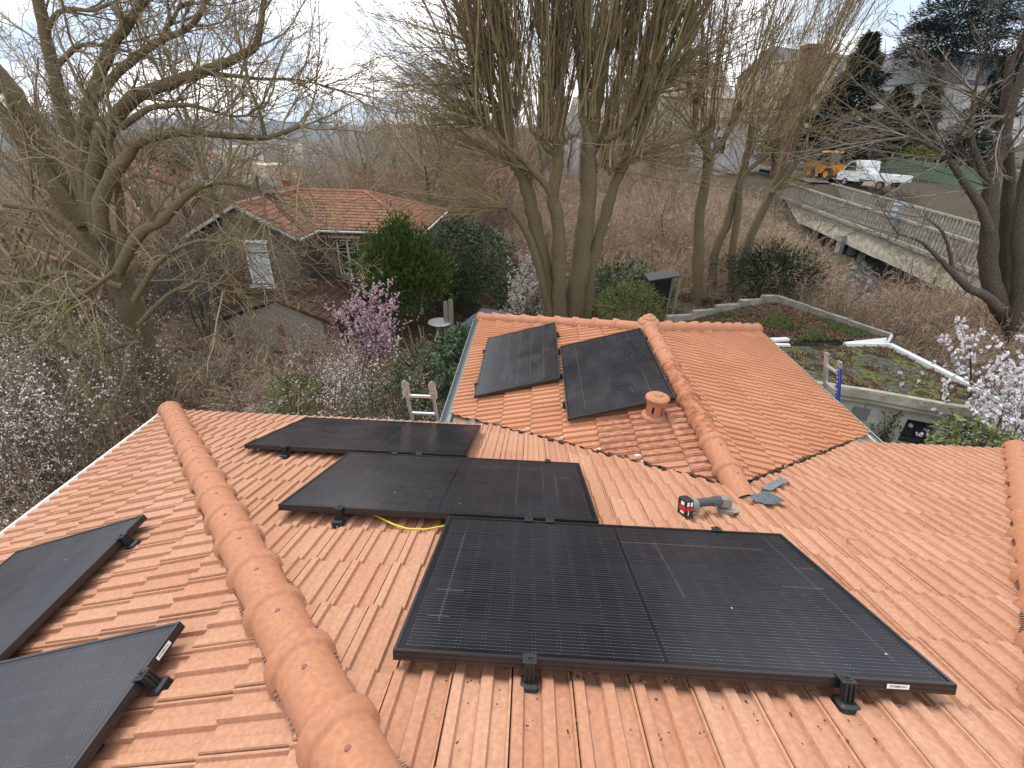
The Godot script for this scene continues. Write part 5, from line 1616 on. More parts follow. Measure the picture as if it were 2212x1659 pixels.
	while xf.size() < 1500 and tries < 30000:
		tries += 1
		var x := rng.randf_range(-4, 22)
		var zz := rng.randf_range(-50, -7)
		if not in_poly(x, zz, region) or in_poly(x, zz, scree): continue
		if rng.randf() > clampf(18.0 / (-zz + 4.0), 0.25, 1.0): continue
		var s := rng.randf_range(0.7, 1.35) * (1.0 + 0.25 * smoothstep(15, 40, -zz))
		xf.append(Transform3D(Basis(Vector3.UP, rng.randf() * TAU).rotated(Vector3.RIGHT, rng.randfn(0, 0.15)).scaled(Vector3(s, s * rng.randf_range(0.7, 1.3), s)), G(x, zz, -0.05)))
	multi(mb, M.twig, "bramble_thicket", "brown leafless bramble thicket covering the bank below the bridge", "thicket", xf)
	# the wood across the slope: too many crowns to count
	var wm := MB.new()
	wm.usec = true
	var prw := {"seg": [4, 3, 2], "n": [6, 4], "ratio": [0.5, 0.5], "ang": [0.6, 0.7], "up": [0.05, 0.04, 0.0], "wob": [0.15, 0.22, 0.3], "rmin": 0.0035, "cols": [Color(0.247, 0.180, 0.132), Color(0.299, 0.226, 0.167), Color(0.206, 0.149, 0.107), Color(0.340, 0.268, 0.196)], "tip": 0.4}
	for k in 14: grow(wm, Vector3(rng.randf_range(-0.4, 0.4), 0, rng.randf_range(-0.4, 0.4)), Vector3(rng.randfn(0, 0.35), 1.0, rng.randfn(0, 0.35)).normalized(), rng.randf_range(0.8, 1.3), 0.010, 0, prw)
	xf = []
	tries = 0
	while xf.size() < 900 and tries < 20000:
		tries += 1
		var a := rng.randf_range(-1.0, 0.12)
		var rr := rng.randf_range(24.0, 150.0)
		var x := rr * sin(a)
		var zz := -rr * cos(a)
		if x > -15 and zz > -27: continue
		if x > 3 or (x > -2 and zz > -50): continue
		var s := rng.randf_range(2.2, 4.2)
		xf.append(Transform3D(Basis(Vector3.UP, rng.randf() * TAU).scaled(Vector3(s, s * rng.randf_range(0.8, 1.3), s)), G(x, zz, -0.1)))
	multi(wm, M.twig, "woodland", "brown leafless wood filling the slope beyond the stone house", "wood", xf)
	# undergrowth on the left side
	xf = []
	tries = 0
	var lc := PackedVector2Array([Vector2(-4.5, -1), Vector2(-4.4, -4.8), Vector2(-1.3, -5.6), Vector2(-1.3, -12.5), Vector2(-6, -13.5), Vector2(-9.5, -14.5), Vector2(-12, -22), Vector2(-30, -30), Vector2(-30, -3)])
	while xf.size() < 750 and tries < 20000:
		tries += 1
		var x := rng.randf_range(-30, -1)
		var zz := rng.randf_range(-30, -1)
		if not in_poly(x, zz, lc): continue
		var s := rng.randf_range(0.6, 1.3)
		xf.append(Transform3D(Basis(Vector3.UP, rng.randf() * TAU).scaled(Vector3(s, s, s)), G(x, zz, -0.05)))
	multi(mb, M.twig, "undergrowth", "tangled brown undergrowth between the blossom shrubs on the garden slope", "thicket", xf)
	# grass tufts and leaf litter in the garden
	mb = MB.new()
	mb.usec = true
	for k in 26:
		mb.col = [Color(0.06, 0.09, 0.025), Color(0.09, 0.12, 0.035), Color(0.13, 0.12, 0.05)][k % 3]
		var p := Vector3(rng.randf_range(-0.2, 0.2), 0, rng.randf_range(-0.2, 0.2))
		var d := Vector3(rng.randfn(0, 0.5), 1, rng.randfn(0, 0.5)).normalized()
		leafmesh(mb, p, d, d.cross(rvec()).normalized(), rng.randf_range(0.06, 0.16), 0.008)
	for k in 30:
		mb.col = [Color(0.17, 0.10, 0.06), Color(0.24, 0.16, 0.10), Color(0.12, 0.07, 0.045)][k % 3]
		var p := Vector3(rng.randf_range(-0.3, 0.3), 0.012, rng.randf_range(-0.3, 0.3))
		var d := Vector3(rng.randfn(), 0.25, rng.randfn()).normalized()
		leafmesh(mb, p, d, (Vector3.UP + rvec() * 0.4).normalized(), 0.06, 0.035)
	xf = []
	for k in 2600:
		var x := rng.randf_range(-7, 8)
		var zz := rng.randf_range(-24, -8.2)
		xf.append(Transform3D(Basis(Vector3.UP, rng.randf() * TAU).scaled(Vector3.ONE * rng.randf_range(0.7, 1.5)), G(x, zz, 0.0)))
	multi(mb, M.twig, "leaf_litter", "fallen brown leaves and short grass on the garden ground", "leaf litter", xf)

# ---------------------------------------------------------------- buildings and other things around
# a wall slab in the x-y plane at depth z (front face), with rectangular holes [x0, y0, x1, y1]
func holed_wall(mb: MB, x0: float, x1: float, y0: float, y1: float, z: float, thick: float, holes: Array) -> void:
	var xs := [x0, x1]
	var ys := [y0, y1]
	for h in holes:
		xs.append(h[0]); xs.append(h[2]); ys.append(h[1]); ys.append(h[3])
	xs.sort(); ys.sort()
	for i in xs.size() - 1:
		for j in ys.size() - 1:
			var a: float = xs[i]
			var b: float = xs[i + 1]
			var c: float = ys[j]
			var d: float = ys[j + 1]
			if b - a < 0.001 or d - c < 0.001: continue
			var mx := (a + b) * 0.5
			var my := (c + d) * 0.5
			var open := false
			for h in holes:
				if mx > h[0] and mx < h[2] and my > h[1] and my < h[3]: open = true
			if not open: mb.bx(W(mx, my, z - thick * 0.5), Vector3(b - a, d - c, thick))

func flat_quad(mb: MB, q: Array) -> void:
	mb.quad(q[0], q[1], q[2], q[3])

func grey_house() -> void:
	var base := W(-8.0, ground(-8, -19), -19.0)
	var h := thing("stone_house", "dark grey stone house with old red tile roof and white roller shutter", "house", base)
	var tones := []
	for k in 7:
		var t: Color = [lin(0.43, 0.20, 0.125), lin(0.47, 0.225, 0.148), lin(0.39, 0.175, 0.112), lin(0.44, 0.215, 0.14), lin(0.41, 0.182, 0.116), lin(0.49, 0.245, 0.165), lin(0.37, 0.18, 0.12)][k]
		tones.append(mat(t, 0.85, noise_tex(0.03, Color(0.6, 0.58, 0.55), Color(1, 1, 1), 81, 256, 4) if k == 0 else tones[0].albedo_texture, 1.2, true, true))
	var vcm := mat(Color.WHITE, 0.85, tones[0].albedo_texture, 1.2, true, true)
	var ry := -2.53
	var ez := -18.1
	var ey := -3.55
	var rzz := -20.8
	var bz := -23.5
	var xr := -4.2
	var xri := -7.05
	var wx := -10.03
	var we := -8.13
	var wl := -11.93
	var gz := -16.4
	# decks
	var mb := MB.new()
	var dn := Vector3(0, -0.03, 0)
	var R0 := W(wx, ry, rzz)
	var R1 := W(xri, ry, rzz)
	var FR := W(xr, ey, ez)
	var BR := W(xr, ey, bz)
	var VB := W(we, ey, ez)
	var GP0 := W(wx, ry, gz)
	var GR := W(we, ey, gz)
	var GL := W(wl, ey, gz)
	var BL := W(wl, ey, bz)
	flat_quad(mb, [R0 + dn, VB + dn, FR + dn, R1 + dn]); mb.tri(R1 + dn, FR + dn, BR + dn); mb.quad(R1 + dn, BR + dn, BL + dn, R0 + dn)
	mb.quad(GP0 + dn, GR + dn, VB + dn, R0 + dn); mb.quad(GP0 + dn, R0 + dn, BL + dn, GL + dn)
	put(mb, "roof_deck", M.deck, h)
	var s1 := Node3D.new(); s1.name = "roof_slope"; h.add_child(s1, true)
	var s2 := Node3D.new(); s2.name = "roof_slope"; h.add_child(s2, true)
	var s3 := Node3D.new(); s3.name = "roof_slope"; h.add_child(s3, true)
	# front slope faces +z
	var run := rzz - ez
	var th := atan((ry - ey) / -run)
	var D := Vector3(0, -sin(th), cos(th))
	var N := Vector3(0, cos(th), sin(th))
	var lv := func(a: Vector3, b: Vector3, inside: Vector3) -> Vector3:
		var d := b - a
		var n := Vector3(d.z, 0, -d.x).normalized()
		return n if n.dot(inside - a) > 0 else -n
	var nv: Vector3 = lv.call(VB, R0, W(-6, 0, -19))
	var nh: Vector3 = lv.call(R1, FR, W(-8, 0, -19))
	tile_slope(s1, W(-6.0, ey, ez) + D * 0.03, D, N, -4.2, 2.0, 13, [[[VB + nv * 0.03, nv], [FR + nh * 0.02, nh], [W(wx, 0, 0), Vector3(1, 0, 0)]]], 0.222, 0.2)
	th = atan((ry - ey) / (we - wx))
	D = Vector3(cos(th), -sin(th), 0)
	N = Vector3(sin(th), cos(th), 0)
	tile_slope(s2, W(we, ey, gz) + D * 0.03, D, N, 0.0, 4.6, 10, [[[VB - nv * 0.03, -nv], [W(wx, 0, 0), Vector3(1, 0, 0)]]], 0.222, 0.2)
	th = atan((ry - ey) / (xr - xri))
	D = Vector3(cos(th), -sin(th), 0)
	N = Vector3(sin(th), cos(th), 0)
	var nh2: Vector3 = lv.call(R1, BR, W(-4.5, 0, -21))
	tile_slope(s3, W(xr, ey, ez) + D * 0.03, D, N, 0.0, 5.4, 14, [[[FR - nh * 0.02, -nh], [BR + nh2 * 0.02, nh2]]], 0.222, 0.2)
	flush_tiles(h, 300, tones, vcm, "roof_tiles")
	var keep: ArrayMesh = M.hip_mesh
	var hb := func(a: Vector3, b: Vector3) -> void:
		var m := MB.new()
		var L: float = a.distance_to(b)
		var n := int(L / 0.3)
		for k in n:
			m.tube(PackedVector3Array([a.lerp(b, float(k) / n), a.lerp(b, (k + 1.08) / n)]), PackedFloat32Array([0.085, 0.10]), 8)
		put(m, "ridge_tiles", tones[0], h).set_meta("kind", "stuff")
	hb.call(R0, R1); hb.call(R1, FR); hb.call(R1, BR); hb.call(GP0, R0)
	# verge boards and gutters
	mb = MB.new()
	mb.bar(GP0 + Vector3(0, 0.0, 0.1), GR + Vector3(0.05, -0.03, 0.1), 0.03, 0.10); mb.bar(GP0 + Vector3(0, 0.0, 0.1), GL + Vector3(-0.05, -0.03, 0.1), 0.03, 0.10)
	put(mb, "verge_board", mat(lin(0.42, 0.45, 0.44), 0.6), h)
	for g in [[VB + Vector3(0, -0.06, 0.08), FR + Vector3(0.06, -0.06, 0.08)], [FR + Vector3(0.08, -0.06, 0.06), BR + Vector3(0.08, -0.06, 0)], [GR + Vector3(0.08, -0.06, 0), VB + Vector3(0.08, -0.06, 0)]]:
		mb = MB.new()
		mb.rod(g[0], g[1], 0.045, 8)
		put(mb, "gutter", mat(lin(0.48, 0.47, 0.43), 0.6), h)
	mb = MB.new()
	mb.rod(W(-4.42, -3.6, -18.35), W(-4.42, -7.0, -18.35), 0.045, 8)
	put(mb, "downpipe", M.white, h)
	# walls
	var win := [-7.62, -5.33, -6.74, -3.96]
	mb = MB.new()
	holed_wall(mb, -8.4, -4.5, -7.6, ey - 0.02, -18.3, 0.3, [win])
	put(mb, "wall", M.stonewall, h)
	mb = MB.new()
	for q in [[W(-4.65, -5.55, -20.95), Vector3(0.3, 3.96, 4.3)], [W(-8.2, -5.55, -23.2), Vector3(7.4, 3.96, 0.3)], [W(-11.6, -5.9, -19.9), Vector3(0.3, 4.6, 6.4)], [W(-8.5, -5.6, -17.55), Vector3(0.3, 4.0, 1.6)]]:
		mb = MB.new()
		mb.bx(q[0], q[1])
		put(mb, "wall", M.stonewall, h)
	var a0 := onz(526, 523, -16.6)
	var a1 := onz(584, 616, -16.6)
	var sx0: float = a0.x
	var sx1: float = a0.x + 0.80
	var sy1: float = a0.y - H
	var sy0: float = a1.y - H
	mb = MB.new()
	holed_wall(mb, -11.75, -8.35, -8.0, -3.6, -16.6, 0.3, [[sx0, sy0, sx1, sy1]])
	mb.prism([Vector2(-11.7, -3.6), Vector2(-8.36, -3.6), Vector2(wx, ry - 0.1)], Transform3D(Basis(), Vector3(0, H, -16.9)), 0.3)
	put(mb, "gable_wall", M.stonewall, h)
	mb = MB.new()
	mb.bx(W(-11.1, -6.3, -16.585), Vector3(1.3, 3.2, 0.04))
	put(mb, "brick_facing", with_bump(mat(lin(0.23, 0.115, 0.075), 0.95, noise_tex(0.05, Color(0.5, 0.48, 0.46), Color(1, 1, 1), 83), 1.3), bump_tex(0.06, 84), 0.7), h)
	# roller shutter in white frame
	var sh := Node3D.new(); sh.name = "roller_shutter"; h.add_child(sh, true)
	for k in 15:
		mb = MB.new()
		var hh := (sy1 - sy0 - 0.1) / 15.0
		mb.cbox(Transform3D(Basis(Vector3.RIGHT, PI / 2), W((sx0 + sx1) * 0.5, sy0 + 0.03 + hh * (k + 0.5), -16.68)), Vector3(sx1 - sx0 - 0.1, 0.03, hh * 0.92), 0.008)
		put(mb, "slat", mat(lin(0.60, 0.65, 0.70), 0.6) if k == 0 else sh.get_child(0).material_override, sh)
	mb = MB.new()
	mb.bx(W(sx0 + 0.025, (sy0 + sy1) * 0.5, -16.62), Vector3(0.05, sy1 - sy0, 0.1)); mb.bx(W(sx1 - 0.025, (sy0 + sy1) * 0.5, -16.62), Vector3(0.05, sy1 - sy0, 0.1))
	mb.bx(W((sx0 + sx1) * 0.5, sy1 + 0.04, -16.57), Vector3(1.0, 0.09, 0.12)); mb.bx(W((sx0 + sx1) * 0.5, sy0 - 0.04, -16.55), Vector3(0.95, 0.08, 0.2))
	put(mb, "shutter_frame", M.white, sh)
	# barred window
	var wn := Node3D.new(); wn.name = "window"; h.add_child(wn, true)
	var mx: float = (win[0] + win[2]) * 0.5
	var my: float = (win[1] + win[3]) * 0.5
	mb = MB.new()
	mb.bx(W(mx, my, -18.46), Vector3(0.88, 1.37, 0.02))
	put(mb, "pane", M.glass, wn)
	mb = MB.new()
	for e in [win[0] + 0.03, mx, win[2] - 0.03]: mb.bx(W(e, my, -18.42), Vector3(0.07, 1.37, 0.05))
	for e in [win[1] + 0.03, win[3] - 0.03, my + 0.2]: mb.bx(W(mx, e, -18.423), Vector3(0.86, 0.06 if e != my + 0.2 else 0.025, 0.045))
	put(mb, "frame", M.white, wn)
	for k in 7:
		mb = MB.new()
		mb.rod(W(win[0] + 0.06 + k * 0.127, win[1] - 0.02, -18.26), W(win[0] + 0.06 + k * 0.127, win[3], -18.26), 0.011, 6)
		put(mb, "bar", M.black, wn)
	mb = MB.new()
	mb.bx(W(mx, win[1] - 0.06, -18.22), Vector3(1.1, 0.12, 0.3))
	put(mb, "sill", M.concrete, wn)
	mb = MB.new()
	mb.bx(W(mx, win[3] + 0.13, -18.24), Vector3(1.25, 0.09, 0.12))
	put(mb, "lintel_beam", mat(lin(0.42, 0.33, 0.27), 0.8), wn)
	for e in [-0.5, 0.0, 0.5]:
		mb = MB.new()
		mb.rod(W(mx + e, win[3] + 0.13, -18.19), W(mx + e, win[3] + 0.13, -18.17), 0.018, 8)
		put(mb, "bolt", M.black, wn)
	# chimney
	mb = MB.new()
	mb.bx(W(-10.6, -2.5, -21.4), Vector3(0.26, 0.5, 0.26)); mb.bx(W(-10.6, -2.23, -21.4), Vector3(0.3, 0.05, 0.3))
	put(mb, "chimney", mat(lin(0.33, 0.13, 0.085), 0.9, noise_tex(0.05, Color(0.6, 0.6, 0.6), Color(1, 1, 1), 85), 2.0), h)
	# the lower outbuilding in front
	base = W(-8.3, ground(-8.3, -16), -16.2)
	var ob := thing("outbuilding", "low outbuilding with dark brown tile roof and pale grey gable", "outbuilding", base)
	var rY := -5.12
	var rX := -8.32
	var eR := -6.45
	var eRy := -5.82
	var eL := -10.55
	var g0 := -14.4
	var g1 := -18.2
	mb = MB.new()
	mb.quad(W(rX, rY, g0) + dn, W(eR, eRy, g0) + dn, W(eR, eRy, g1) + dn, W(rX, rY, g1) + dn); mb.quad(W(rX, rY, g0) + dn, W(rX, rY, g1) + dn, W(eL, -5.95, g1) + dn, W(eL, -5.95, g0) + dn)
	put(mb, "roof_deck", M.deck, ob)
	var so := Node3D.new(); so.name = "roof_slope"; ob.add_child(so, true)
	th = atan((rY - eRy) / (eR - rX))
	D = Vector3(cos(th), -sin(th), 0)
	N = Vector3(sin(th), cos(th), 0)
	var bt := []
	for k in 7: bt.append(mat([lin(0.11, 0.058, 0.04), lin(0.13, 0.07, 0.048), lin(0.09, 0.05, 0.036), lin(0.15, 0.075, 0.045), lin(0.12, 0.062, 0.042), lin(0.10, 0.055, 0.04), lin(0.17, 0.08, 0.045)][k], 0.9, tones[0].albedo_texture, 1.2, true, true))
	tile_slope(so, W(eR, eRy, g0) + D * 0.03, D, N, 0.0, 3.8, 7, [[[W(rX, 0, 0), Vector3(1, 0, 0)]]], 0.29, 0.2)
	var so2 := Node3D.new(); so2.name = "roof_slope"; ob.add_child(so2, true)
	th = atan((rY + 5.95) / (rX - eL))
	D = Vector3(-cos(th), -sin(th), 0)
	N = Vector3(-sin(th), cos(th), 0)
	tile_slope(so2, W(eL, -5.95, g0) + D * 0.03, D, N, -3.8, 0.0, 8, [[[W(rX, 0, 0), Vector3(-1, 0, 0)]]], 0.29, 0.2)
	flush_tiles(ob, 300, bt, vcm, "roof_tiles")
	mb = MB.new()
	mb.prism([Vector2(eL + 0.25, -8.2), Vector2(eR - 0.25, -8.2), Vector2(eR - 0.25, eRy - 0.1), Vector2(rX, rY - 0.12), Vector2(eL + 0.25, -5.95)], Transform3D(Basis(), Vector3(0, H, g0 - 0.35)), 0.2)
	put(mb, "gable_wall", mat(lin(0.45, 0.40, 0.34), 0.95, noise_tex(0.02, Color(0.7, 0.68, 0.66), Color(1, 1, 1), 86), 0.8), ob)
	mb = MB.new()
	mb.bar(W(-8.35, -6.0, g0 - 0.1), W(-8.2, -7.4, g0 - 0.1), 0.13, 0.1)
	put(mb, "timber_post", mat(lin(0.25, 0.12, 0.06), 0.9), ob)
	mb = MB.new()
	mb.bx(W(-7.9, -7.3, g0 - 0.08), Vector3(1.4, 0.5, 0.1))
	put(mb, "brick_plinth", mat(lin(0.36, 0.16, 0.08), 0.9, noise_tex(0.06, Color(0.5, 0.5, 0.5), Color(1, 1, 1), 87), 2.0), ob)
	mb = MB.new()
	mb.bx(W(-6.75, -6.9, -16.3), Vector3(0.2, 2.1, 3.6))
	put(mb, "wall", M.stonewall, ob)
	mb = MB.new()
	mb.bx(W(-10.2, -7.0, -16.3), Vector3(0.2, 2.0, 3.6))
	put(mb, "wall", M.stonewall, ob)

func hit_wall(px: float, py: float, a: Vector3, b: Vector3) -> Vector3:     # a picture point on the upright plane through a and b
	var n := (b - a).cross(Vector3.UP).normalized()
	var e := Vector3(0, H, 0)
	var d := ray(px, py)
	return e + d * ((a - e).dot(n) / d.dot(n))

func shed_and_terrace() -> void:
	var ty := -4.0
	var f := []
	for q in [[1720, 822], [1762, 827], [1891, 846], [2078, 880], [2181, 887]]: f.append(ony(q[0], q[1], ty))
	f[0] = f[1] + (f[1] - f[2]).normalized() * 1.0
	var br := ony(1921, 742, ty)
	var bl := ony(1660, 741, ty)
	var fr: Vector3 = f[4] + Vector3(0.25, 0, 0)
	var base := Vector3((bl.x + br.x) * 0.5, H - 6.3, (f[2].z + br.z) * 0.5)
	var s := thing("flat_roofed_shed", "white rendered shed with mossy flat roof and a small dark window", "shed", base)
	var poly := [f[0], f[1], f[2], f[3], fr, br, bl]
	var mb := MB.new()
	var cen := Vector3.ZERO
	for p in poly: cen += p / poly.size()
	cen.y = H + ty - 0.07
	for k in poly.size():
		var a: Vector3 = poly[k]
		var b: Vector3 = poly[(k + 1) % poly.size()]
		a.y = cen.y; b.y = cen.y
		mb.tri(cen, a, b)
	put(mb, "roof", with_bump(mat(lin(0.17, 0.165, 0.125), 0.95, moss_tex(), 0.30), bump_tex(0.05, 91), 0.8), s)
	# cornice and walls along the front
	var nf := f.size()
	mb = MB.new()
	var mb2 := MB.new()
	var mb3 := MB.new()
	for k in nf - 1:
		var a: Vector3 = f[k]
		var b: Vector3 = f[k + 1] if k < nf - 2 else fr
		var n := (b - a).cross(Vector3.UP).normalized()
		if n.dot(Vector3(0, 0, 1)) < 0: n = -n
		var prof := [[-0.12, -0.07, 0], [-0.10, 0.0, 0], [0.0, 0.0, 0], [0.01, -0.17, 0], [-0.05, -0.18, 1], [-0.02, -0.21, 1], [-0.02, -0.26, 1], [-0.10, -0.285, 1]]
		for i in prof.size() - 1:
			var p0: Array = prof[i]
			var p1: Array = prof[i + 1]
			var va: Vector3 = n * p0[0] + Vector3(0, p0[1], 0)
			var vb: Vector3 = n * p1[0] + Vector3(0, p1[1], 0)
			(mb if p0[2] == 0 else mb2).quad(a + va, a + vb, b + vb, b + va)
	put(mb, "parapet", M.cream, s)
	put(mb2, "cornice", M.cream, s)
	# window wall f2-f3, the others plain
	var inn := 0.14
	for k in nf - 1:
		var a: Vector3 = f[k]
		var b: Vector3 = f[k + 1] if k < nf - 2 else fr
		var n := (b - a).cross(Vector3.UP).normalized()
		if n.dot(Vector3(0, 0, 1)) < 0: n = -n
		a -= n * inn; b -= n * inn
		var ux := (b - a).normalized()
		var L := a.distance_to(b)
		var t := Transform3D(Basis(ux, Vector3.UP, ux.cross(Vector3.UP)), Vector3(a.x, 0, a.z))
		mb = MB.new()
		var yb := H - 6.4
		var yt := H + ty - 0.24
		if k == 2:
			var c0 := t.affine_inverse() * hit_wall(1961, 905, a, b)
			var c1 := t.affine_inverse() * hit_wall(2007, 963, a, b)
			var x0 := c0.x
			var x1 := c1.x
			var y1 := c0.y
			var y0 := c1.y - 0.1
			for r in [[0.0, x0, yb, yt], [x1, L, yb, yt], [x0, x1, yb, y0], [x0, x1, y1, yt]]:
				mb.box(t * Transform3D(Basis(), Vector3((r[0] + r[1]) * 0.5, (r[2] + r[3]) * 0.5, -0.1)), Vector3(r[1] - r[0], r[3] - r[2], 0.2))
			put(mb, "wall", M.render, s)
			mb = MB.new()
			mb.box(t * Transform3D(Basis(), Vector3((x0 + x1) * 0.5, (y0 + y1) * 0.5, -0.16)), Vector3(x1 - x0, y1 - y0, 0.02))
			var wn := put(mb, "window", M.glass, s)
			mb = MB.new()
			mb.box(t * Transform3D(Basis(), Vector3(x1 + 0.05, (y0 + y1) * 0.5, 0.012)), Vector3(0.10, y1 - y0 + 0.1, 0.03)); mb.box(t * Transform3D(Basis(), Vector3((x0 + x1) * 0.5, y0 - 0.04, 0.03)), Vector3(x1 - x0 + 0.2, 0.07, 0.1))
			put(mb, "frame", M.white, wn)
		else:
			mb.box(t * Transform3D(Basis(), Vector3(L * 0.5, (yb + yt) * 0.5, -0.1)), Vector3(L, yt - yb, 0.2))
			put(mb, "wall", M.render, s)
			if k == 1:
				var g := t.affine_inverse() * hit_wall(1857, 893, a, b)
				mb = MB.new()
				mb.box(t * Transform3D(Basis(), Vector3(g.x, g.y, 0.01)), Vector3(0.28, 0.26, 0.03))
				put(mb, "vent_panel", M.grey, s)
	mb = MB.new()
	mb.bar(Vector3(bl.x, H - 5.3, bl.z + 0.1), Vector3(br.x, H - 5.3, br.z + 0.1), 0.2, 2.3); mb.bar(Vector3(br.x - 0.1, H - 5.3, br.z), Vector3(fr.x - 0.1, H - 5.3, fr.z - 0.3), 0.2, 2.3)
	put(mb, "wall", M.render, s)
	mb = MB.new()
	mb.bar(br + Vector3(0, -0.04, 0), fr + Vector3(0, -0.04, 0.0), 0.13, 0.10); mb.bar(ony(1825, 741, ty) + Vector3(0, -0.04, 0), br + Vector3(-0.06, -0.04, 0), 0.10, 0.09)
	put(mb, "roof_kerb", mat(lin(0.72, 0.76, 0.75), 0.6), s)
	# ivy on the wall
	mb = MB.new()
	mb.usec = true
	var iv := MB.new()
	var wa: Vector3 = f[2]
	var wb: Vector3 = f[3]
	var p0 := hit_wall(1908, 965, wa + Vector3(0, 0, -0.1), wb + Vector3(0, 0, -0.1))
	for k in 5:
		var e := hit_wall([1944, 1925, 1912, 1905, 1886][k], [888, 905, 885, 930, 918][k], wa + Vector3(0, 0, -0.08), wb + Vector3(0, 0, -0.08))
		iv.tube(smooth(PackedVector3Array([p0, p0.lerp(e, 0.5) + rvec() * 0.03, e]), 3), PackedFloat32Array([0.008, 0.008, 0.007, 0.006, 0.006, 0.005, 0.004]), 4, false)
		for j in 46:
			var q := p0.lerp(e, rng.randf()) + rvec() * 0.07
			q.z += 0.04
			mb.col = [Color(0.03, 0.06, 0.02), Color(0.05, 0.08, 0.03), Color(0.07, 0.07, 0.03)][j % 3]
			var d := rvec().normalized()
			leafmesh(mb, q, d, (Vector3(0, 0.3, 1) + rvec() * 0.6).normalized(), 0.05, 0.035)
	var ivy := thing("ivy", "dark ivy climbing the white shed wall beside its window", "ivy", p0)
	put(iv, "stem", M.bark, ivy)
	put(mb, "leaves", M.leaf, ivy)
	# leaves on the shed roof
	var lf := MB.new()
	lf.usec = true
	for k in 9:
		lf.col = [Color(0.15, 0.085, 0.055), Color(0.24, 0.165, 0.115), Color(0.10, 0.055, 0.04), Color(0.30, 0.22, 0.16)][k % 4]
		var d := Vector3(rng.randfn(), 0.2, rng.randfn()).normalized()
		leafmesh(lf, Vector3(rng.randf_range(-0.07, 0.07), 0.012, rng.randf_range(-0.07, 0.07)), d, (Vector3.UP + rvec() * 0.5).normalized(), 0.055, 0.032)
	var xf := []
	var pf := PackedVector2Array()
	for p in poly: pf.append(Vector2(p.x, p.z))
	var pn := FastNoiseLite.new()
	pn.seed = 6
	pn.frequency = 0.55
	var tries := 0
	while xf.size() < 380 and tries < 9000:
		tries += 1
		var x := rng.randf_range(4, 9.5)
		var z := rng.randf_range(-11, -7)
		if not in_poly(x, z, pf): continue
		if pn.get_noise_2d(x * 1.6, z * 1.6) < 0.12 and rng.randf() > 0.08: continue
		xf.append(Transform3D(Basis(Vector3.UP, rng.randf() * TAU), Vector3(x, cen.y + 0.002, z)))
	multi(lf, M.twig, "roof_leaves", "drifts of brown leaves lying on the flat shed roof", "leaf litter", xf)
	# white board ends and edge flashing at the back of the roof
	var wb0 := ony(1665, 737, ty)
	mb = MB.new()
	mb.bar(wb0 + Vector3(0, 0.03, 0), ony(1701, 735, ty) + Vector3(0, 0.03, 0), 0.12, 0.05); mb.bar(wb0 + Vector3(0.0, -0.02, 0.14), ony(1703, 741, ty) + Vector3(0, -0.02, 0.06), 0.10, 0.04)
	tag(put(mb, "white_boards", M.white), "white board ends lying at the edge of the leafy terrace", "boards")
	mb = MB.new()
	var k0 := ony(1826, 741, ty)
	var k1 := ony(1916, 729, ty + 0.12)
	mb.quad(k0 + Vector3(0, -0.02, 0.02), k1 + Vector3(0, -0.16, 0.08), k1 + Vector3(0, 0.0, 0.0), k0 + Vector3(0, 0.02, -0.02))
	mb.bar(k1 + Vector3(0.02, -0.16, 0.05), k1 + Vector3(0.10, 0.06, -0.02), 0.03, 0.16)
	tag(put(mb, "white_flashing", M.white), "white sheet flashing bent up at the shed roof corner", "flashing")
	# terrace behind the shed
	var q := []
	for e in [[1440, 702, -4.45], [1500, 682, -4.3], [1600, 658, -4.12], [1680, 645, -3.98], [1800, 690, -4.0], [1925, 738, -4.02], [1800, 742, -4.06], [1640, 744, -4.15], [1520, 740, -4.4]]: q.append(ony(e[0], e[1], e[2]))
	mb = MB.new()
	cen = Vector3.ZERO
	for p in q: cen += p / q.size()
	cen.y += 0.04
	for k in q.size():
		var a: Vector3 = q[k]
		var b: Vector3 = q[(k + 1) % q.size()]
		mb.tri(cen, b, a)
		mb.quad(a, b, b + Vector3(0, -1.6, 0), a + Vector3(0, -1.6, 0))
	structure(mb, "terrace", M.soil_plain)
	pf = PackedVector2Array()
	for p in q: pf.append(Vector2(p.x, p.z))
	xf = []
	var xg := []
	var gm := MB.new()
	gm.usec = true
	for k in 16:
		gm.col = [Color(0.05, 0.085, 0.025), Color(0.075, 0.115, 0.03), Color(0.11, 0.13, 0.04)][k % 3]
		var d := Vector3(rng.randfn(), 0.7, rng.randfn()).normalized()
		leafmesh(gm, Vector3(rng.randf_range(-0.07, 0.07), 0.02, rng.randf_range(-0.07, 0.07)), d, (Vector3.UP + rvec() * 0.6).normalized(), 0.05, 0.022)
	tries = 0
	while xf.size() + xg.size() < 2600 and tries < 30000:
		tries += 1
		var x := rng.randf_range(2.5, 9.0)
		var z := rng.randf_range(-14, -9)
		if not in_poly(x, z, pf): continue
		var y := H + lerpf(-4.42, -4.0, smoothstep(3.4, 7.0, x)) + 0.02
		var tt := Transform3D(Basis(Vector3.UP, rng.randf() * TAU), Vector3(x, y, z))
		var green := pn.get_noise_2d(x * 1.3 + 20.0, z * 1.3) + (0.12 if z > -11.4 else -0.15) > 0.12
		if green and rng.randf() < 0.7: xg.append(tt)
		else: xf.append(tt)
	multi(lf, M.twig, "terrace_leaves", "brown fallen leaves covering the terrace behind the shed", "leaf litter", xf)
	multi(gm, M.leaf, "terrace_ground_cover", "low green ground cover growing on the leafy terrace", "ground cover", xg)
	# stepped concrete wall
	var sw := thing("stepped_wall", "low stepped wall of pale concrete blocks along the leafy terrace", "wall", ony(1560, 680, -4.5))
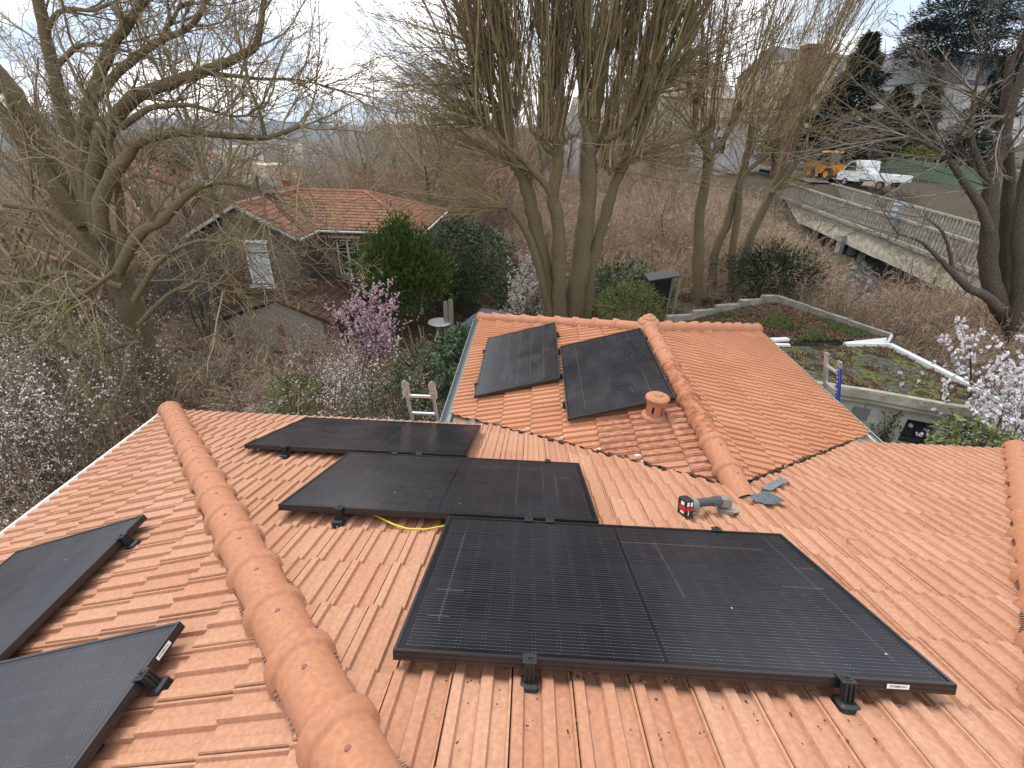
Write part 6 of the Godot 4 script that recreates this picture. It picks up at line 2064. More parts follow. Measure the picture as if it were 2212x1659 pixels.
	for e in [[1440, 682, 1498, 679, -4.2], [1498, 671, 1547, 667, -4.1], [1547, 659, 1599, 656, -4.0], [1599, 648, 1647, 646, -3.9], [1647, 638, 1680, 638, -3.8]]:
		var a := ony(e[0], e[1], e[4])
		var b := ony(e[2], e[3], e[4])
		mb = MB.new()
		mb.bar(a + Vector3(0, -0.25, 0), b + Vector3(0, -0.25, 0), 0.14, 0.5)
		put(mb, "wall_block", M.concrete, sw)
	var kw := thing("kerb_wall", "long low concrete wall between the leafy terrace and the brambles", "wall", ony(1800, 690, -4.3))
	var wa0 := ony(1680, 638, -3.8)
	var wb1 := ony(1926, 722, -3.85)
	for k in 6:
		mb = MB.new()
		mb.bar(wa0.lerp(wb1, k / 6.0 + 0.002) + Vector3(0, -0.17, 0), wa0.lerp(wb1, (k + 1) / 6.0 - 0.002) + Vector3(0, -0.17 + 0.01 * (k % 2), 0), 0.12, 0.34)
		put(mb, "wall_block", M.concrete, kw)

func moss_tex() -> NoiseTexture2D:
	var t := noise_tex(0.010, Color(0.5, 0.5, 0.5), Color(1, 1, 1), 90, 512, 6)
	var g := Gradient.new()
	g.offsets = PackedFloat32Array([0.25, 0.42, 0.5, 0.6, 0.72])
	g.colors = PackedColorArray([Color(0.78, 0.80, 0.84), Color(0.62, 0.6, 0.56), Color(0.95, 0.95, 0.62), Color(0.82, 0.9, 0.4), Color(0.5, 0.42, 0.38)])
	t.color_ramp = g
	return t

func bridge() -> void:
	M.girder = with_bump(mat(lin(0.62, 0.61, 0.53), 0.9, noise_tex(0.012, Color(0.72, 0.7, 0.64), Color(1, 1, 1), 142, 512, 6), 0.3), bump_tex(0.05, 41), 0.4)
	var b := thing("concrete_bridge", "grey concrete footbridge with baluster railings over the bramble bank", "bridge", W(21.6, -7.6, -30))
	var rail := func(z: float) -> float: return -4.0 + 0.038 * (-z - 24.0)
	var z0 := -15.0
	var z1 := -42.0
	var mb := MB.new()
	for x in [19.95, 23.4]:
		var n := 6
		for k in n:
			var a := lerpf(z0, z1, float(k) / n)
			var c := lerpf(z0, z1, float(k + 1) / n) + 0.02
			var m := MB.new()
			m.bar(W(x, rail.call(a) - 1.75, a), W(x, rail.call(c) - 1.72, c), 0.35, 1.2)
			put(m, "girder", M.girder, b)
	mb.bar(W(21.7, rail.call(z0) - 1.25, z0), W(21.7, rail.call(z1) - 1.25, z1), 3.3, 0.2)
	put(mb, "deck", M.concrete, b)
	for x in [19.85, 23.5]:
		var m := MB.new()
		m.bar(W(x, rail.call(z0) - 1.1, z0), W(x, rail.call(z1) - 1.1, z1), 0.62, 0.16)
		put(m, "kerb", M.concrete, b)
		m = MB.new()
		m.bar(W(x, rail.call(z0) - 0.05, z0), W(x, rail.call(z1) - 0.05, z1), 0.18, 0.11)
		put(m, "handrail", M.concrete, b)
		var cnt := int((z0 - z1) / 0.26)
		var bal: Mesh = null
		for k in cnt:
			var z := z0 - (k + 0.5) * 0.26
			if bal == null:
				m = MB.new()
				m.bx(Vector3.ZERO, Vector3(0.10, 0.92, 0.115))
				bal = m.mesh()
			var o := MeshInstance3D.new()
			o.name = "post" if k % 10 == 0 else "baluster"
			o.mesh = bal
			o.material_override = M.concrete
			o.position = W(x, rail.call(z) - 0.56, z) - b.position
			if k % 10 == 0: o.scale = Vector3(1.6, 1.0, 1.8)
			b.add_child(o, true)
	for z in [-24.5, -31.0, -38.0]:
		var m := MB.new()
		m.bar(W(20.6, rail.call(z) - 2.1, z), W(20.2, -8.3, z + 0.5), 0.4, 0.45)
		put(m, "pier", M.concrete, b)
	# steel ladder frame hung on the railing
	var ga := onx(1938, 440, 19.5)
	var gbm := onx(1905, 520, 19.5)
	var fr := thing("steel_frame", "galvanised steel ladder frame hanging on the bridge railing", "frame", gbm)
	for e in [-0.35, 0.35]:
		mb = MB.new()
		mb.rod(ga + Vector3(0, 0, e), gbm + Vector3(0, 0, e), 0.035, 6)
		put(mb, "upright", M.zinc, fr)
	for k in 7:
		var p := ga.lerp(gbm, (k + 0.3) / 7.0)
		mb = MB.new()
		mb.rod(p + Vector3(0, 0, -0.35), p + Vector3(0, 0, 0.35), 0.02, 6)
		put(mb, "rung", M.zinc, fr)
	mb = MB.new()
	mb.bx(ga + Vector3(0.05, -0.25, 0), Vector3(0.04, 0.75, 0.8))
	put(mb, "mesh_panel", mat(lin(0.36, 0.40, 0.42), 0.6), fr)
	# concrete portal on the bank
	var pc := on_ground(1823, 548, -0.3)
	var po := thing("concrete_portal", "small grey concrete portal standing on the bank below the bridge", "portal", pc)
	for e in [-0.42, 0.42]:
		mb = MB.new()
		mb.bx(pc + Vector3(e, 0.35, 0), Vector3(0.26, 1.5, 0.5))
		put(mb, "leg", mat(lin(0.27, 0.28, 0.28), 0.9), po)
	mb = MB.new()
	mb.bx(pc + Vector3(0, 1.25, 0), Vector3(1.2, 0.4, 0.52))
	put(mb, "lintel", mat(lin(0.27, 0.28, 0.28), 0.9), po)
	# timber steps up the bank
	var st := thing("timber_steps", "narrow timber steps climbing the bramble bank beside the grey rubble", "steps", ony(1775, 690, -5.4))
	for k in 9:
		var p := on_ground(lerpf(1772, 1805, k / 8.0), lerpf(690, 615, k / 8.0), 0.25)
		mb = MB.new()
		mb.bx(p, Vector3(0.55, 0.07, 0.14))
		put(mb, "tread", mat(lin(0.20, 0.16, 0.12), 0.9) if k == 0 else st.get_child(0).material_override, st)
	mb = MB.new()
	mb.usec = true
	for k in 110:
		var g := rng.randf_range(0.12, 0.27)
		mb.col = Color(g, g, g * 1.03)
		var p := on_ground(rng.randf_range(1835, 1895), rng.randf_range(560, 700), 0.1)
		mb.box(Transform3D(Basis.from_euler(rvec() * 3.0), p), Vector3(0.26, 0.06, 0.18) * rng.randf_range(0.4, 1.3))
	tag(put(mb, "rubble", mat(Color.WHITE, 0.9, null, 1.0, true, true)), "grey stones and broken slabs tipped down the bank", "rubble", "", "stuff")

func wheel(parent: Node3D, at: Vector3, r: float, w: float, rim: Material) -> void:     # axle along z
	var mb := MB.new()
	var t := Transform3D(Basis(Vector3.RIGHT, PI / 2), at)
	mb.lathe(t, [Vector2(r * 0.55, w * 0.5), Vector2(r * 0.85, w * 0.5), Vector2(r, w * 0.32), Vector2(r, -w * 0.32), Vector2(r * 0.85, -w * 0.5), Vector2(r * 0.55, -w * 0.5)], 18)
	var o := MeshInstance3D.new()
	o.name = "wheel"; o.mesh = mb.mesh(); o.material_override = M.rubber
	parent.add_child(o, true)
	mb = MB.new()
	mb.lathe(t, [Vector2(0.001, w * 0.36), Vector2(r * 0.3, w * 0.4), Vector2(r * 0.56, w * 0.45), Vector2(r * 0.56, -w * 0.45), Vector2(0.001, -w * 0.4)], 14)
	var q := MeshInstance3D.new()
	q.name = "rim"; q.mesh = mb.mesh(); q.material_override = rim
	o.add_child(q, true)

func part(mb: MB, called: String, m: Material, parent: Node) -> MeshInstance3D:
	var o := MeshInstance3D.new()
	o.name = called; o.mesh = mb.mesh(); o.material_override = m
	parent.add_child(o, true)
	return o

func vehicles() -> void:
	var orange := mat(lin(0.75, 0.27, 0.02), 0.5)
	var p := ony(1784, 388, -3.3)
	p.y = H + ground(p.x, p.z)
	var l := thing("wheel_loader", "orange compact wheel loader parked at the far end of the bridge", "loader", p)
	l.rotation.y = -1.3
	l.scale = Vector3.ONE * 0.88
	var side := Transform3D(Basis(), Vector3(0, 0, -0.75))
	var mb := MB.new()
	mb.prism([Vector2(-2.1, 0.7), Vector2(-0.2, 0.55), Vector2(0.2, 0.6), Vector2(0.3, 1.2), Vector2(-0.4, 1.35), Vector2(-1.7, 1.5), Vector2(-2.1, 1.3)], side, 1.5)
	part(mb, "engine_hood", orange, l)
	mb = MB.new()
	mb.prism([Vector2(0.2, 0.6), Vector2(1.3, 0.55), Vector2(1.35, 1.1), Vector2(0.3, 1.2)], Transform3D(Basis(), Vector3(0, 0, -0.55)), 1.1)
	part(mb, "front_frame", orange, l)
	mb = MB.new()
	mb.prism([Vector2(-0.9, 1.35), Vector2(0.35, 1.2), Vector2(0.3, 2.3), Vector2(-0.75, 2.35)], Transform3D(Basis(), Vector3(0, 0, -0.6)), 1.2)
	var cab := part(mb, "cab", M.glass, l)
	mb = MB.new()
	mb.cbox(Transform3D(Basis(), Vector3(-0.2, 2.4, 0)), Vector3(1.3, 0.14, 1.35), 0.04)
	part(mb, "cab_roof", orange, cab)
	mb = MB.new()
	for e in [[-0.9, 1.35, -0.75, 2.35], [0.35, 1.2, 0.3, 2.3], [-0.3, 1.3, -0.25, 2.33]]:
		for s in [-0.61, 0.61]: mb.bar(Vector3(e[0], e[1], s), Vector3(e[2], e[3], s), 0.06, 0.06)
	part(mb, "cab_pillar", M.black, cab)
	for s in [-0.35, 0.35]:
		mb = MB.new()
		mb.bar(Vector3(0.4, 1.45, s), Vector3(1.5, 1.1, s), 0.12, 0.22); mb.bar(Vector3(1.5, 1.1, s), Vector3(2.0, 0.45, s), 0.12, 0.2)
		part(mb, "lift_arm", orange, l)
	mb = MB.new()
	mb.prism([Vector2(1.95, 0.08), Vector2(2.6, 0.05), Vector2(2.62, 0.12), Vector2(2.15, 0.2), Vector2(2.05, 0.65), Vector2(1.95, 0.65)], Transform3D(Basis(), Vector3(0, 0, -0.9)), 1.8)
	part(mb, "bucket", M.darkgrey, l)
	for e in [[-1.35, -0.78], [-1.35, 0.78], [0.75, -0.78], [0.75, 0.78]]: wheel(l, Vector3(e[0], 0.55, e[1]), 0.55, 0.4, orange)
	# white dropside truck
	p = ony(1880, 403, -3.4)
	p.y = H + ground(p.x, p.z)
	var v := thing("dropside_truck", "white dropside truck parked beside the orange loader", "truck", p)
	v.rotation.y = -1.2
	v.scale = Vector3.ONE * 0.92
	var wh := mat(lin(0.70, 0.73, 0.74), 0.35)
	mb = MB.new()
	mb.prism([Vector2(-2.6, 0.45), Vector2(-0.5, 0.45), Vector2(-0.5, 2.0), Vector2(-1.3, 2.05), Vector2(-1.75, 1.9), Vector2(-2.25, 1.2), Vector2(-2.6, 1.0)], Transform3D(Basis(), Vector3(0, 0, -0.95)), 1.9)
	part(mb, "cab", wh, v)
	mb = MB.new()
	mb.prism([Vector2(-2.15, 1.22), Vector2(-1.72, 1.82), Vector2(-1.2, 1.9), Vector2(-1.0, 1.25)], Transform3D(Basis(), Vector3(0, 0, -0.97)), 1.94)
	mb.quad(Vector3(-2.27, 1.22, 0.85), Vector3(-2.27, 1.22, -0.85), Vector3(-1.79, 1.88, -0.8), Vector3(-1.79, 1.88, 0.8))
	part(mb, "window", M.glass, v)
	mb = MB.new()
	mb.bx(Vector3(1.0, 0.72, 0), Vector3(2.9, 0.1, 1.95))
	for s in [-0.97, 0.97]: mb.bx(Vector3(1.0, 0.95, s), Vector3(2.9, 0.38, 0.04))
	mb.bx(Vector3(2.44, 0.95, 0), Vector3(0.04, 0.38, 1.9)); mb.bx(Vector3(-0.44, 1.2, 0), Vector3(0.04, 0.9, 1.9))
	part(mb, "dropside_bed", wh, v)
	for e in [[-1.75, -0.85], [-1.75, 0.85], [1.4, -0.85], [1.4, 0.85]]: wheel(v, Vector3(e[0], 0.34, e[1]), 0.34, 0.22, M.grey)
	# blue hatchback in the garden
	p = onz(1066, 700, -15.2)
	p.y = H + ground(p.x, p.z)
	var c := thing("parked_car", "dark blue hatchback parked in the garden behind the wing roof corner", "car", p)
	c.rotation.y = 1.25
	var navy := mat(lin(0.012, 0.022, 0.055), 0.35)
	mb = MB.new()
	mb.prism([Vector2(-1.9, 0.3), Vector2(1.95, 0.3), Vector2(2.0, 0.7), Vector2(1.85, 0.86), Vector2(1.0, 0.98), Vector2(-1.75, 0.98), Vector2(-1.95, 0.8)], Transform3D(Basis(), Vector3(0, 0, -0.82)), 1.64)
	part(mb, "body", navy, c)
	mb = MB.new()
	var lo := [Vector3(1.05, 0.97, 0.78), Vector3(-1.72, 0.97, 0.78)]
	var hi := [Vector3(0.35, 1.46, 0.58), Vector3(-1.35, 1.46, 0.58)]
	var fl := Vector3(1, 1, -1)
	mb.quad(lo[1], lo[0], hi[0], hi[1]); mb.quad(lo[0] * fl, lo[1] * fl, hi[1] * fl, hi[0] * fl)
	mb.quad(lo[0], lo[0] * fl, hi[0] * fl, hi[0]); mb.quad(lo[1] * fl, lo[1], hi[1], hi[1] * fl)
	part(mb, "windows", M.glass, c)
	mb = MB.new()
	mb.cbox(Transform3D(Basis(), Vector3(-0.5, 1.47, 0)), Vector3(1.74, 0.06, 1.18), 0.025)
	part(mb, "car_roof", navy, c)
	mb = MB.new()
	for s in [1.0, -1.0]:
		for e in [[lo[0], hi[0]], [lo[1], hi[1]]]:
			mb.bar(e[0] * Vector3(1, 1, s), e[1] * Vector3(1, 1, s), 0.07, 0.05)
		mb.bar(Vector3(-0.3, 0.97, 0.785 * s), Vector3(-0.45, 1.46, 0.6 * s), 0.08, 0.04)
	part(mb, "pillar", navy, c)
	for e in [[-1.25, -0.78], [-1.25, 0.78], [1.25, -0.78], [1.25, 0.78]]: wheel(c, Vector3(e[0], 0.31, e[1]), 0.31, 0.2, M.grey)

func garden_bits() -> void:
	var z := -16.2
	var bark := mat(lin(0.58, 0.54, 0.47), 0.9, noise_tex(0.06, Color(0.35, 0.33, 0.3), Color(1, 1, 1), 95, 256, 4, 0.45, 2.5), 3.0)
	for q in [[963, 697, 652, "birch-bark post beside the round white garden table"], [974, 700, 648, "taller birch-bark post next to the white rabbit figure"]]:
		var a := onz(q[0], q[1], z)
		var b := onz(q[0] - 1, q[2], z)
		a.y = minf(a.y, H + ground(a.x, a.z))
		var mb := MB.new()
		mb.tube(PackedVector3Array([a, a.lerp(b, 0.5) + Vector3(0.01, 0, 0), b, b + Vector3(0, 0.01, 0)]), PackedFloat32Array([0.10, 0.095, 0.09, 0.07]), 10)
		tag(put(mb, "birch_post", bark), q[3], "post")
	var p := onz(950, 690, z)
	p.y = H + ground(p.x, p.z)
	var t := thing("garden_table", "round white garden table standing among the birch posts", "table", p)
	var mb := MB.new()
	mb.lathe(Transform3D(Basis(), Vector3(0, 0.72, 0)), [Vector2(0, 0.02), Vector2(0.42, 0.02), Vector2(0.44, 0.0), Vector2(0.42, -0.03), Vector2(0, -0.03)], 22)
	part(mb, "tabletop", M.white, t)
	for k in 3:
		mb = MB.new()
		var a := TAU * k / 3.0
		mb.tube(PackedVector3Array([Vector3(cos(a) * 0.36, 0, sin(a) * 0.36), Vector3(cos(a) * 0.15, 0.4, sin(a) * 0.15), Vector3(cos(a) * 0.22, 0.69, sin(a) * 0.22)]), PackedFloat32Array([0.025, 0.025, 0.025]), 7)
		part(mb, "leg", M.white, t)
	# rabbit figure
	p = onz(991, 692, z - 0.1)
	p.y = H + ground(p.x, p.z)
	t = thing("rabbit_figure", "pale stone rabbit figure with upright ears at the garden posts", "figure", p)
	mb = MB.new()
	mb.lathe(Transform3D(), [Vector2(0, 0.60), Vector2(0.06, 0.59), Vector2(0.095, 0.53), Vector2(0.085, 0.46), Vector2(0.07, 0.42), Vector2(0.12, 0.32), Vector2(0.16, 0.18), Vector2(0.15, 0.04), Vector2(0.12, 0.0)], 14)
	part(mb, "body", bark, t)
	for s in [-1, 1]:
		mb = MB.new()
		mb.tube(PackedVector3Array([Vector3(0.03 * s, 0.56, 0), Vector3(0.05 * s, 0.68, 0.0), Vector3(0.065 * s, 0.8, 0), Vector3(0.06 * s, 0.86, 0)]), PackedFloat32Array([0.025, 0.035, 0.025, 0.008]), 7)
		part(mb, "ear", bark, t)
	p = onz(978, 694, z + 0.3)
	p.y = H + ground(p.x, p.z)
	t = thing("garden_gnome", "small red garden ornament at the foot of the birch posts", "ornament", p)
	mb = MB.new()
	mb.lathe(Transform3D(), [Vector2(0, 0.36), Vector2(0.03, 0.28), Vector2(0.06, 0.2), Vector2(0.04, 0.19)], 10)
	part(mb, "cap", M.red, t)
	mb = MB.new()
	mb.lathe(Transform3D(), [Vector2(0, 0.22), Vector2(0.045, 0.19), Vector2(0.05, 0.14), Vector2(0.08, 0.08), Vector2(0.09, 0.0)], 10)
	part(mb, "body", M.red, t)
	# brown hedge and dark hut
	var c := onz(957, 622, -19.2)
	shrub("copper_hedge", "small square hedge holding dry orange-brown leaves", "hedge", Vector3(c.x, H + ground(c.x, -19.2), -19.2), c, Vector3(0.5, 0.42, 0.4), 2600, 0.06, 0.035, [Color(0.20, 0.10, 0.03), Color(0.26, 0.14, 0.045), Color(0.15, 0.075, 0.03)], "", 0.1)
	var a := onz(1425, 655, -14.6)
	var gy := H + ground(a.x, -14.8)
	t = thing("dark_hut", "low black open hut behind the yellow-green bush", "hut", Vector3(a.x, gy, -14.8))
	var hh := onz(1425, 598, -14.6).y - gy
	mb = MB.new()
	mb.bx(Vector3(0, hh * 0.48, -0.35), Vector3(0.8, hh * 0.96, 0.05)); mb.bx(Vector3(-0.42, hh * 0.46, 0), Vector3(0.05, hh * 0.92, 0.7))
	part(mb, "wall", M.black, t)
	mb = MB.new()
	mb.box(Transform3D(Basis(Vector3.BACK, 0.2), Vector3(-0.02, hh, 0)), Vector3(0.95, 0.04, 0.8))
	part(mb, "roof", M.black, t)
	for e in [[0.42, 0.36], [0.42, -0.32]]:
		mb = MB.new()
		mb.bx(Vector3(e[0], hh * 0.52, e[1]), Vector3(0.08, hh * 1.06, 0.08))
		part(mb, "post", mat(lin(0.17, 0.18, 0.12), 0.9), t)
	# low garden wall end and lamp
	var gl := onz(1618, 648, -14.6)
	t = thing("garden_light", "small black garden lamp with white lens among the slim trunks", "lamp", Vector3(gl.x, H + ground(gl.x, -14.6), -14.6))
	mb = MB.new()
	mb.rod(Vector3.ZERO, Vector3(0, gl.y - t.position.y, 0), 0.02, 6)
	part(mb, "stake", M.black, t)
	mb = MB.new()
	mb.lathe(Transform3D(Basis(), Vector3(0, gl.y - t.position.y, 0)), [Vector2(0, 0.14), Vector2(0.07, 0.12), Vector2(0.08, 0.03), Vector2(0.05, 0.0)], 10)
	part(mb, "head", M.black, t)

# a far building: box walls with built windows, flat or pitched roof
func far_house(called: String, label: String, cat: String, cen: Vector3, size: Vector3, turn: float, wall: Material, roof: Material, kind: String, rows: int, cols: int, group := "", win: Material = null) -> Node3D:
	var t := thing(called, label, cat, cen, group)
	t.rotation.y = turn
	var mb := MB.new()
	mb.bx(Vector3(0, size.y * 0.5 - 3.0, 0), Vector3(size.x, size.y + 6.0, size.z))
	part(mb, "wall", wall, t)
	mb = MB.new()
	var hx := size.x * 0.5 + 0.25
	var hz := size.z * 0.5 + 0.25
	if kind == "flat":
		mb.bx(Vector3(0, size.y + 0.15, 0), Vector3(size.x + 0.4, 0.3, size.z + 0.4))
	elif kind == "mansard":
		var a := [Vector3(-hx, size.y, hz), Vector3(hx, size.y, hz), Vector3(hx, size.y, -hz), Vector3(-hx, size.y, -hz)]
		var b := []
		for p in a: b.append(Vector3(p.x * 0.86, size.y + 2.6, p.z * 0.8))
		for k in 4: mb.quad(a[k], a[(k + 1) % 4], b[(k + 1) % 4], b[k])
		mb.quad(b[0], b[1], b[2], b[3])
	else:
		var rh := size.z * 0.36
		mb.prism([Vector2(-hz, 0), Vector2(hz, 0), Vector2(0, rh)], Transform3D(Basis(Vector3(0, 0, -1), Vector3.UP, Vector3.RIGHT), Vector3(-hx, size.y, 0)), size.x + 0.5)
	part(mb, "roof", roof, t)
	for f in [[0, 1], [1, 1], [1, -1]]:       # front, right and left faces
		for j in rows:
			for i in (cols if f[0] == 0 else maxi(1, cols / 2)):
				var L: float = size.x if f[0] == 0 else size.z
				var n: int = cols if f[0] == 0 else maxi(1, cols / 2)
				var u := -L * 0.5 + L * (i + 0.5) / n
				var y := size.y * (j + 0.55) / rows
				var bs := Basis() if f[0] == 0 else Basis(Vector3.UP, PI / 2 * f[1])
				var o := bs * Vector3(u, y, (size.z if f[0] == 0 else size.x) * 0.5 + 0.02)
				mb = MB.new()
				mb.box(Transform3D(bs, o), Vector3(1.15, 1.7, 0.06))
				var w := part(mb, "window", M.white, t)
				mb = MB.new()
				for s in [-0.26, 0.26]: mb.box(Transform3D(bs, o + bs * Vector3(s, 0, 0.035)), Vector3(0.44, 1.5, 0.03))
				part(mb, "pane", M.glass, w)
	return t

func far_things() -> void:
	var beige := mat(lin(0.50, 0.42, 0.30), 0.9, noise_tex(0.02, Color(0.8, 0.78, 0.75), Color(1, 1, 1), 100, 256), 0.1)
	var white := mat(lin(0.62, 0.63, 0.63), 0.9, noise_tex(0.02, Color(0.82, 0.82, 0.82), Color(1, 1, 1), 101, 256), 0.1)
	var slate := mat(lin(0.12, 0.13, 0.15), 0.7)
	var rtile := mat(lin(0.30, 0.12, 0.08), 0.9)
	var ochre := mat(lin(0.42, 0.25, 0.12), 0.9)
	var at := func(x: float, y: float, z: float) -> Vector3:
		var p := onz(x, y, z)
		return p
	var place := func(x: float, top: float, z: float) -> Array:    # foot on the ground and height up to the picture row `top`
		var p := onz(x, top, z)
		var g := H + ground(p.x, z)
		return [Vector3(p.x, g, z), p.y - g]
	var q: Array = place.call(1775, 142, -78.0)
	far_house("apartment_block", "beige apartment block with flat roof behind the dark conifer", "building", q[0], Vector3(13, q[1], 12), 0.5, beige, beige, "flat", 5, 4)
	q = place.call(1700, 170, -84.0)
	far_house("apartment_block", "lower beige apartment block with sloping eaves left of the brick chimney", "building", q[0], Vector3(9, q[1], 10), 0.5, beige, slate, "gable", 4, 3)
	q = place.call(2035, 192, -62.0)
	var mh := far_house("mansard_house", "white house with slate mansard roof and dormer windows behind the green fence", "house", q[0], Vector3(15, q[1], 10), 0.35, white, slate, "mansard", 2, 4)
	for e in [-4.4, 3.0]:
		var mb := MB.new()
		mb.bx(Vector3(e, q[1] + 1.25, 5.0), Vector3(1.9, 1.9, 0.5))
		var o := part(mb, "dormer_window", white, mh)
		mb = MB.new()
		for s in [-0.4, 0.4]: mb.bx(Vector3(e + s, q[1] + 1.25, 5.27), Vector3(0.62, 1.5, 0.04))
		part(mb, "pane", M.glass, o)
	q = place.call(1757, 97, -47.0)
	var mb := MB.new()
	mb.bx(q[0] + Vector3(0, q[1] * 0.5, 0), Vector3(1.15, q[1], 1.15)); mb.bx(q[0] + Vector3(0, q[1] - 0.15, 0), Vector3(1.35, 0.3, 1.35))
	var ch := put(mb, "brick_chimney", mat(lin(0.22, 0.125, 0.085), 0.9, noise_tex(0.06, Color(0.6, 0.58, 0.56), Color(1, 1, 1), 103, 256), 0.6))
	tag(ch, "tall square brick chimney standing in front of the beige apartment block", "chimney")
	q = place.call(1450, 215, -62.0)
	far_house("grey_gabled_house", "grey gabled house with dark roof behind the slim pollarded trees", "house", q[0], Vector3(9, q[1], 10), 0.2, mat(lin(0.40, 0.36, 0.32), 0.9), mat(lin(0.30, 0.26, 0.23), 0.9), "gable", 1, 2)
	q = place.call(1570, 262, -56.0)
	far_house("white_garage", "low white building with red roof edge at the road", "garage", q[0], Vector3(6, q[1], 6), 0.1, white, rtile, "flat", 1, 2)
	q = place.call(1215, 290, -64.0)
	far_house("white_house", "white house glimpsed between the stems of the big pollarded tree", "house", q[0], Vector3(5, q[1], 6), -0.2, white, slate, "gable", 0, 0)
	q = place.call(1330, 268, -70.0)
	far_house("pale_house", "pale house with long low grey wall right of the big pollarded tree", "house", q[0], Vector3(11, q[1], 8), 0.1, mat(lin(0.38, 0.35, 0.30), 0.9), mat(lin(0.30, 0.26, 0.23), 0.9), "gable", 1, 3)
	q = place.call(1672, 285, -62.0)
	far_house("ochre_wall_house", "small ochre rendered building beside the sloping street", "house", q[0], Vector3(2.6, q[1], 3), 0.5, ochre, ochre, "flat", 0, 0)
	# low walls along the road
	var gw := thing("garden_wall", "long low dark stone wall along the top of the bramble slope", "wall", ony(1480, 330, -3.0))
	for k in 8:
		var a := onz(lerpf(1400, 1600, k / 8.0), 318, -56.0)
		var b := onz(lerpf(1400, 1600, (k + 1) / 8.0), 318, -56.0)
		a.y = H + ground(a.x, -56) + 0.7
		b.y = a.y
		mb = MB.new()
		mb.bar(a, b + Vector3(0.02, 0, 0), 0.4, 1.7)
		put(mb, "wall_section", M.stonewall, gw)
	# street surface going up to the right
	mb = MB.new()
	var prev := []
	for e in [[23.3, 21.7, -42.0], [26.5, 22.5, -50.0], [27.0, 22.5, -58.0], [27.5, 22.5, -70.0], [28.0, 23.0, -85.0]]:
		var yy := ground((e[0] + e[1]) * 0.5, e[2]) + 0.12
		var row := [W(e[1], yy, e[2]), W(e[0], yy, e[2])]
		if prev: mb.quad(prev[0], prev[1], row[1], row[0])
		prev = row
	structure(mb, "road", mat(lin(0.16, 0.155, 0.15), 0.95, noise_tex(0.04, Color(0.75, 0.75, 0.75), Color(1, 1, 1), 105), 0.6))
	mb = MB.new()
	var sand := []
	for e in [[24.2, -30], [24.2, -44], [30, -58], [52, -64], [52, -40], [34, -26]]: sand.append(W(e[0], ground(e[0], e[1]) + 0.4, e[1]))
	var sc := Vector3.ZERO
	for p in sand: sc += p / 6.0
	for k in 6: mb.tri(sc, sand[(k + 1) % 6], sand[k])
	structure(mb, "sandy_ground", mat(lin(0.36, 0.30, 0.22), 0.95, noise_tex(0.03, Color(0.6, 0.58, 0.55), Color(1, 1, 1), 106), 0.3))
	# green fence
	var fa := onz(1870, 366, -52.0)
	var fb := onz(2260, 430, -38.0)
	var fn := thing("green_fence", "long green sheet-metal fence in front of the white mansard house", "fence", fa.lerp(fb, 0.5))
	var fm := mat(lin(0.13, 0.20, 0.13), 0.6)
	for k in 14:
		var a := fa.lerp(fb, k / 14.0)
		var b := fa.lerp(fb, (k + 1) / 14.0 - 0.003)
		a.y += 0.62; b.y += 0.62
		mb = MB.new()
		mb.bar(a, b, 0.05, 1.4)
		put(mb, "panel", fm, fn)
		mb = MB.new()
		mb.bar(a + Vector3(0, -1.0, 0.05), a + Vector3(0.001, 1.0, 0.05), 0.09, 0.09)
		put(mb, "post", M.concrete, fn)
		for j in 6:
			var r := a.lerp(b, (j + 0.5) / 6.0)
			mb = MB.new()
			mb.bx(r + Vector3(0, 0, 0.05), Vector3(0.08, 1.36, 0.05))
			put(mb, "rib", fm, fn)
	# evergreens behind the fence
	var g_yew := [Color(0.016, 0.026, 0.014), Color(0.026, 0.04, 0.02), Color(0.04, 0.058, 0.03)]
	var tall := func(called: String, label: String, x: float, top: float, bot: float, z: float, w: float, n: int, L: float) -> void:
		var a := onz(x, bot, z)
		var b := onz(x, top, z)
		var base := Vector3(a.x, H + ground(a.x, z), z)
		var t := thing(called, label, "tree", base)
		var m := MB.new()
		m.usec = true
		var hgt := b.y - a.y
		for k in n:
			var s := rng.randf()
			var tier := 0.75 + 0.25 * sin(s * 40.0)
			var rad := w * (1.0 - s) * tier * (0.4 + 0.6 * sqrt(rng.randf())) + 0.15
			var an := rng.randf() * TAU
			rad *= 1.0 + 0.35 * sin(an * 3.0 + s * 9.0)
			var p := Vector3(b.x + cos(an) * rad, a.y + hgt * s, z + sin(an) * rad)
			m.col = g_yew[rng.randi() % 3]
			var d := Vector3(cos(an), -0.2 + rng.randfn(0, 0.3), sin(an)).normalized()
			leafmesh(m, p, d, (Vector3.UP + rvec() * 0.5).normalized(), L * rng.randf_range(0.6, 1.4), L * 0.35)
		put(m, "foliage", M.leaf, t)
		m = MB.new()
		m.tube(PackedVector3Array([base + Vector3(0, -0.3, 0), Vector3(b.x, b.y - 0.6, z)]), PackedFloat32Array([0.28, 0.06]), 7)
		put(m, "trunk", M.bark, t)
	tall.call("conifer_tree", "tall dark conifer with pointed top between the brick chimney and the white house", 1885, 72, 340, -54.0, 4.8, 15000, 0.55)
	tall.call("conifer_tree", "broad dark conifer close behind the white truck", 1822, 170, 345, -55.0, 3.0, 6500, 0.55)
	tall.call("conifer_tree", "dark conifer filling the gap before the white house corner", 1955, 185, 345, -53.0, 2.8, 6500, 0.55)
	tall.call("conifer_tree", "dark pointed conifer in front of the white mansard house", 2030, 165, 345, -54.0, 1.7, 4000, 0.5)
	tall.call("conifer_tree", "short broad dark conifer by the orange loader", 1712, 205, 345, -49.0, 1.9, 4500, 0.45)
	tall.call("conifer_tree", "dark conifer partly hidden by the lichen-spotted trunks", 2190, 120, 365, -51.0, 3.0, 6000, 0.55)
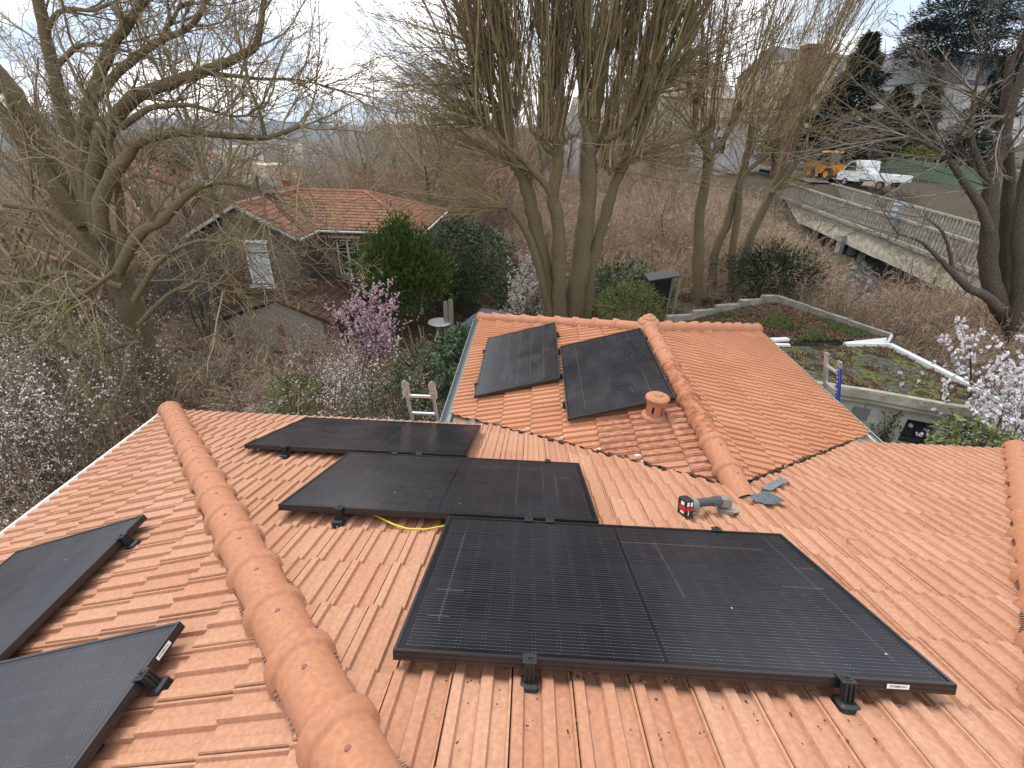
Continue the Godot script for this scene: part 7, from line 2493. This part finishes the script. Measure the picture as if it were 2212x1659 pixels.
	for e in [[1815, 312, -56.0, 3.0, 1.9, "dark evergreen shrub bank left behind the green fence"], [1935, 325, -54.5, 3.2, 1.8, "dark evergreen shrub bank under the conifers"], [2085, 340, -52.5, 3.2, 1.7, "dark evergreen shrub bank below the white house wall"]]:
		var c := onz(e[0], e[1], e[2])
		shrub("evergreen_shrubs", e[5], "bush", Vector3(c.x, H + ground(c.x, e[2]), e[2]), c, Vector3(e[3], e[4], 1.6), 2600, 0.3, 0.13, [Color(0.018, 0.03, 0.014), Color(0.03, 0.05, 0.02), Color(0.05, 0.07, 0.025)], "", 0.4)
	var yc := onz(1985, 335, -51.0)
	shrub("yellow_shrub", "bright yellow-green shrub just above the green fence", "bush", Vector3(yc.x, H + ground(yc.x, -51), -51), yc, Vector3(1.6, 0.8, 0.9), 1400, 0.22, 0.09, [Color(0.14, 0.17, 0.02), Color(0.2, 0.22, 0.03)], "", 0.4)
	# cedar: flat tiers
	var cz := -58.0
	var ca := onz(2120, 300, cz)
	var cb := onz(2120, -40, cz)
	var cbase := Vector3(ca.x, H + ground(ca.x, cz), cz)
	var ced := thing("cedar_tree", "great dark cedar with flat tiered branches above the white house", "tree", cbase)
	mb = MB.new()
	mb.tube(PackedVector3Array([cbase, Vector3(ca.x, cb.y, cz)]), PackedFloat32Array([0.7, 0.25]), 9)
	put(mb, "trunk", M.bark, ced)
	mb = MB.new()
	mb.usec = true
	for e in [[2050, 128, 4.6], [2105, 105, 4.6], [2150, 120, 4.2], [2040, 85, 3.4], [2090, 70, 4.0], [2170, 75, 4.0], [2060, 45, 3.2], [2120, 30, 4.2], [2195, 40, 3.6], [2075, 10, 3.2], [2140, -5, 4.0], [2200, 0, 3.6], [1995, 112, 2.4], [2010, 60, 1.8]]:
		var c := onz(e[0], e[1], cz + rng.randf_range(-3, 3))
		for k in 1500:
			var an := rng.randf() * TAU
			var r: float = e[2] * sqrt(rng.randf()) * (1.0 + 0.25 * sin(an * 5.0))
			var p := c + Vector3(cos(an) * r, -0.035 * r * r + rng.randfn(0, 0.28), sin(an) * r * 0.8)
			mb.col = [Color(0.018, 0.028, 0.022), Color(0.028, 0.042, 0.032), Color(0.04, 0.055, 0.045)][k % 3]
			var d := Vector3(cos(an), rng.randfn(0, 0.3), sin(an)).normalized()
			leafmesh(mb, p, d, (Vector3.UP + rvec() * 0.6).normalized(), rng.randf_range(0.3, 0.7), 0.12)
	put(mb, "foliage", M.leaf, ced)
	# town across the valley
	var wl := [mat(lin(0.60, 0.56, 0.50), 0.9), mat(lin(0.52, 0.42, 0.33), 0.9), mat(lin(0.66, 0.65, 0.63), 0.9)]
	var rf := [mat(lin(0.26, 0.12, 0.085), 0.9), slate, mat(lin(0.34, 0.17, 0.12), 0.9)]
	var r2 := RandomNumberGenerator.new()
	r2.seed = 4
	for k in 46:
		var x := r2.randf_range(130, 640)
		var d := ray(x, 300)
		d.y = 0
		d = d.normalized() * r2.randf_range(260, 900)
		var y := ground(d.x, d.z)
		var big := r2.randf() < 0.14
		var s := Vector3(r2.randf_range(9, 14), r2.randf_range(6, 9), r2.randf_range(8, 11)) * (1.0 if not big else 1.0)
		if big: s = Vector3(r2.randf_range(16, 34), r2.randf_range(14, 24), 14)
		var w: int = r2.randi() % 3
		var c: int = r2.randi() % 3
		var lb: String = ("sandy flat-roofed block in the valley town" if big else ["cream", "ochre", "white"][w] + " house with " + ["red", "slate", "orange"][c] + " roof in the valley town")
		far_house("town_house" if not big else "tower_block", lb, "building", W(d.x, y, d.z), s, r2.randf() * 3.0, wl[1] if big else wl[w], wl[1] if big else rf[c], "flat" if big else "gable", 0, 0, "houses of the valley town")
	var hb := far_house("brick_house", "salmon-walled house glimpsed behind the forked limbs of the lichen tree", "house", Vector3(0, 0, 0), Vector3(7, 5, 7), 0.3, mat(lin(0.42, 0.26, 0.18), 0.9), rtile, "gable", 2, 2)
	var hp := onz(275, 370, -42.0)
	hb.position = Vector3(hp.x, hp.y - 5.5, -42.0)

func make_surroundings() -> void:
	M.soil_plain = mat(lin(0.11, 0.085, 0.06), 0.95, noise_tex(0.03, Color(0.5, 0.48, 0.45), Color(1, 1, 1), 52), 0.6)
	make_trees()
	grey_house()
	shed_and_terrace()
	bridge()
	vehicles()
	garden_bits()
	far_things()
